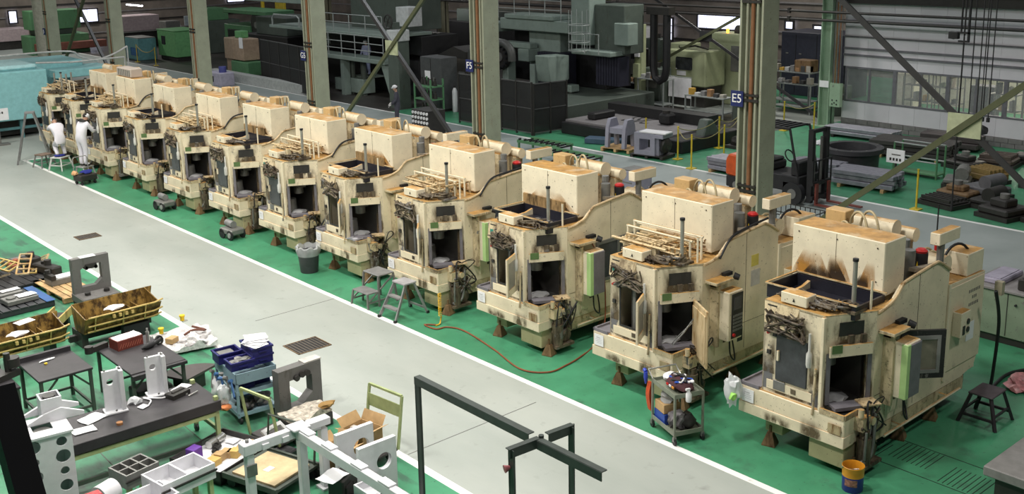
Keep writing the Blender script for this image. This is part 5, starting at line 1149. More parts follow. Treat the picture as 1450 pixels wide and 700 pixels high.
# white castings along the bottom edge
t = thing('white_drum', 'white round drum casting on the floor right of the drilled tower', 'casting', (4.24, 13.05, 0), .4)
B().cyl((-.12, 0, .5), (.14, 0, .5), .15, n=24).build('drum', offw, t); B().box(-.1, .12, -.1, .1, 0, .37).build('stand', offw, t); B().box(-.25, -.12, -.1, .1, .4, .56).build('flange', mgrey(), t)
tag(B().box(-.18, .1, -.08, .08, 0, .12).build('red_case', plain('bright_red', (.5, .03, .04), .4), loc=(3.98, 12.72, .62), bevel=.02), 'red case at the bottom edge below the drilled tower', 'case')
t = thing('small_table', 'low dark table under the red case at the bottom edge', 'table', (3.95, 12.72, 0)); B().box(-.25, .2, -.14, .14, .58, .62).build('top', mdark(), t)
for x in (-.2, .15):
    for y in (-.1, .1): B().box(x-.02, x+.02, y-.02, y+.02, 0, .58).build('leg', mdark(), t)
def pocket(lab, x, y, z, w, d, h, rz, nx, ny, m=offw, stand=None):
    """open casting with pockets"""
    t = thing('pocket_casting', lab, 'casting', (x, y, 0), rz)
    b = B().box(-w/2, w/2, -d/2, d/2, z, z+.03); th = .025
    for i in range(nx+1): xx = -w/2+(w-th)*i/nx; b.box(xx, xx+th, -d/2, d/2, z+.03, z+h)
    for j in range(ny+1):
        yy = -d/2+(d-th)*j/ny
        for i in range(nx): b.box(-w/2+(w-th)*i/nx+th, -w/2+(w-th)*(i+1)/nx, yy, yy+th, z+.03, z+h)
    b.build('body', m, t)
    B().box(-w/2-.02, w/2+.02, -d/2-.02, -d/2, z+h*.5, z+h*.62).build('edge_strip', mdark(), t)
    for sx in (-1, 1):
        for sy in (-1, 1): B().box(sx*(w/2-.06)-.03, sx*(w/2-.06)+.03, sy*(d/2-.06)-.03, sy*(d/2-.06)+.03, 0, z).build('leg', stand or frgn, t)
    return t
pocket('grey casting with six square pockets at the bottom edge', 4.72, 13.28, .45, .5, .42, .2, .2, 3, 2, mgrey())
pocket('white casting with two deep pockets in front of the parts tray', 5.1, 12.72, .45, .8, .5, .22, .15, 2, 1)
pocket('white casting with one wide opening at the bottom edge', 4.52, 12.45, .4, .7, .5, .2, .1, 1, 1)
# tray of small parts
t = thing('parts_tray', 'dark-edged white tray full of small parts and cartons, front of the green floor', 'tray', (6.15, 13.66, 0), .35)
B().box(-.55, .5, -.5, .45, .12, .15).build('base', mwhite(), t)
for a in ((-.56, -.54, -.51, .46), (.5, .52, -.51, .46)): B().box(a[0], a[1], a[2], a[3], .1, .24).build('rim', mdark(), t)
for a in ((-.51, -.49), (.45, .47)): B().box(-.56, .52, a[0], a[1], .1, .24).build('rim', mdark(), t)
B().box(-.5, .45, -.45, .4, 0, .1).build('dolly', mdark(), t)
ca_, sa_ = math.cos(.35), math.sin(.35)
def ont(x, y, z=.152): return (6.15+x*ca_-y*sa_, 13.66+x*sa_+y*ca_, z)
tag(B().box(-.09, .09, -.08, .08, 0, .2).build('purple_box', plain('purple_carton', (.14, .05, .32), .5), loc=ont(-.32, .22), rz=.35, bevel=.005), 'purple carton in the parts tray', 'box')
for k in range(6):
    tag(B().box(-.07, .07, -.06, .06, 0, .09+.02*(k % 2)).box(-.07, .07, .06, .11, .085, .09).build('small_carton', mcard() if k % 3 else plain('tan_carton', (.6, .4, .13), .8), loc=ont(-.28+.14*k-.1*(k > 2), -.14-.12*(k > 2)+.03*(k % 2)), rz=.35+.1*k), 'small brown carton in the parts tray, %s' % ['leftmost of the back row', 'middle of the back row', 'right of the back row', 'leftmost of the front row', 'middle of the front row', 'right end of the front row'][k], 'box')
for k in range(3): tag(B().cyl((0, 0, .03), (.2, 0, .03), .03, n=10).cyl((.05, 0, .03), (.08, 0, .03), .05).build('black_shaft', mdark(), loc=ont(-.05+.12*k, .12+.07*k), rz=.6+.2*k), 'dark shaft in the parts tray, %s' % ('nearest the purple carton', 'middle one', 'next to the bright rolls')[k], 'shaft')
for k in range(2): tag(B().cyl((-.09, 0, .06), (.09, 0, .06), .06, n=14).build('bright_roll', mchrome(), loc=ont(.12+.15*k, .3), rz=.5), 'bright metal roll in the parts tray, %s one' % ('left', 'right')[k], 'roll')
paper(6.45, 13.9, .16, .2, .14, .4, 'white sheet at the back of the parts tray')
# flat cart with the beige board
t = thing('flat_cart', 'low green-grey flat cart carrying a beige board, behind the white gantry', 'cart', (6.4, 12.65, 0), .3)
B().box(-.42, .42, -.5, .5, .17, .21).build('deck', frdk, t)
for sx in (-1, 1): B().box(sx*.43-.02, sx*.43+.02, -.52, .52, .16, .24).build('rim', frdk, t)
for sx in (-1, 1):
    for sy in (-1, 1): B().cyl((sx*.36-.025, sy*.4, .08), (sx*.36+.025, sy*.4, .08), .08, n=16).build('caster', mblack(), t)
B().tube([(.4, -.45, .2), (.47, -.45, .75), (.47, .45, .75), (.4, .45, .2)], .018).build('handle', frdk, t)
o = B().box(-.36, .34, -.40, .40, 0, .03).build('beige_board', plain('beige_board', (.55, .43, .25), .7), loc=(6.4, 12.63, .212), rz=.3); tag(o, 'beige board lying on the flat cart', 'board')
B().box(-.12, .02, -.05, .05, .03, .035).build('paper_label', mpaper(), o)
o = B().box(-.2, .2, -.16, .16, 0, .12).build('dark_crate', mblack(), loc=(6.86, 13.2, 0), rz=.3, bevel=.02); tag(o, 'black crate holding an open pale frame, behind the white gantry', 'crate')
o = B().wall((-.2, -.15), (.2, -.15), 0, .3, .03, [(.05, .35, .06, .24)]).build('open_pale_frame', plain('pale_grey_frame', (.5, .5, .5), .5), loc=(6.86, 13.2, .2), rz=.3); o.rotation_euler = (-1.0, 0, .3); tag(o, 'pale grey window-like frame leaning on the black crate', 'frame')  # an open pale frame, not a monitor casing
# blue trolley with crates
tbl = worn('light_blue_paint', (.26, .38, .44), rust=(.2, .2, .2), rustamt=.66, greyamt=.8)
t = thing('blue_trolley', 'light blue steel trolley carrying dark blue crates beside the aisle', 'trolley', (7.3, 15.05, 0), -.1)
w, d = .34, .46
B().box(-w, w, -d, d, .68, .70).box(-w, -w+.015, -d, d, .7, .86).box(w-.015, w, -d, d, .7, .86).box(-w, w, -d, -d+.015, .7, .86).box(-w, w, d-.015, d, .7, .86).build('top_tray', tbl, t)
for z in (.14, .5): B().box(-w, w, -d, d, z, z+.02).box(-w, w, -d-.005, -d+.01, z, z+.06).box(-w-.005, -w+.01, -d, d, z, z+.06).build('shelf', tbl, t)
for sx in (-1, 1):
    for sy in (-1, 1):
        B().box(sx*(w-.02)-.02, sx*(w-.02)+.02, sy*(d-.02)-.02, sy*(d-.02)+.02, .12, .7).build('post', tbl, t); B().cyl((sx*(w-.05)-.02, sy*(d-.05), .055), (sx*(w-.05)+.02, sy*(d-.05), .055), .055).build('caster', mblack(), t)
nav = plain('navy_plastic', (.018, .018, .13), .4)
def crate(lab, x, y, z, w, d, h, rz=-.1, m=nav, fill=None):
    t = thing('plastic_crate', lab, 'crate', (x, y, z), rz, 'plastic crates on the blue trolley'); th = .015
    B().box(-w, w, -d, d, 0, th).box(-w, w, -d, -d+th, th, h).box(-w, w, d-th, d, th, h).box(-w, -w+th, -d+th, d-th, th, h).box(w-th, w, -d+th, d-th, th, h).build('shell', m, t)
    B().box(-w-.015, w+.015, -d-.015, -d, h-.03, h).box(-w-.015, w+.015, d, d+.015, h-.03, h).box(-w-.015, -w, -d, d, h-.03, h).box(w, w+.015, -d, d, h-.03, h).build('rim', m, t)
    B().box(-w*.4, w*.4, -d-.02, -d-.001, h*.35, h*.5).build('grip', m, t)
    if fill: fill.build('contents', mgrey() if fill is not None else m, t)
    return t
crate('dark blue crate at the back left of the blue trolley top', 7.12, 15.3, .86, .19, .15, .17, fill=B().box(-.14, .1, -.1, .1, .02, .14))
crate('dark blue crate of small grey parts at the front of the blue trolley top', 7.13, 14.88, .86, .19, .14, .14, fill=B().blob((0, 0, .11), (.16, .11, .04), 3, .4, 3))
crate('lower dark blue crate at the right end of the blue trolley top', 7.5, 15.0, .86, .17, .25, .15)
crate('upper dark blue crate heaped with papers, right end of the blue trolley', 7.5, 15.0, 1.012, .17, .25, .13, fill=B().box(-.14, .14, -.2, .2, .02, .1))
for k in range(4): paper(7.44+.03*k, 14.92+.05*k, 1.14+.016*k, .28, .36, .2+.35*k, 'paper sheet on the upper blue crate, %s of the heap' % ('lowest', 'second', 'third', 'topmost')[k])
crate('dark blue crate on the middle shelf of the blue trolley, left', 7.18, 14.95, .52, .13, .2, .13)
crate('dark blue crate on the middle shelf of the blue trolley, right', 7.47, 14.98, .52, .13, .2, .13)
for k, (x, y, m, lab) in enumerate(((7.15, 14.8, mdark(), 'dark rags on the bottom shelf of the blue trolley, left'), (7.42, 14.8, plain('grey_brown_rag', (.25, .23, .22), .9, var=.4), 'grey rags on the bottom shelf of the blue trolley, right'), (7.3, 15.15, plain('blue_rag', (.03, .08, .25), .9), 'blue rag at the back of the bottom shelf'))):
    tag(B().blob((0, 0, .09), (.14, .14, .1), 31+k, .3, 3).build('rag_heap', m, loc=(x, y, .165)), lab, 'rag')
tag(B().blob((0, 0, 0), (.1, .09, .17), 41, .25, 3).build('plastic_bag', plb, loc=(6.78, 14.8, .52)), 'clear plastic bag with an orange cloth hanging at the left end of the blue trolley', 'bag')
tag(B().blob((0, 0, 0), (.09, .08, .05), 42, .2, 2).build('orange_cloth', plain('orange_cloth', (.65, .22, .08), .8), loc=(6.76, 14.72, .33)), 'orange cloth at the bottom of the hanging clear bag', 'cloth')
tag(B().blob((0, 0, 0), (.08, .08, .19), 43, .2, 3).build('white_bag', mwhite(), loc=(6.83, 15.15, .5)), 'white bag hanging at the left end of the blue trolley', 'bag')
for k in range(6):
    o = B().beam((0, 0, 0), (.02, 0, -.26), .03, .02).cyl((0, -.02, 0), (0, .05, .01), .03, n=8).build('hand_tool', mgrey() if k % 2 else plain('blue_tool', (.05, .13, .3), .5), loc=(6.88-.03*(k % 3), 14.72+.1*k, .74+.03*(k % 2)), rz=.4*k); o.rotation_euler = (.2*(k-3), .25, .4*k)
    tag(o, 'hand tool hanging on the left end of the blue trolley, %s from the front' % ['first', 'second', 'third', 'fourth', 'fifth', 'sixth'][k], 'tool')
# second square casting
t = thing('square_casting', 'grey upright square casting with a large opening, right of the blue trolley', 'casting', (7.88, 14.42, 0), .05)
B().wall((-.40, -.09), (.40, -.09), 0, .82, .18, [(.2, .62, .16, .62)]).build('frame', castm, t)
B().prism([(.22, .16), (.22, .32), (.02, .16)], -.09, .09, 'y').build('corner_web', castm, t)
B().box(.1, .42, -.08, .1, .82, .84).build('pale_pad', plain('pale_pad', (.5, .48, .45), .6), t)
for x in (-.08, .12, .02): B().cyl((x, -.14, .64+.04*(x > 0)), (x, .0, .66), .05, n=12).build('knuckle', mdark(), t)
t = thing('rag_heap', 'heap of stained white rags on a low box in front of the grey square casting', 'rags', (7.6, 13.85, 0), .1)
B().box(-.3, .42, -.25, .22, 0, .22).build('box', mdark(), t, .01); B().cloth(-.3, .42, -.25, .22, .24, .09, 9, 16, 12).build('rags', plain('stained_rag', (.5, .45, .38), .9, var=.45, scale=12), t)
tag(B().blob((0, 0, 0), (.14, .07, .05), 51, .35, 2).build('brown_glove', plain('brown_glove', (.3, .18, .06), .8), loc=(8.0, 13.75, .31)), 'brown work glove at the right end of the stained rags', 'glove')
# green handled platform trolleys
def platform_trolley(lab, x, y, rz, l, w, panel):
    t = thing('platform_trolley', lab, 'trolley', (x, y, 0), rz)
    B().box(-w/2, w/2, -l, 0, .13, .17).build('deck', plain('dark_deck', (.06, .055, .055), .7), t, .008)
    for sx in (-1, 1):
        B().beam((sx*w/2, 0, .15), (sx*w/2, .12, .95), .035, .035).build('upright', frgn, t)
        for yy in (-.1, -l+.1): B().cyl((sx*(w/2-.08)-.02, yy, .065), (sx*(w/2-.08)+.02, yy, .065), .065).build('wheel', mblack(), t)
    B().beam((-w/2, .12, .95), (w/2, .12, .95), .035, .035).build('handle', frgn, t)
    if panel: B().beam((-w/2, .085, .72), (w/2, .085, .72), .012, .2).build('panel', frgn, t)
    return t
platform_trolley('green-handled platform trolley with cardboard boxes beside the aisle', 8.08, 12.35, -1.45, .62, .72, True)
platform_trolley('green-handled platform trolley left of the stained rags', 6.83, 13.62, 1.75, .5, .68, False)
def carton(lab, x, y, z, w, d, h, rz, fill):
    t = thing('cardboard_box', lab, 'box', (x, y, z), rz); th = .008
    B().box(-w, w, -d, d, 0, th).box(-w, w, -d, -d+th, th, h).box(-w, w, d-th, d, th, h).box(-w, -w+th, -d+th, d-th, th, h).box(w-th, w, -d+th, d-th, th, h).build('box_body', mcard(), t)
    for a, b_, o in (((-w, -d, h), (w, -d, h), (0, -.13, .07)), ((-w, d, h), (w, d, h), (0, .1, .12)), ((-w, -d, h), (-w, d, h), (-.14, 0, .06)), ((w, -d, h), (w, d, h), (.08, 0, .14))):
        a = Vector(a); b_ = Vector(b_); o = Vector(o); n = Vector((0, 0, .004))
        B().add([a, b_, b_+o, a+o, a+n, b_+n, b_+o+n, a+o+n], [(3,2,1,0),(4,5,6,7),(0,1,5,4),(1,2,6,5),(2,3,7,6),(3,0,4,7)]).build('flap', mcard(), t)
    fill.build('packing', plain('packing_white', (.6, .55, .5), .8, var=.3, scale=10), t)
    return t
carton('open cardboard box with white packing on the green-handled trolley', 7.78, 12.4, .172, .2, .22, .3, .2, B().blob((0, 0, .22), (.15, .16, .08), 61, .4, 3))
carton('open cardboard box behind the white plates with holes', 7.22, 12.15, .172, .17, .2, .28, .3, B().blob((0, 0, .2), (.12, .13, .07), 62, .4, 3))
tag(B().box(-.22, .18, -.3, .3, 0, .17).build('low_skid', mdark(), loc=(7.18, 12.13, 0), rz=.2, bevel=.01), 'low dark skid under the cardboard box behind the white plates', 'skid')
# white gantry frame
t = thing('white_gantry', 'white painted gantry frame of square beams, front of the picture', 'gantry', (6.3, 11.6, 0))
def gp(x, y, z): return (x-6.3, y-11.6, z)
z = .98
B().beam(gp(5.76, 12.02, z), gp(6.86, 12.02, z), .10, .14).build('cross_beam', offw, t, .008)
B().box(6.68-6.3, 7.0-6.3, 11.95-11.6, 12.1-11.6, z-.03, z+.075).build('end_block', offw, t, .008)
B().beam(gp(6.5, 11.96, z), gp(6.52, 9.4, z), .11, .14).build('long_beam', offw, t, .008)
for y in (11.75, 11.2, 10.5, 9.9): B().box(6.46-6.3, 6.58-6.3, y-11.6-.12, y-11.6+.12, z+.07, z+.095).build('pad', offw, t, .004)
B().beam(gp(6.57, 11.9, z+.03), gp(6.59, 9.5, z+.03), .02, .03).build('guide_rail', mchrome(), t)
B().box(6.38-6.3, 6.64-6.3, 11.86-11.6, 12.1-11.6, z+.07, z+.1).build('corner_plate', offw, t, .006)
B().box(5.68-6.3, 5.86-6.3, 11.93-11.6, 12.11-11.6, z-.06, z+.09).build('corner_block', offw, t, .01)
B().cyl(gp(5.77, 12.02, z+.09), gp(5.77, 12.02, z+.13), .025).build('lifting_eye', mgrey(), t)
for x, y in ((5.77, 12.0), (6.5, 11.9), (6.52, 9.5), (6.9, 12.02)): B().box(x-6.3-.055, x-6.3+.055, y-11.6-.055, y-11.6+.055, .03, z-.07).build('post', offw, t, .008); B().box(x-6.3-.1, x-6.3+.1, y-11.6-.1, y-11.6+.1, 0, .03).build('foot', offw, t)
B().box(5.7-6.3, 5.84-6.3, 11.92-11.6, 11.945-11.6, .62, .78).build('grey_plate', mgrey(), t)
for k in range(3): B().box(5.95+.3*k-6.3, 6.05+.3*k-6.3, 11.94-11.6, 11.97-11.6, z-.06, z+.02).build('stop', offw, t, .004)
# white plates with round holes
def hplate(lab, x, y, rz, w, h, r, z=.12):
    t = thing('white_plate', lab, 'plate', (x, y, z), rz)
    B().holed(w, h, .07, (w*.66, h*.62), r, 28).build('plate', offw, t, loc=(-w/2, -.035, 0))
    B().lathe([(r, -.04), (r+.015, -.04), (r+.015, .0), (r, .0)], n=24, cap0=False, cap1=False).build('ring', mgrey(), t, loc=(w*.16, .0, h*.62)).rotation_euler = (PI/2, 0, 0)
    for zz in (.2*h, .45*h): B().cyl((w/2, 0, zz), (w/2+.015, 0, zz), .015, n=8).build('bolt', mgrey(), t)
    return t
hplate('white plate with a round hole, the farther of two beside the gantry', 7.2, 11.7, .0, .6, .78, .13)
hplate('white plate with a round hole, the nearer of two beside the gantry', 7.2, 11.15, .0, .6, .78, .12)
t = thing('plate_stand', 'dark stand carrying the two white plates with holes', 'stand', (7.2, 11.4, 0)); B().box(-.3, .3, -.4, .42, .07, .12).build('bed', mdark(), t); B().box(-.28, .28, -.38, .4, 0, .07).build('base', mblack(), t)
pocket('low white casting with clamps below the gantry beam', 6.97, 10.88, .32, .4, .4, .14, .0, 1, 1)
tag(B().box(-.25, .25, -.12, .12, 0, .5).box(-.2, .0, -.14, -.12, .1, .4).build('dark_bracket', mdark(), loc=(6.83, 11.4, 0), rz=.5, bevel=.02), 'dark bracket assembly under the white gantry beam', 'bracket')
paper(6.62, 11.35, .52, .34, .3, .3, 'white sheet on the dark bracket under the gantry')
tag(B().box(-.12, .12, -.05, .05, 0, .07).cyl((-.1, 0, .07), (-.1, 0, .12), .03).build('black_clamp', mblack(), loc=(6.8, 10.45, .48), rz=.6, bevel=.01), 'black clamp on the low white casting near the bottom edge', 'clamp')
t = thing('white_pedestal', 'white pedestal block with bolts under the black clamp', 'pedestal', (6.78, 10.4, 0)); B().box(-.2, .2, -.2, .2, 0, .44).build('block', offw, t, .01); B().box(-.25, .25, -.25, .25, .44, .478).build('cap_plate', offw, t, .006)
# dark handrail right in front of the viewer, bottom left
t = thing('handrail', 'dark railing bar close to the viewer at the bottom left edge', 'railing', (.44, 1.95, 6.2))
B().beam((.06, .13, .47), (.055, -.02, .26), .05, .06).beam((.05, -.03, .25), (.02, -.25, -.1), .05, .06).build('bar', mblack(), t)

# ================================================================== BACKGROUND BEYOND THE ROW
dgr = worn('dark_grey_green_machine', (.085, .105, .09), rust=(.05, .04, .03), rustamt=.58)
lgr = worn('pale_grey_green_machine', (.22, .275, .245), rust=(.1, .09, .07), rustamt=.62)
ggr = worn('green_machine_paint', (.10, .24, .12), rust=(.05, .06, .03), rustamt=.6)
blm = plain('near_black_machine', (.016, .016, .017), .5); bel = plain('navy_bellows', (.02, .02, .035), .6)
mesh_m = plain('black_guard_mesh', (.02, .02, .02), .6, alpha=.82); yelp = plain('yellow_post_paint', (.55, .42, .03), .5)
galv = plain('galvanised_rail', (.32, .35, .34), .5, .3)
# daylight windows
for p, al, w, h, nx, nz in (((49.78, 38.6, 1.95), 'y', 3.2, .85, 5, 1), ((49.78, 42.4, 1.1), 'y', .5, 1.3, 1, 3), ((49.78, 46.3, 1.6), 'y', .8, .7, 2, 1), ((49.78, 33.9, 2.2), 'y', .45, .4, 1, 1), ((49.78, 31.9, 2.1), 'y', .9, .35, 2, 1)):
    daywin(p, al, w, h, nx, nz)
for p, w, h, nx in (((30.6, 87.75, 1.3), 3.2, 1.0, 4), ((25.7, 87.75, 1.6), .55, .9, 1), ((35.4, 87.75, .9), 1.4, .6, 2), ((44.5, 87.75, 2.2), 1.6, .5, 2)):
    daywin(p, 'x', w, h, nx, 1)
# overhead pipes along the second column line
for z, lab in ((4.15, 'lower of two dark pipes running in front of the panel wall'), (4.46, 'upper of two dark pipes running in front of the panel wall')):
    t = thing('overhead_pipe', lab, 'pipe', (35.2, 26, z)); B().cyl((0, -24, 0), (0, 30, 0), .05, n=8).build('pipe_run', mdark(), t)
    for k in range(5): B().box(-.06, .06, -20+9*k-.05, -20+9*k+.05, -.1, .1).build('pipe_clamp', mdark(), t)
t = thing('crane_girder', 'dark girder crossing high at the back', 'girder', (35.45, 26, 5.4)); B().box(-.2, .2, -24, 45, 0, .1).box(-.05, .05, -24, 45, .1, .7).box(-.2, .2, -24, 45, .7, .8).build('girder_beam', mdark(), t)
# hanging crane pendant, cables and hooks
t = thing('crane_pendant', 'black crane control pendant hanging before the white panel wall', 'pendant', (24, 11.7, 4.9))
B().box(-.06, .06, .05, .28, .05, .22).build('control_box', mblack(), t, .01); B().box(-.03, .03, -.2, .05, -.02, .02).box(-.03, .03, -.2, -.16, .02, .22).box(-.03, .03, -.2, .05, .18, .22).build('bracket', mblack(), t)
B().cyl((0, -.18, .2), (0, -.18, 4), .03, n=8).build('rigid_pipe', mblack(), t); B().cyl((0, 0, .2), (0, 0, 4), .022, n=8).build('cable', mblack(), t); B().cyl((0, .15, .2), (0, .2, .05), .05, n=8).build('switch', mblack(), t)
t = thing('chain_hoist', 'long dark hoist chain with a red rod at its end, before the panel wall', 'hoist', (24, 11.62, .0))
B().cyl((0, 0, 1.1), (0, 0, 9), .02, n=6).build('chain', mblack(), t); B().cyl((0, 0, .9), (0, 0, 1.3), .035, .02, n=8).build('hook', mblack(), t)
t = thing('rod_hook', 'red rod standing behind the nearest machine', 'rod', (18.4, 9.15, 0)); B().cyl((0, 0, .1), (0, 0, 1.9), .03, n=8).build('rod', redm, t); B().cyl((0, 0, 1.9), (0, 0, 2.5), .015, n=6).build('wire', mblack(), t); B().cyl((0, 0, 0), (0, 0, .1), .12).build('rod_base', mdark(), t)
for k, y in enumerate((11.38, 11.2, 11.05, 10.92)):
    t = thing('hanging_cable', 'dark hanging cable, %s of four to the right of the crane pendant' % ['first', 'second', 'third', 'fourth'][k], 'cable', (24, y, 3.2)); B().cyl((0, 0, 0), (0, 0, 6), .014, n=6).build('cable', mblack(), t)
    B().box(-.03, .03, -.03, .03, -.1, 0).build('end_weight', mblack(), t)
t = thing('hook_block', 'small black hook block hanging below the cables in front of the wall', 'hook', (24, 11.1, 2.75)); B().blob((0, 0, .15), (.08, .2, .13), 3, .2).build('block', mblack(), t); B().tube(arc((0, .1, .0), .08, 0, PI*1.5, 8, (0, 1, 0), (0, 0, 1)), .02).build('hook', mblack(), t); B().cyl((0, 0, .25), (0, 0, 6), .012, n=6).build('cable', mblack(), t)
t = thing('hanging_pipe', 'dull red pipe hanging at the right edge before the wall', 'pipe', (30, 11.9, 3.2)); B().cyl((0, 0, 0), (0, 0, 6), .03, n=6).build('pipe', rustv, t)
# room behind the window band: shelving and clutter
rr = random.Random(12)
t = bpy.data.objects.new('wall_office', None); COL.objects.link(t); struct(t)
B().box(43.5, 43.6, 2, 24, 0, 4).build('plaster', plain('pale_office_wall', (.42, .40, .33), .7), t)
k = 0
cols_ = [(.5, .48, .4), (.16, .2, .13), (.42, .28, .1), (.07, .07, .08), (.55, .5, .42), (.3, .3, .3)]
for y in [21.6-1.15*i for i in range(12)]:
    h = rr.uniform(1.3, 2.3); kind = k % 3
    t = thing('storage_shelf' if kind else 'tall_cabinet', 'cluttered %s behind the window band, number %s from the left' % (('cabinet', 'shelf', 'rack')[kind], ['one', 'two', 'three', 'four', 'five', 'six', 'seven', 'eight', 'nine', 'ten', 'eleven', 'twelve'][k]), 'shelf' if kind else 'cabinet', (38.6+rr.uniform(0, 2.2), y, 0))
    m1 = plain('office_colour_%s' % 'abcdef'[k % 6], cols_[k % 6], .6)
    if kind == 0: B().box(-.3, .3, -.45, .45, 0, h).build('cabinet_body', m1, t, .02); B().box(-.31, -.3, -.01, .01, .1, h-.1).build('door_gap', mdark(), t)
    else:
        for z in (.3, .9, 1.5, 2.0): B().box(-.3, .3, -.5, .5, z, z+.03).build('shelf_board', mgrey(), t)
        for sx in (-.29, .29):
            for sy in (-.49, .49): B().box(sx-.02, sx+.02, sy-.02, sy+.02, 0, 2.2).build('post', mgrey(), t)
        for q in range(7):
            z = (.331, .931, 1.531)[q % 3]; yy = -.42+.13*q; hh = rr.uniform(.12, .4)
            o = B().box(-.2, .1, -.055, .055, 0, hh).build('carton', plain('office_colour_%s' % 'abcdef'[(q+k) % 6], cols_[(q+k) % 6], .6), loc=(t.location.x, y+yy, z)); tag(o, '%s carton, %s along shelf unit %s behind the window band' % (('cream', 'olive', 'ochre', 'black', 'ivory', 'grey')[(q+k) % 6], ['first', 'second', 'third', 'fourth', 'fifth', 'sixth', 'seventh'][q], ['one', 'two', 'three', 'four', 'five', 'six', 'seven', 'eight', 'nine', 'ten', 'eleven', 'twelve'][k]), 'box', 'cartons behind the window band')
    k += 1
# stacks on the green floor before the panel wall
alb = plain('aluminium_bar', (.26, .26, .30), .45, .4)
def barstack(lab, x, y, rz, n, layers, l, s, m, z0=.1):
    t = thing('bar_stack', lab, 'bars', (x, y, 0), rz)
    for yy in (-l*.35, l*.35): B().box(-n*s/2-.05, n*s/2+.05, yy-.05, yy+.05, 0, z0).build('bearer', mwood() if layers > 2 else mdark(), t)
    for j in range(layers):
        for i in range(n-j % 2): cput('bar%.2f%.2f%s' % (l, s, m.name), 'bar', lambda: B().box(-s*.46, s*.46, -l/2, l/2, 0, s*.92).mesh('bar', m, s*.08), t, (-n*s/2+s*(i+.5+.5*(j % 2)), rr.uniform(-.06, .06), z0+j*s))
    return t
barstack('stack of bright aluminium bars on the near side of the big ring', 28.1, 16.2, .1, 7, 3, 1.9, .14, alb)
barstack('second stack of aluminium bars left of the front stack, by the forklift', 28.3, 18.0, .1, 5, 3, 1.5, .14, alb)
barstack('low stack of grey bars left of the E5 column', 26.9, 20.4, .0, 6, 3, 1.1, .13, alb)
barstack('long pale bars lying along the wall behind the big ring', 34.8, 20.4, .05, 7, 2, 2.6, .14, alb)
barstack('dark beams stacked right of the big ring', 33.0, 17.4, .2, 8, 3, 2.6, .16, plain('dark_beam', (.045, .042, .04), .6))
barstack('dark rolled profiles stacked near the wall right of the beams', 35.2, 17.2, .1, 5, 2, 2.0, .2, plain('dark_profile', (.06, .05, .05), .6))
t = thing('steel_ring', 'big dark flanged steel ring standing on the green floor behind the forklift', 'ring', (29.75, 17.75, 0))
B().lathe([(.8, .05), (.82, .5), (.82, .62), (.95, .64), (.95, .78), (.72, .78), (.70, .6), (.68, .05)], n=40, cap0=False, cap1=False).build('ring_body', plain('dark_cast_iron', (.045, .045, .05), .45), t)
B().cyl((0, 0, 0), (0, 0, .06), .9, n=30).build('ring_base', mdark(), t)
for k in range(12): B().cyl((.87*math.cos(k*PI/6), .87*math.sin(k*PI/6), .78), (.87*math.cos(k*PI/6), .87*math.sin(k*PI/6), .8), .03, n=6).build('bolt', mgrey(), t)
tag(B().blob((0, 0, .1), (.3, .16, .1), 5, .3).build('white_sheet', mwhite(), loc=(29.2, 18.62, .75)), 'white plastic sheet over the rim of the big ring', 'sheet')
t = thing('notice_board', 'small white notice sign on a post beside the aluminium bars', 'sign', (28.1, 15.35, 0)); B().cyl((0, 0, 0), (0, 0, 1.2), .03).build('post', mdark(), t); B().box(-.05, -.03, -.28, .28, .85, 1.25).build('board', mpaper(), t)
for k in range(4): B().box(-.055, -.05, -.18+.1*k, -.12+.1*k, .92, 1.0).build('character', mdark(), t)
B().box(-.055, -.05, -.16, .12, 1.08, 1.12).build('print_line', mgrey(), t)
t = thing('tube_rack', 'green tube rack with a rail behind the notice sign', 'rack', (30.5, 15.9, 0))
for yy in (-.7, .7):
    for xx in (-.25, .25): B().cyl((xx, yy, 0), (xx, yy, 1.0), .03).build('post', ggr, t)
for z in (.5, 1.0): B().cyl((-.25, -.7, z), (-.25, .7, z), .025).cyl((.25, -.7, z), (.25, .7, z), .025).build('rail', galv, t)
B().box(-.25, .25, -.7, .7, .1, .14).build('shelf', ggr, t)
names = ['grey winch block', 'rusty flange block', 'dark gearbox', 'long oily shaft block', 'flat bolted plate', 'yellow-brown casting', 'grey cone hopper', 'dark spare slide', 'ribbed motor', 'pale sheet bundle', 'brown valve body', 'dark coupling', 'grey bracket', 'oily bed section', 'low dark frame', 'black crate']
pos = [(30.0, 14.4), (28.6, 13.7), (27.6, 13.6), (28.2, 12.6), (27.5, 11.9), (31.0, 14.0), (29.3, 13.2), (32.5, 15.4), (33.5, 14.8), (33.6, 12.6), (31.4, 12.6), (30.2, 11.6), (34.6, 14.2), (29.0, 11.0), (27.6, 10.7), (31.5, 11.0)]
cm = [mgrey(), mbrown(), mdark(), mdark(), mdark(), plain('ochre_casting', (.25, .17, .06), .6), plain('dim_grey', (.12, .12, .13), .5), mdark(), plain('dim_brown', (.08, .06, .05), .6)]
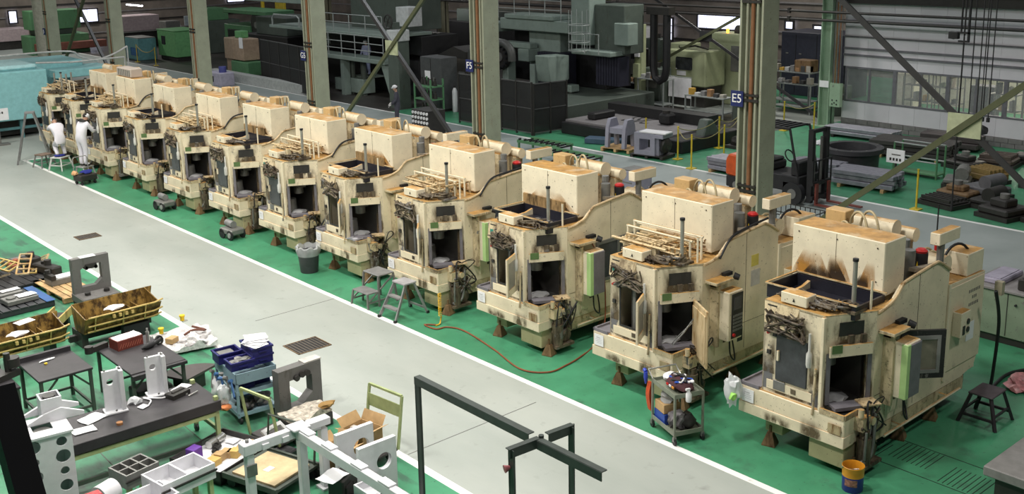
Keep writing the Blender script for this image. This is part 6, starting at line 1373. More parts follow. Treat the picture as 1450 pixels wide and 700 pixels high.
for k, (x, y) in enumerate(pos):
    t = thing('machine_part', '%s among the spare parts in front of the panel wall' % names[k], 'machine part', (x, y, 0), rr.uniform(-.4, .4)); w = rr.uniform(.35, .55); d = rr.uniform(.4, .6); h = rr.uniform(.3, .6); m = cm[k % 9]
    B().box(-w, w, -d, d, 0, .12).build('pallet_base', mdark(), t); B().box(-w*.9, w*.9, -d*.9, d*.9, .12, h*.6).build('block', m, t, .04)
    if k % 3 == 0: B().cyl((-w*.8, -d*.3, h*.6+.15), (w*.8, -d*.3, h*.6+.15), .2).build('shaft', m, t)
    elif k % 3 == 1: B().box(-w*.5, w*.4, -d*.5, d*.5, h*.6, h).build('head', m, t, .03); B().cyl((0, 0, h), (0, 0, h+.12), .12).build('boss', mgrey(), t)
    else:
        for q in range(5): B().box(-w*.85+q*w*.38, -w*.7+q*w*.38, -d*.8, d*.8, h*.6, h*.85).build('rib', m, t)
# yellow chain posts
def chainpost(x, y, lab, h=1.1):
    t = thing('barrier_post', lab, 'post', (x, y, 0)); B().box(-.13, .13, -.13, .13, 0, .03).build('base', yelp, t, .005); B().cyl((0, 0, .03), (0, 0, h), .028, n=8).build('post', yelp, t); B().cyl((0, 0, h), (0, 0, h+.03), .035, n=8).build('cap', yelp, t)
cp = [(27.3, 22.8, 'yellow barrier post, nearest to the grey castings'), (26.47, 21.54, 'yellow barrier post on the walkway edge left of E5'), (29.74, 22.98, 'yellow barrier post in the middle of the chain'), (31.08, 23.07, 'yellow barrier post just left of the E5 column'), (28.60, 21.88, 'yellow barrier post on the green floor before the low bars'), (27.82, 24.7, 'short yellow barrier post behind the grey castings')]
for x, y, lab in cp: chainpost(x, y, lab)
for x, y, lab in ((34.63, 22.33, 'yellow barrier post at the pale green column'), (34.1, 23.3, 'yellow barrier post left of the pale green column'), (34.11, 24.6, 'yellow barrier post behind the forklift roof'), (26.63, 13.88, 'yellow barrier post at the walkway edge by the spare parts'), (26.89, 67.17, 'yellow barrier post far left of the green booth'), (26.87, 64.27, 'yellow barrier post right below the green booth')): chainpost(x, y, lab)
chm = plain('dull_yellow_chain', (.30, .26, .10), .6)
for a, b, lab in ((0, 1, 'first'), (0, 2, 'second'), (2, 3, 'third'), (1, 4, 'fourth'), (4, 3, 'fifth')):
    p0 = (cp[a][0], cp[a][1], 1.07); p1 = (cp[b][0], cp[b][1], 1.07)
    o = B().tube(sag(p0, p1, .22), .014, 5).build('barrier_chain', chm); tag(o, 'sagging barrier chain, %s of five around the dark machine bed' % lab, 'chain')
tag(B().tube(sag((26.89, 67.17, 1.07), (26.87, 64.27, 1.07), .35), .03, 5).build('barrier_chain', chm), 'sagging yellow chain between the posts below the green booth', 'chain')
tag(B().tube(sag((34.1, 23.3, 1.07), (34.63, 22.33, 1.07), .2), .014, 5).build('barrier_chain', chm), 'short barrier chain at the pale green column', 'chain')
# grey castings on pallets
lil = plain('lilac_grey_primer', (.27, .27, .33), .5, var=.06)
pallet('wooden pallet under the grey fork-shaped casting', (27.1, 25.2, 0), .2, .9, 1.2, .14, mwood(), 6)
t = thing('fork_casting', 'grey primed fork-shaped casting with legs on a wooden pallet', 'casting', (27.1, 25.2, .141), .2)
for y in (.38, -.3):
    B().prism([(-.4, 0), (-.24, 0), (-.2, .45), (.2, .45), (.24, 0), (.4, 0), (.32, .75), (.2, 1.0), (-.2, 1.0), (-.34, .7)], y-.07, y+.07, 'y').build('fork_plate', lil, t, .01)
B().box(-.3, .3, -.23, .31, .5, .7).build('web', lil, t); B().cyl((-.02, .46, .72), (-.02, .52, .72), .17, n=20).build('boss', lil, t)
pallet('dark pallet under the grey box-shaped casting', (27.05, 23.7, 0), .2, .9, 1.3, .12, mdark(), 6)
t = thing('box_casting', 'grey primed box-shaped casting with a square window on a dark pallet', 'casting', (27.05, 23.7, .121), .2)
B().wall((-.4, .5), (-.4, -.3), 0, .75, .1, [(.2, .62, .15, .55)]).build('window_plate', lil, t); B().box(-.3, .4, -.4, -.3, 0, .75).box(-.3, .4, .4, .5, 0, .75).box(-.3, .4, -.3, .4, 0, .1).build('box_walls', lil, t); B().box(-.42, .3, -.62, -.3, .6, .74).build('bracket_arm', lil, t, .02); B().blob((0, -.5, .35), (.3, .16, .3), 3, .2).build('dark_head', mdark(), t); B().box(-.4, .1, -.7, .3, .76, .8).build('white_cover', mwhite(), t)
tag(B().box(-.25, .25, -.7, .7, 0, .22).build('blue_beam', plain('dull_blue_beam', (.05, .09, .14), .5), loc=(27.6, 26.5, 0), rz=.4, bevel=.03), 'dark blue beam left of the grey fork-shaped casting', 'beam')
# green frames and small things on the walkway behind the row
for k, (x, y, l) in enumerate(((25.0, 26.9, 2.0), (24.2, 24.8, 2.2))):
    t = thing('clip_rack', 'long low green steel frame with black clips on the walkway, %s one' % ('farther', 'nearer')[k], 'frame', (x, y, 0), .05)
    for xx in (-.35, .35): B().box(xx-.04, xx+.04, -l/2, l/2, .3, .4).build('long_bar', ggr, t)
    for q in range(8):
        B().box(-.31, .31, -l/2+l*q/7.5, -l/2+l*q/7.5+.04, .31, .36).build('cross_bar', mblack(), t); B().box(-.4, -.3, -l/2+l*q/7.5, -l/2+l*q/7.5+.05, .401, .46).build('clip', mblack(), t)
    for xx in (-.35, .35):
        for yy in (-l/2+.06, l/2-.06): B().box(xx-.03, xx+.03, yy-.03, yy+.03, 0, .3).build('leg', ggr, t)
for x, y, lab, m in ((22.0, 17.6, 'black tool cabinet on the walkway behind the second machine', mblack()), (22.3, 20.2, 'lilac machine bracket on the walkway behind the third machine', lil)):
    o = B().box(-.35, .35, -.35, .35, 0, .85).build('walkway_cabinet', m, loc=(x, y, 0), bevel=.02); tag(o, lab, 'cabinet'); B().box(-.3, .3, -.3, .3, .85, .88).build('lid', mgrey(), o); B().box(-.36, -.35, -.2, .2, .5, .54).build('handle', mgrey(), o)
t = thing('lilac_machine', 'small lilac machine on the pale walkway right of the white-notice column', 'machine', (25.5, 52.8, 0)); B().box(-.4, .4, -.9, .7, 0, .7).build('machine_body', plain('pale_lilac', (.42, .4, .5), .5), t, .03); B().box(-.42, -.4, -.1, .1, .2, .5).build('dark_panel', mblack(), t); B().cyl((0, -.4, .7), (0, -.4, 1.0), .2).build('head', plain('blue_part', (.08, .09, .3), .5), t)
t = thing('white_slab_bench', 'long pale concrete kerb at the walkway end, left of the black mesh fence', 'kerb', (26.7, 48.0, 0)); B().box(-.2, .2, -2.6, 8, 0, .5).build('kerb_body', plain('pale_kerb', (.4, .42, .41), .7), t, .02); B().box(-.23, .23, -2.7, -2.6, 0, .6).build('end_stop', mgrey(), t)
# bottle-like tube rack
t = thing('roller_rack', 'dark rack of white roller ends standing on the walkway', 'rack', (24.4, 33.0, 0)); B().box(-.3, .5, -.55, .55, 0, .95).build('rack_body', mdark(), t)
for r in range(5):
    for c in range(6): cput('roll', 'roller_end', lambda: B().cyl((-.34, 0, 0), (-.30, 0, 0), .06, n=10).mesh('roller_end', mwhite()), t, (0, -.46+.18*c, .12+.18*r))
t = thing('green_rack', 'green wheeled rack of dark holders beside the grey control cabinet', 'rack', (27.1, 36.4, 0))
for z in (.15, .7, 1.25): B().box(-.35, .35, -.6, .6, z, z+.05).build('shelf', ggr, t)
for sx in (-.33, .33):
    for sy in (-.57, .57): B().box(sx-.03, sx+.03, sy-.03, sy+.03, .0, 1.6).build('post', ggr, t)
for z in (.2, .75, 1.3):
    for c in range(5): cput('hold', 'tool_holder', lambda: B().cyl((0, 0, 0), (0, 0, .22), .09, .06, n=10).cyl((0, 0, .22), (0, 0, .32), .04, n=8).mesh('tool_holder', mdark()), t, (0, -.46+.23*c, z))
# black mesh fences
def mesh_fence(lab, p0, p1, h, n, notes=()):
    t = thing('mesh_fence', lab, 'fence', (*p0, 0)); d = Vector((p1[0]-p0[0], p1[1]-p0[1], 0)); L = d.length; t.rotation_euler = (0, 0, math.atan2(d.y, d.x))
    for k in range(n+1): B().box(L*k/n-.03, L*k/n+.03, -.03, .03, 0, h).build('post', mdark(), t)
    for k in range(n):
        a, b = L*k/n+.04, L*(k+1)/n-.04
        B().box(a, b, -.012, .012, .12, h-.04).build('mesh_panel', mesh_m, t); B().box(a, b, -.025, .025, .08, .12).box(a, b, -.025, .025, h-.04, h).box(a, b, -.025, .025, h*.5, h*.5+.03).build('panel_rail', plain('fence_rail', (.09, .09, .09), .5), t)
    for s, z, w, hh in notes: B().box(s-w/2, s+w/2, -.035, -.03, z, z+hh).build('notice', mpaper(), t)
    return t
mesh_fence('black mesh fence in front of the big vertical machine, with three white notices', (26.8, 33.95), (26.88, 29.62), 2.05, 5, ())
t = bpy.data.objects
mf = [o for o in bpy.data.objects if o.name.startswith('mesh_fence')][-1]
for s, z, w, hh in ((3.1, 1.05, .36, .32), (3.85, 1.35, .36, .36), (3.85, .95, .36, .36)): B().box(s-w/2, s+w/2, .035, .04, z, z+hh).build('notice', mpaper(), mf)
mesh_fence('black mesh fence end panel turning away beside the green floor patch', (26.9, 29.55), (28.5, 29.4), 2.0, 2)
mf = mesh_fence('black mesh fence left of the green gantry platform, with three white notices', (27.2, 51.3), (26.2, 43.6), 2.4, 6)
for s, z, w, hh in ((5.6, 1.3, .4, .4), (6.2, 1.75, .4, .4), (6.2, 1.2, .4, .4)): B().box(s-w/2, s+w/2, .035, .04, z, z+hh).build('notice', mpaper(), mf)
# the big vertical machine behind the fence
t = thing('vertical_machine', 'huge grey-green vertical machining centre behind the black mesh fence', 'machine', (31.5, 32.5, 0))
def vb(name, m, x0, x1, y0, y1, z0, z1, bev=.03): return B().box(x0-31.5, x1-31.5, y0-32.5, y1-32.5, z0, z1).build(name, m, t, bev)
vb('bed', dgr, 28.7, 34, 29.7, 36.1, 0, .9); vb('darkening_box', blm, 33.0, 34.6, 31.6, 37.5, .9, 3.2)  # bed, then a near-black box added behind to darken the background
vb('column', lgr, 32.2, 33.6, 33.6, 35.6, .9, 3.4); vb('crossbeam', lgr, 31.7, 33.0, 32.6, 37.0, 3.35, 3.85); vb('beam_end', lgr, 31.5, 32.6, 37.0, 38.3, 3.2, 3.6)
vb('beam_top', lgr, 31.6, 32.8, 33.4, 36.6, 3.85, 4.05); vb('ram_housing', lgr, 31.9, 32.9, 31.5, 32.6, 2.9, 4.9); vb('upper_housing', dgr, 32.2, 33.4, 29.8, 31.5, 2.6, 4.6)
vb('electric_box', lgr, 32.0, 32.6, 29.4, 30.2, 3.0, 3.9); vb('ledge', lgr, 31.5, 32.4, 29.9, 32.2, 2.55, 2.75)
B().prism([(-1.2, 1.45), (-.4, 1.25), (-.1, 1.5), (-.1, 2.5), (-1.35, 2.55), (-1.3, 2.0)], -.3, .5, 'y').build('spindle_head', lgr, t, .03)
vb('spindle_nose', lgr, 31.2, 31.7, 31.9, 32.5, .95, 1.25); B().cyl((-.1, -.4, .95), (-.1, -.4, .6), .1).build('spindle', mgrey(), t)
for k in range(11): vb('bellow', bel, 31.8, 32.6, 33.0+.15*k, 33.12+.15*k, 1.0, 2.45, .0)
for k in range(9): vb('bellow', bel, 32.0, 32.6, 29.9+.15*k, 30.02+.15*k, 1.3, 2.5, .0)
vb('arm', lgr, 31.6, 32.1, 34.9, 36.8, 2.55, 2.8); vb('arm_post', lgr, 31.6, 32.1, 36.4, 36.8, 1.0, 2.55); vb('arm_post', lgr, 31.6, 32.1, 34.6, 34.95, 1.0, 1.9); vb('arm_head', lgr, 31.5, 32.2, 34.9, 35.6, 2.0, 2.55)
B().cyl((-.1, 4.2, 2.1), (.1, 4.2, 2.1), .55, n=24).build('tool_magazine', mdark(), t); B().cyl((-.16, 4.2, 2.1), (-.1, 4.2, 2.1), .2, n=16).build('magazine_hub', mgrey(), t)
for k in range(14): B().cyl((-.25, 4.2+.5*math.cos(k*PI/7), 2.1+.5*math.sin(k*PI/7)), (-.1, 4.2+.5*math.cos(k*PI/7), 2.1+.5*math.sin(k*PI/7)), .07, n=8).build('tool_pot', mblack(), t)
for z in (4.3, 4.7, 5.1): B().cyl((.2, .5, z), (.2, 4.6, z), .02, n=6).build('handrail', galv, t)
for y in (.5, 1.5, 2.5, 3.5, 4.6): B().cyl((.2, y, 3.85), (.2, y, 5.1), .02, n=6).build('stanchion', galv, t)
for z in (2.75, 3.1, 3.45, 3.8): B().tube(arc((-.1, -.9, z), .45, 0, 2*PI, 16, (1, 0, 0), (0, 1, 0))[:-1], .018, 5, closed=True).build('cage_hoop', galv, t)
for k in range(6): B().cyl((-.1+.45*math.cos(k*PI/3), -.9+.45*math.sin(k*PI/3), 2.75), (-.1+.45*math.cos(k*PI/3), -.9+.45*math.sin(k*PI/3), 4.4), .015, n=5).build('cage_bar', galv, t)
B().tube([(-.5, -1.6, 2.7), (-.5, -1.6, 3.5), (-.5, -2.4, 3.5), (-.5, -2.4, 2.7)], .025).build('guard_rail', galv, t)
t = thing('machine_bed', 'long low dark machine bed with S S I C shaped slots on its top plate', 'machine bed', (29.6, 26.6, 0))
B().box(-1.6, 1.6, -3.4, 2.6, 0, .45).build('bed_body', blm, t, .03); B().box(-1.4, 1.5, -2.6, 2.55, .45, .52).build('top_plate', plain('dim_grey_plate', (.19, .18, .185), .5), t)
me = text('SSIC', .66, mblack()); l = put('lettering', me, t, (.35, .25, .523), -PI/2); l.scale = (1.05, 2.6, 1)
B().box(.1, .6, -1.3, -.8, .53, .95).build('block', blm, t, .08); B().cyl((.3, -1.05, .95), (.3, -1.05, 1.05), .15).build('cap', mdark(), t)
B().prism([(-.6, 0), (.6, 0), (.6, .5), (.2, 1.0), (-.1, 1.0), (-.3, .5)], -3.3, -2.9, 'y').build('end_casting', dgr, t, .04); B().box(-.9, .3, 1.5, 1.9, .53, .8).build('fixture', blm, t, .05); B().box(.9, 1.5, -2.5, 2.5, .53, .9).build('rear_rail', blm, t)
tag(B().blob((0, 0, .22), (.3, .35, .2), 3, .25).box(-.4, .4, -.4, .4, 0, .1).build('dark_casting', mdark(), loc=(30.35, 22.5, 0)), 'dark lumpy casting inside the barrier chain', 'casting')
# grey control cabinet, duct and dark enclosure left of the F5 column
t = thing('control_cabinet', 'tall grey control cabinet with a white notice, left of the F5 column', 'cabinet', (28.3, 37.3, 0)); B().box(-.4, .5, -.75, .75, .1, 2.35).build('cabinet_body', plain('charcoal_cabinet', (.07, .073, .075), .5), t, .02); B().box(-.35, .45, -.7, .7, 0, .1).build('plinth', mdark(), t); B().box(-.42, -.4, .0, .4, 1.4, 1.75).build('notice', mpaper(), t); B().box(-.415, -.4, -.02, .0, .2, 2.3).build('door_gap', mdark(), t); B().box(-.43, -.4, -.3, -.2, 1.2, 1.5).build('handle', mgrey(), t)
t = thing('duct_pipe', 'large dark bent duct pipe above the dark enclosure left of F5', 'duct', (29.5, 35.6, 0)); B().tube(smooth_path([(0, .8, .0), (0, .8, 2.2), (0, .7, 2.6), (0, .2, 2.8), (0, -1.2, 3.05), (0, -1.8, 2.8), (0, -1.9, 2.3)], 6), .17, 12).build('duct', plain('dim_duct', (.06, .062, .06), .45), t); B().cyl((0, .8, 0), (0, .8, .15), .24).build('flange', mdark(), t)
t = thing('dark_enclosure', 'dark boxy machine enclosure behind the fence left of F5', 'machine', (30.9, 39.2, 0)); B().box(-1, 1, -1.9, .3, 0, 2.1).build('enclosure', plain('brown_black_panel', (.045, .04, .032), .6), t, .03); B().prism([(-1.9, 2.1), (.3, 2.1), (-1.0, 2.6), (-1.9, 2.4)], -1, 1, 'x').build('sloped_cover', mdark(), t); B().box(-1.02, -1, -1.0, -.95, .1, 2.0).build('door_gap', mblack(), t); B().box(-1.04, -1, -1.8, -1.4, 1.0, 1.5).build('panel', mgrey(), t)
t = thing('fire_extinguisher', 'white-capped bottle standing by the dark enclosure left of F5', 'bottle', (28.42, 36.3, 0)); B().lathe([(.11, 0), (.12, .05), (.12, .9), (.05, 1.05)], n=14).build('bottle', mwhite(), t); B().cyl((0, 0, 1.05), (0, 0, 1.15), .04).build('valve', mdark(), t)
# gantry platform machine
t = thing('gantry_platform', 'green-grey steel gantry platform with railings behind the G5 column', 'platform', (29.5, 46, 0))
def gb(name, m, x0, x1, y0, y1, z0, z1, bev=.02): return B().box(x0-29.5, x1-29.5, y0-46, y1-46, z0, z1).build(name, m, t, bev)
gb('deck', lgr, 27.8, 28.7, 40.7, 48.0, 1.75, 1.95); gb('deck', lgr, 27.6, 29.0, 48.0, 51.2, 1.25, 1.45); gb('upper_deck', lgr, 28.2, 31, 41.2, 52.0, 2.9, 3.05)
for (y0, y1) in ((41.0, 40.2), (47.5, 47.5), (44.5, 44.5)):
    B().beam((-1.4, y0-46, 1.75), (-1.4, y1-46, 0), .35, .3, (0, 1, 0)).build('leg', lgr, t)
B().beam((-1.6, 3.3, 1.3), (-1.6, 3.0, 0), .4, .3).build('leg', lgr, t); B().beam((1.4, -5, 1.75), (1.4, -5.4, 0), .3, .3).build('leg', lgr, t)
for z in (2.3, 2.65, 3.0): B().cyl((-1.65, -5.2, z), (-1.65, 1.9, z), .025, n=6).build('handrail', galv, t)
for k in range(7): B().cyl((-1.65, -5.2+1.18*k, 1.95), (-1.65, -5.2+1.18*k, 3.0), .025, n=6).build('stanchion', galv, t)
for z in (3.5, 3.9): B().cyl((-1.25, -4.6, z), (-1.25, 1.0, z), .025, n=6).build('handrail', galv, t)
for k in range(5): B().cyl((-1.25, -4.6+1.4*k, 3.05), (-1.25, -4.6+1.4*k, 3.9), .025, n=6).build('stanchion', galv, t)
B().tube([(-1.2, 3.0, 3.05), (-1.2, 3.0, 3.5), (-1.2, 3.2, 3.6), (-1.2, 5.6, 3.6), (-1.2, 5.8, 3.4), (-1.2, 5.8, 3.05)], .05).build('guard_rail', galv, t)
gb('machine_core', blm, 30.0, 32.5, 41.0, 51.5, 0, 1.7); gb('upper_core', blm, 30.2, 32.4, 41.0, 51.5, 1.95, 2.85); gb('top_core', dgr, 30.2, 32.2, 42, 47, 3.05, 4.6)
gb('tank', lgr, 29.6, 30.15, 42.0, 43.2, 1.7, 2.75, .1); gb('white_cabinet', plain('pale_cabinet', (.5, .52, .52), .5), 29.2, 30.0, 40.6, 41.6, 3.4, 4.3); gb('green_crate', lgr, 28.3, 29.0, 43.3, 44.6, .1, .8); gb('green_crate', lgr, 28.4, 29.2, 45.2, 46.0, .1, .7); gb('top_beam', lgr, 28.6, 29.4, 48.5, 56.0, 4.2, 4.75); gb('hanging_box', lgr, 28.6, 29.2, 47.5, 48.4, 2.2, 2.9); gb('hanging_box', lgr, 28.6, 29.1, 48.4, 49.0, 2.6, 2.95)
for k in range(2): B().cyl((-1.0, -1.5-1.0*k, 0), (-1.0, -1.5-1.0*k, 1.75), .14).build('cylinder_post', dgr, t)
for sy in (.55, 1.05): B().cyl((-1.75, sy, 0), (-1.75, sy, 3.9), .03, n=6).build('ladder_rail', galv, t)
for k in range(10): B().cyl((-1.75, .55, .3+.35*k), (-1.75, 1.05, .3+.35*k), .02, n=6).build('rung', galv, t)
t = thing('handwheel_unit', 'pale box with a spoked handwheel high behind the crossing braces', 'machine', (27.5, 39.1, 0)); B().box(-.3, .3, -.4, .4, 0, 3.2).build('column', dgr, t); B().box(-.4, .3, -.5, .3, 3.0, 3.5).build('pale_box', plain('pale_cabinet', (.5, .52, .52), .5), t, .03); B().tube(arc((-.35, .2, 3.85), .3, 0, 2*PI, 16, (0, 1, 0), (0, 0, 1))[:-1], .04, closed=True).build('wheel_rim', mdark(), t)
for k in range(3): B().beam((-.35, .2+.28*math.cos(k*PI/3), 3.85+.28*math.sin(k*PI/3)), (-.35, .2-.28*math.cos(k*PI/3), 3.85-.28*math.sin(k*PI/3)), .03, .03, (1, 0, 0)).build('spoke', mdark(), t)
B().box(-.2, .2, .1, .3, 3.5, 3.8).build('wheel_stand', dgr, t)
# people in the background
JS = dict(pel=(0, 0, .92), waist=(.0, 0, 1.05), chest=(.02, 0, 1.30), neck=(.02, 0, 1.48), head=(.05, 0, 1.62), look=(1, 0, -.1),
          shL=(.0, .19, 1.40), elL=(.05, .26, 1.14), wrL=(.22, .2, 1.0), shR=(.0, -.19, 1.40), elR=(.05, -.26, 1.14), wrR=(.22, -.2, 1.02),
          hipL=(0, .10, .86), knL=(.03, .11, .48), anL=(-.02, .11, .09), toL=(.13, .12, .05), hipR=(0, -.10, .86), knR=(.03, -.11, .48), anR=(-.02, -.11, .09), toR=(.13, -.12, .05))
person('person in a pale blue jacket and white helmet standing on the gantry platform', (29.25, 44.3, .852), PI*1.1, JS, capw, plain('pale_blue_jacket', (.38, .42, .62), .8))
person('person in dark clothes and a white helmet near the crossing braces', (24.3, 34.8, 0), PI*.8, JS, capw, plain('dark_clothes', (.06, .06, .08), .8))
gp_ = B().box(.15, 1.3, -.5, 1.0, .80, .85).build('landing', lgr, [o for o in bpy.data.objects if o.name == 'gantry_platform'][0], loc=(-.9, -2.0, 0))
# machines and benches right of the vertical machine
pcn = worn('pale_yellow_green_paint', (.42, .46, .28), rust=(.2, .18, .1), rustamt=.66)
t = thing('machining_cabinet', 'pale yellow-green machine cabinet with a rounded window, left of E5', 'machine', (36.9, 29.85, 0))
B().box(-.7, .7, -1.05, 1.05, .9, 2.45).build('cabinet_body', pcn, t, .05); B().box(-.6, .6, -.95, .95, 0, .9).build('stand', mdark(), t); B().box(-.73, -.7, -.35, .55, 1.6, 2.15).build('window', mglassdk(), t, .05); B().box(-.72, -.7, .0, .5, 1.35, 1.55).build('label', mpaper(), t); B().tube([(-.2, .8, 2.45), (-.1, 0, 2.6), (-.2, -.8, 2.5)], .04).build('top_duct', mdark(), t)
t = thing('tall_machine', 'tall pale green machine column with an amber beacon, left of E5', 'machine', (38.4, 29.4, 0)); B().box(-.6, .6, -1.9, .5, 0, 3.1).build('machine_body', pcn, t, .04); B().box(-.7, -.6, -1.2, -.8, 1.5, 2.6).build('side_duct', mgrey(), t); B().cyl((-.3, -.3, 3.1), (-.3, -.3, 3.3), .06).build('beacon', plain('amber_beacon', (.9, .3, .03), .4, emit=6), t); B().cyl((0, -1.1, 3.2), (0, -.6, 3.2), .25).build('roller', mdark(), t); B().box(-.62, -.6, -.4, -.1, 1.9, 2.0).build('print', mgrey(), t)
t = thing('white_sheet', 'white sheet hung on a frame below the pale machine cabinet', 'sheet', (35.5, 29.6, 0)); B().cloth(-.62, .62, 0, .85, 0, .02, 3, 8, 6).build('sheet', mwhite(), t, loc=(0, 0, .5)).rotation_euler = (PI/2, 0, PI/2); B().cyl((.03, -.6, 0), (.03, -.6, 1.4), .02).cyl((.03, .6, 0), (.03, .6, 1.4), .02).cyl((.03, -.6, 1.38), (.03, .6, 1.38), .02).build('sheet_frame', galv, t)
def bench(lab, x, y, w, d, h, items, rz=0):
    t = thing('work_bench', lab, 'bench', (x, y, 0), rz)
    for z in (.25, h): B().box(-w/2, w/2, -d/2, d/2, z, z+.04).build('shelf', galv, t)
    for sx in (-1, 1):
        for sy in (-1, 1): B().box(sx*(w/2-.03)-.025, sx*(w/2-.03)+.025, sy*(d/2-.03)-.025, sy*(d/2-.03)+.025, 0, h).build('leg', galv, t)
    for k in range(items):
        hh = rr.uniform(.1, .3); o = B().box(-.12, .12, -.1, .1, 0, hh).build('small_item', plain('item_colour_%s' % 'abcdef'[k % 6], [(.4, .38, .33), (.06, .06, .06), (.35, .2, .1), (.2, .2, .2), (.5, .5, .5), (.5, .3, .05)][k % 6], .6), loc=(x-.1, y-d/2+.2+(d-.4)*k/max(1, items-1), h+.041), bevel=.01); tag(o, '%s item, %s on the %s' % (('cream', 'black', 'brown', 'grey', 'silver', 'orange')[k % 6], ['first', 'second', 'third', 'fourth', 'fifth', 'sixth', 'seventh'][k], lab), 'item', 'items on the '+lab)
bench('grey bench left of the white sheet', 35.55, 32.6, .7, 2.2, .9, 6); bench('low bench right of the white sheet', 34.6, 27.3, .7, 2.0, .85, 6); bench('far shelf right of E5', 39.3, 26.4, .8, 2.0, 1.5, 7); bench('near shelf right of E5', 38.0, 25.4, .7, 1.8, 1.2, 5)
for x, y, h, lab, m in ((35.5, 30.9, 1.7, 'slim grey machine stand left of the white sheet', dgr), (35.0, 25.6, 1.2, 'dark grey drum-shaped unit with an orange cap left of E5', dgr), (36.6, 33.2, 2.3, 'dark equipment rack between the ladder cage and the pale cabinet', blm), (38.5, 33.5, 2.6, 'dark machine standing far behind the equipment rack', dgr), (40.5, 31.5, 1.8, 'brown packing case far behind the pale machine cabinet', mbrown())):
    t = thing('equipment', lab, 'equipment', (x, y, 0)); B().box(-.4, .4, -.5, .5, 0, h).build('equipment_body', m, t, .04); B().box(-.42, -.4, -.35, .3, h*.5, h*.8).build('panel', mgrey(), t); B().cyl((0, 0, h), (0, 0, h+.2), .16).build('cap', plain('orange_cap', (.7, .15, .03), .5) if 'orange' in lab else mdark(), t)
bench('steel rack behind the dark machine bed', 34.72, 30.3, .7, 1.5, 1.3, 5); bench('tall steel rack behind the ladder cage', 36.2, 35.6, .8, 1.6, 1.7, 6)
bench('long bench far behind the dark bed', 40.5, 37.0, .8, 3.2, 1.1, 7)
for k, (x, y, w_, h, m_, lab) in enumerate(((41.5, 38.5, 1.6, 1.5, mcard(), 'large brown packing case far behind the cable loop'), (43.0, 35.5, 1.2, 1.9, pcn, 'pale green cabinet far behind the packing case'), (45.5, 41.0, 2.0, 2.3, mwhite(), 'white painted cabinet near the back wall windows'), (46.0, 33.5, 1.4, 2.0, mgrey(), 'grey cabinet near the back wall behind the tall machine'), (42.3, 43.5, 1.6, 1.6, dgr, 'dark green machine far behind the vertical machine'))):
    t = thing('storage_cabinet', lab, 'cabinet', (x, y, 0)); B().box(-.5, .5, -w_/2, w_/2, 0, h).build('cabinet_body', m_, t, .03); B().box(-.52, -.5, -.02, .02, .1, h-.1).build('door_gap', mdark(), t); B().box(-.53, -.5, .1, .14, h*.45, h*.6).build('handle', mgrey(), t)
t = thing('pillar_unit', 'pale pillar with switch boxes right of the cable loop', 'pillar', (34.9, 31.35, 0)); B().box(-.15, .15, -.2, .2, 0, 3.6).build('pillar', pcn, t); B().box(-.3, -.15, -.15, .15, 1.3, 1.9).build('switch_box', pcn, t); B().box(-.25, -.15, -.12, .12, 2.2, 2.6).build('white_panel', mpaper(), t)
t = thing('rope_machine', 'black hanging loop chain guide beyond the vertical machine', 'cable guide', (33.5, 29.0, 0))
B().tube([(0, .35, 4.2), (0, .35, 2.0), (0, .25, 1.6), (0, 0, 1.45), (0, -.25, 1.6), (0, -.35, 2.0), (0, -.35, 4.2)], .16, 8).build('cable_loop', mblack(), t); B().box(-.2, .2, -.6, .6, 4.2, 4.5).build('guide_beam', mdark(), t)
t = thing('navy_cabinet', 'huge dark navy cabinet block beyond the far shelf', 'cabinet', (43, 27.6, 0)); B().box(-1, 1, -1.9, 1.4, 0, 2.9).build('cabinet_body', plain('navy_black', (.03, .032, .05), .5), t, .02); B().box(-1.02, -1, -.5, -.48, .1, 2.8).box(-1.02, -1, .6, .62, .1, 2.8).build('door_gap', mblack(), t)
for y in (-.8, .3, 1.0): B().box(-1.03, -1, y, y+.12, 1.9, 1.95).build('handle', mgrey(), t)
t = thing('louvred_cabinet', 'grey-green louvred drawer cabinet left of the pale green column', 'cabinet', (39.4, 24.6, 0)); B().box(-.4, .4, -.7, .4, 0, 1.1).build('cabinet_body', dgr, t, .02)
for k in range(8): B().box(-.43, -.4, -.65, -.1, .1+.12*k, .16+.12*k).build('drawer_front', pcn, t)
o = B().lathe([(.45, 0), (.5, .1), (.5, .75), (.42, .85)], (0, 0, 0), 20).build('oil_drum', dgr, loc=(38.5, 23.9, 0)); tag(o, 'dark green drum tub before the louvred cabinet', 'drum')
t = thing('brown_case', 'brown wooden case on the far shelf right of E5', 'case', (39.4, 25.9, 1.541)); B().box(-.3, .3, -.4, .4, 0, .5).build('case_body', mbrown(), t, .02)
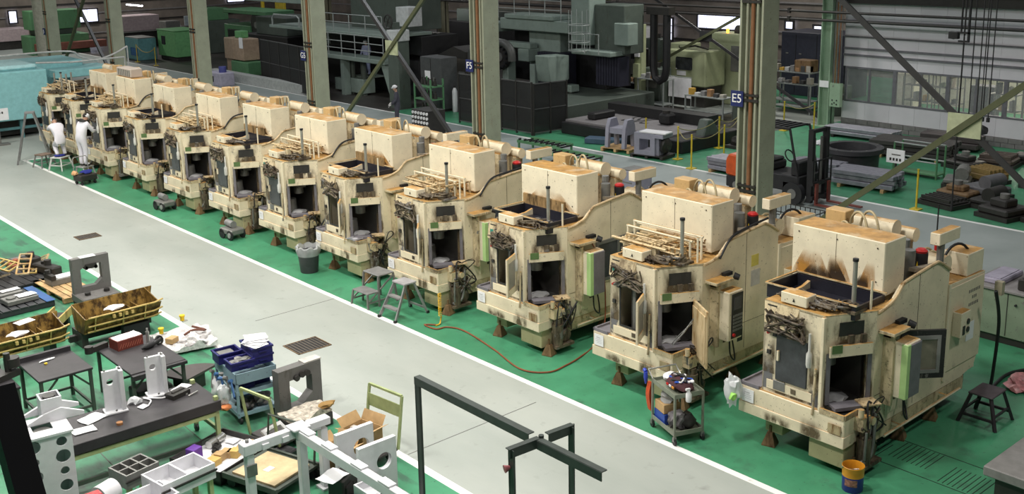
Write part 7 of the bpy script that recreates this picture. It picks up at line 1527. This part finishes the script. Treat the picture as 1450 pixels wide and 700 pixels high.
# forklift behind the E5 column
t = thing('forklift', 'dark forklift with a red-orange counterweight parked behind the E5 column', 'forklift', (25.3, 17.3, 0), 0)
frd = plain('red_orange_body', (.55, .09, .02), .4)
B().prism([(1.0, .45), (1.62, .5), (1.62, .95), (1.5, 1.15), (1.0, 1.1)], -.5, .5, 'x').build('counterweight', frd, t, .05); B().box(-.48, .48, 1.1, 1.6, .15, .48).build('rear_axle', mblack(), t, .03)
B().box(-.5, .5, -.9, 1.05, .35, .8).build('chassis', mblack(), t, .03); B().box(-.42, .42, .1, 1.0, .8, 1.05).build('engine_hood', mblack(), t, .05); B().box(-.3, .3, .1, .6, 1.05, 1.15).box(-.3, .3, .55, .68, 1.1, 1.6).build('seat', mblack(), t, .04)
for x in (-.48, .48):
    B().tube([(x, .95, 1.05), (x, .75, 2.1)], .035).build('pillar', mblack(), t); B().tube([(x, -.85, .8), (x, -.55, 2.1)], .035).build('pillar', mblack(), t)
    for y, r in ((-.75, .32), (1.15, .26)): 
        w_ = B().cyl((x-.1, y, r), (x+.1, y, r), r, n=20).build('wheel', mblack(), t); B().cyl((x-.12, y, r), (x+.12, y, r), r*.45, n=12).build('hub', mgrey(), w_)
    B().box(x-.04, x+.04, -.55, .8, 2.08, 2.14).build('roof_rail', mblack(), t)
for k in range(7): B().box(-.46, .46, -.5+.19*k, -.43+.19*k, 2.1, 2.15).build('roof_slat', mblack(), t)
for x in (-.35, .35): B().box(x-.06, x+.06, -1.25, -1.1, .1, 2.15).build('mast_rail', mblack(), t); B().cyl((x*.5, -1.15, .3), (x*.5, -1.15, 1.9), .04).build('mast_cylinder', mgrey(), t)
B().box(-.4, .4, -1.22, -1.12, 2.05, 2.15).box(-.45, .45, -1.33, -1.25, .2, .3).box(-.45, .45, -1.33, -1.25, .6, .7).build('mast_bar', mblack(), t)
for x in (-.45, -.15, .15, .45): B().box(x-.015, x+.015, -1.32, -1.29, .7, 1.3).build('backrest_bar', mblack(), t)
B().box(-.46, .46, -1.32, -1.29, 1.27, 1.3).build('backrest_bar', mblack(), t)
for x in (-.3, .3): B().box(x-.06, x+.06, -2.4, -1.33, .05, .09).box(x-.06, x+.06, -1.38, -1.33, .09, .65).build('fork', plain('dark_red_fork', (.16, .04, .03), .5), t)
B().box(-.5, -.38, -.9, -.4, .35, .6).build('step', frd, t); B().tube(arc((0, -.25, 1.25), .18, 0, 2*PI, 14, (1, 0, 0), (0, .5, .85))[:-1], .02, closed=True).build('steering_wheel', mblack(), t); B().box(-.45, .45, -.85, -.6, .8, 1.2).build('dashboard', mblack(), t, .03)
t = thing('wire_crate', 'black wire crate with yellow-green rags on the walkway by the forklift', 'crate', (21.6, 14.6, 0)); B().box(-.5, .5, -.8, .8, .1, .14).build('crate_base', mdark(), t)
for k in range(12): B().box(-.51, -.5, -.78+.14*k, -.76+.14*k, .14, .8).box(.5, .51, -.78+.14*k, -.76+.14*k, .14, .8).build('wire', mdark(), t)
for z in (.3, .55, .8): B().box(-.52, -.5, -.8, .8, z, z+.02).box(.5, .52, -.8, .8, z, z+.02).box(-.5, .5, -.82, -.8, z, z+.02).box(-.5, .5, .8, .82, z, z+.02).build('wire_hoop', mdark(), t)
for x in (-.48, .48):
    for y in (-.78, .78): B().box(x-.02, x+.02, y-.02, y+.02, 0, .82).build('post', mdark(), t)
B().blob((0, .2, .3), (.4, .55, .18), 4, .3, 3).build('yellow_green_rags', plain('yellow_green_rag', (.35, .36, .08), .8, var=.3), t); B().box(-.3, .1, -.6, -.2, .14, .6).build('grey_part', mgrey(), t)
# turquoise machine and pipes at the left end
tq = plain('turquoise_paint', (.24, .50, .52), .5, var=.08); tqd = plain('turquoise_dark', (.10, .24, .26), .5)
t = thing('turquoise_machine', 'big turquoise machine enclosure at the left edge behind the last cream machine', 'machine', (12.2, 45.2, 0))
B().prism([(-3.2, -1.0), (1.7, -1.2), (1.9, 2.2), (-3.2, 2.2)], .75, 2.65).build('enclosure', tq, t, .03); B().prism([(-1.0, 2.65), (1.2, 2.65), (.7, 2.95), (-.5, 2.95)], -3.0, 1.4, 'x').build('roof_hip', plain('pale_turquoise', (.38, .62, .64), .5), t) if False else B().box(-3.2, 1.5, -.8, 2.0, 2.65, 2.85).build('roof_cap', plain('pale_turquoise', (.38, .62, .64), .5), t, .08)
for x in (-2.6, -1.6, -.5, .6, 1.5): B().box(x-.06, x+.06, -.95, -.8, 0, .75).build('leg', tqd, t)
B().box(-3, 1.6, -.9, -.8, .35, .45).build('stretcher', tqd, t); B().box(-3.0, 1.6, -.5, 2.0, .1, .75).build('dark_underside', mdark(), t)
B().box(2.0, 3.4, 1.2, 3.2, .3, 2.1).build('side_unit', tqd, t, .03); B().box(1.4, 4.2, 1.8, 4.5, 2.1, 2.6).build('upper_beam', tq, t, .03); B().box(2.6, 5.0, .6, 2.4, 2.0, 2.35).build('cross_beam', tq, t, .03)
for z in (1.2, 1.45, 1.7): B().box(1.95, 2.0, 1.3, 1.5, z, z+.12).build('switch', mdark(), t)
t = thing('sign_stand', 'white sign plate on a low stand in front of the turquoise machine', 'sign', (11.65, 43.2, 0)); B().box(-.4, .4, -.03, .03, .95, 1.4).build('plate', mpaper(), t); B().cyl((0, .05, 0), (0, .05, 1.2), .04).build('post', mgrey(), t); B().box(-.3, .3, -.2, .2, 0, .06).build('foot', mgrey(), t)
for k in range(5): B().box(-.25+.1*k, -.19+.1*k, -.034, -.03, 1.2, 1.28).build('character', mdark(), t)
pwm = plain('pale_pipe', (.52, .52, .50), .4)
for k, pts in enumerate((((11, 47, 3.0), (15.6, 47.2, 3.0), (16.4, 47.3, 2.7), (17.2, 47.4, 2.4)), ((14.2, 46.2, 2.7), (16.5, 46.5, 2.55), (17.6, 46.8, 2.7), (18.4, 47.0, 3.0)), ((15.5, 46, 2.62), (18.0, 46.4, 2.6)))):
    o = B().tube(smooth_path(pts, 5), .04, 7).build('pale_pipe', pwm); tag(o, 'pale pipe above the turquoise machine, %s of three' % ('first', 'second', 'third')[k], 'pipe')
    for p in (pts[-1],): B().cyl((p[0], p[1], 0), p, .03, n=6).build('pipe_stand', pwm, o)
# green machines, beige cabinet and other far-left machines
def farm(lab, x, y, parts, cat='machine', name='far_machine', rz=0):
    t = thing(name, lab, cat, (x, y, 0), rz)
    for nm, m, d in parts:
        if len(d) == 6: B().box(*d).build(nm, m, t, .03)
        else: B().cyl(d[0], d[1], d[2], n=18).build(nm, m, t)
    return t
gbo = plain('bright_green_booth', (.14, .36, .15), .6)
farm('bright green booth with a small dark window, left of the white-notice column', 29.6, 66.6, [('booth', gbo, (-.9, .9, -1.3, 1.4, .25, 1.9)), ('base', mdark(), (-.8, .8, -1.2, 1.3, 0, .25)), ('window', mblack(), (-.93, -.9, .2, .75, 1.0, 1.55)), ('roof', gbo, (-.95, .95, -1.35, 1.45, 1.9, 1.96))], 'booth', 'control_booth')
farm('teal cabinet with a blue panel left of the green booth', 27.9, 68.6, [('body', tqd, (-.6, .6, -.8, 1.4, 0, 1.4)), ('blue_panel', plain('blue_panel', (.02, .1, .25), .5), (-.62, -.6, -.6, .5, .3, .8)), ('lid', mgrey(), (-.6, .6, -.8, 1.4, 1.4, 1.46))], 'cabinet', 'teal_cabinet')
farm('tall dark green machine with a round wheel right of the white-notice column', 32.5, 62.0, [('body', ggr, (-1, 1, -1.5, 2, 0, 2.3)), ('dark_face', blm, (-1.03, -1, -1.2, 1.5, .3, 2.0)), ('head', dgr, (-.8, .8, -3.0, -1.5, 1.4, 3.0)), ('wheel', mdark(), ((-.9, -2.2, 2.4), (-.8, -2.2, 2.4), .8)), ('wheel_hub', mgrey(), ((-1.0, -2.2, 2.4), (-.9, -2.2, 2.4), .2)), ('top', ggr, (-1, 1, -3.5, 2, 3.0, 3.25))])
farm('tan cabinet pair standing right of the dark green machine', 28.4, 55.6, [('cabinet', plain('tan_cabinet', (.38, .28, .20), .6), (-.5, .5, -1.0, .1, .9, 2.1)), ('cabinet', plain('tan_cabinet', (.38, .28, .20), .6), (-.5, .5, .15, 1.3, .9, 2.1)), ('pedestal', plain('tan_cabinet', (.38, .28, .20), .6), (-.4, .3, .5, 1.3, 0, .9)), ('green_rack', ggr, (-.6, .4, -1.6, .4, .1, .85)), ('green_top', gbo, (-.2, .3, -.2, .5, 2.1, 2.5)), ('notice', mpaper(), (-.53, -.5, -1.0, -.6, 1.6, 2.2))], 'cabinet', 'tan_cabinet')
farm('green press machine behind the crossing braces at the far left', 25.5, 78.0, [('body', ggr, (-2, 2, -1, 1, 0, 1.3)), ('head', ggr, (-1.8, 1.6, -.8, .8, 1.7, 3.0)), ('neck', dgr, (-1.5, 1.3, -.6, .6, 1.3, 1.7)), ('red_table', plain('dull_red_table', (.2, .07, .05), .6), (-1.8, 3.0, -1.6, -1.0, .3, .8))])
farm('pale pink machine cover below the bright far windows', 30.8, 77.5, [('cover', plain('pale_pink_cover', (.42, .34, .36), .6), (-1.5, 1.8, -.9, .9, 1.2, 2.3)), ('dark_base', mdark(), (-1.4, 1.7, -.8, .8, 0, 1.2)), ('chrome_rail', mchrome(), (-1.5, 1.8, -1.0, -.9, 1.1, 1.2))])
farm('grey lathe between the far columns', 34.0, 75.0, [('bed', dgr, (-2, 2, -.6, .6, 0, 1.0)), ('head', mgrey(), (-1.9, -.8, -.6, .6, 1.0, 1.9)), ('screen', plain('pale_screen', (.45, .5, .55), .4), (-.5, .1, -.7, -.6, 1.5, 2.2)), ('chuck', mchrome(), ((-.8, 0, 1.4), (-.6, 0, 1.4), .3))])
farm('dark green machine tool beside the green booth', 33.5, 69.5, [('body', dgr, (-1.2, 1.2, -1.4, 1.4, 0, 2.2)), ('green_head', ggr, (-.9, .6, -1, 1, 2.2, 3.0)), ('panel', mgrey(), (-1.23, -1.2, -.5, .4, 1.0, 1.6))])
farm('machine with grey plastic cover at the far left edge', 24.0, 84.0, [('body', plain('pale_pink_cover', (.42, .34, .36), .6), (-1.5, 1.3, -1, 1, .6, 1.5)), ('base', mdark(), (-1.4, 1.2, -.9, .9, 0, .6)), ('yellow_arm', yelp, (-2.0, -1.6, -.3, .3, 0, 2.6))])
farm('yellow framed platform high behind the black mesh fence', 34.5, 64.0, [('frame', yelp, (-.1, .1, -2.6, .4, 2.9, 3.05)), ('frame', yelp, (-.1, .1, -2.6, .4, 4.0, 4.15)), ('post', yelp, (-.1, .1, -2.6, -2.4, 0, 4.0)), ('post', yelp, (-.1, .1, .2, .4, 0, 4.0)), ('yellow_panel', yelp, (-.1, .1, -2.4, -1.5, 3.05, 4.0))], 'platform', 'yellow_platform')
farm('dark grey machine hall block behind the mesh fence', 31.0, 55.5, [('body', blm, (-1.5, 1.5, -3, 2, 0, 2.2)), ('top', dgr, (-1.2, 1.2, -2.5, 1.0, 2.2, 3.2)), ('pale_panel', mgrey(), (-1.53, -1.5, -2, -1.2, 1.0, 1.9))])
farm('long dark machine row in front of the back wall', 45.0, 50.0, [('body', blm, (-1, 1, -6, 8, 0, 2.0)), ('top', dgr, (-.8, .8, -5, 6, 2.0, 2.8)), ('panel', mgrey(), (-1.03, -1, -3, -2, .8, 1.6))])
# glowing lamp far back and lit tube lamps
t = thing('hanging_lamp', 'glowing round lamp hanging far behind the F5 column', 'lamp', (43.0, 55.7, 2.98)); B().blob((0, 0, 0), (.22, .22, .28), 1, 0, 2).build('bulb', plain('lit_bulb', (1, .98, 1), .3, emit=25), t); B().lathe([(.1, .25), (.3, .15)], n=16, cap0=True, cap1=False).build('shade', mgrey(), t); B().cyl((0, 0, .25), (0, 0, 5), .02, n=6).build('cord', mblack(), t)
for x, y, z, l, lab in ((47, 46.5, 3.6, 1.2, 'lit tube lamp high on the back wall'), (33, 82, 2.8, 3.0, 'bright tube lamp at the far left windows'), (42, 80, 3.0, 2.5, 'bright tube lamp behind the yellow platform')):
    t = thing('tube_lamp', lab, 'lamp', (x, y, z)); B().box(-.1, .1, -l/2, l/2, 0, .06).build('housing', mgrey(), t); B().cyl((0, -l/2, -.05), (0, l/2, -.05), .06, n=8).build('tube', plain('lit_tube', (1, .95, 1), .3, emit=12), t); B().cyl((0, 0, .06), (0, 0, 5), .015, n=5).build('rod', mdark(), t)
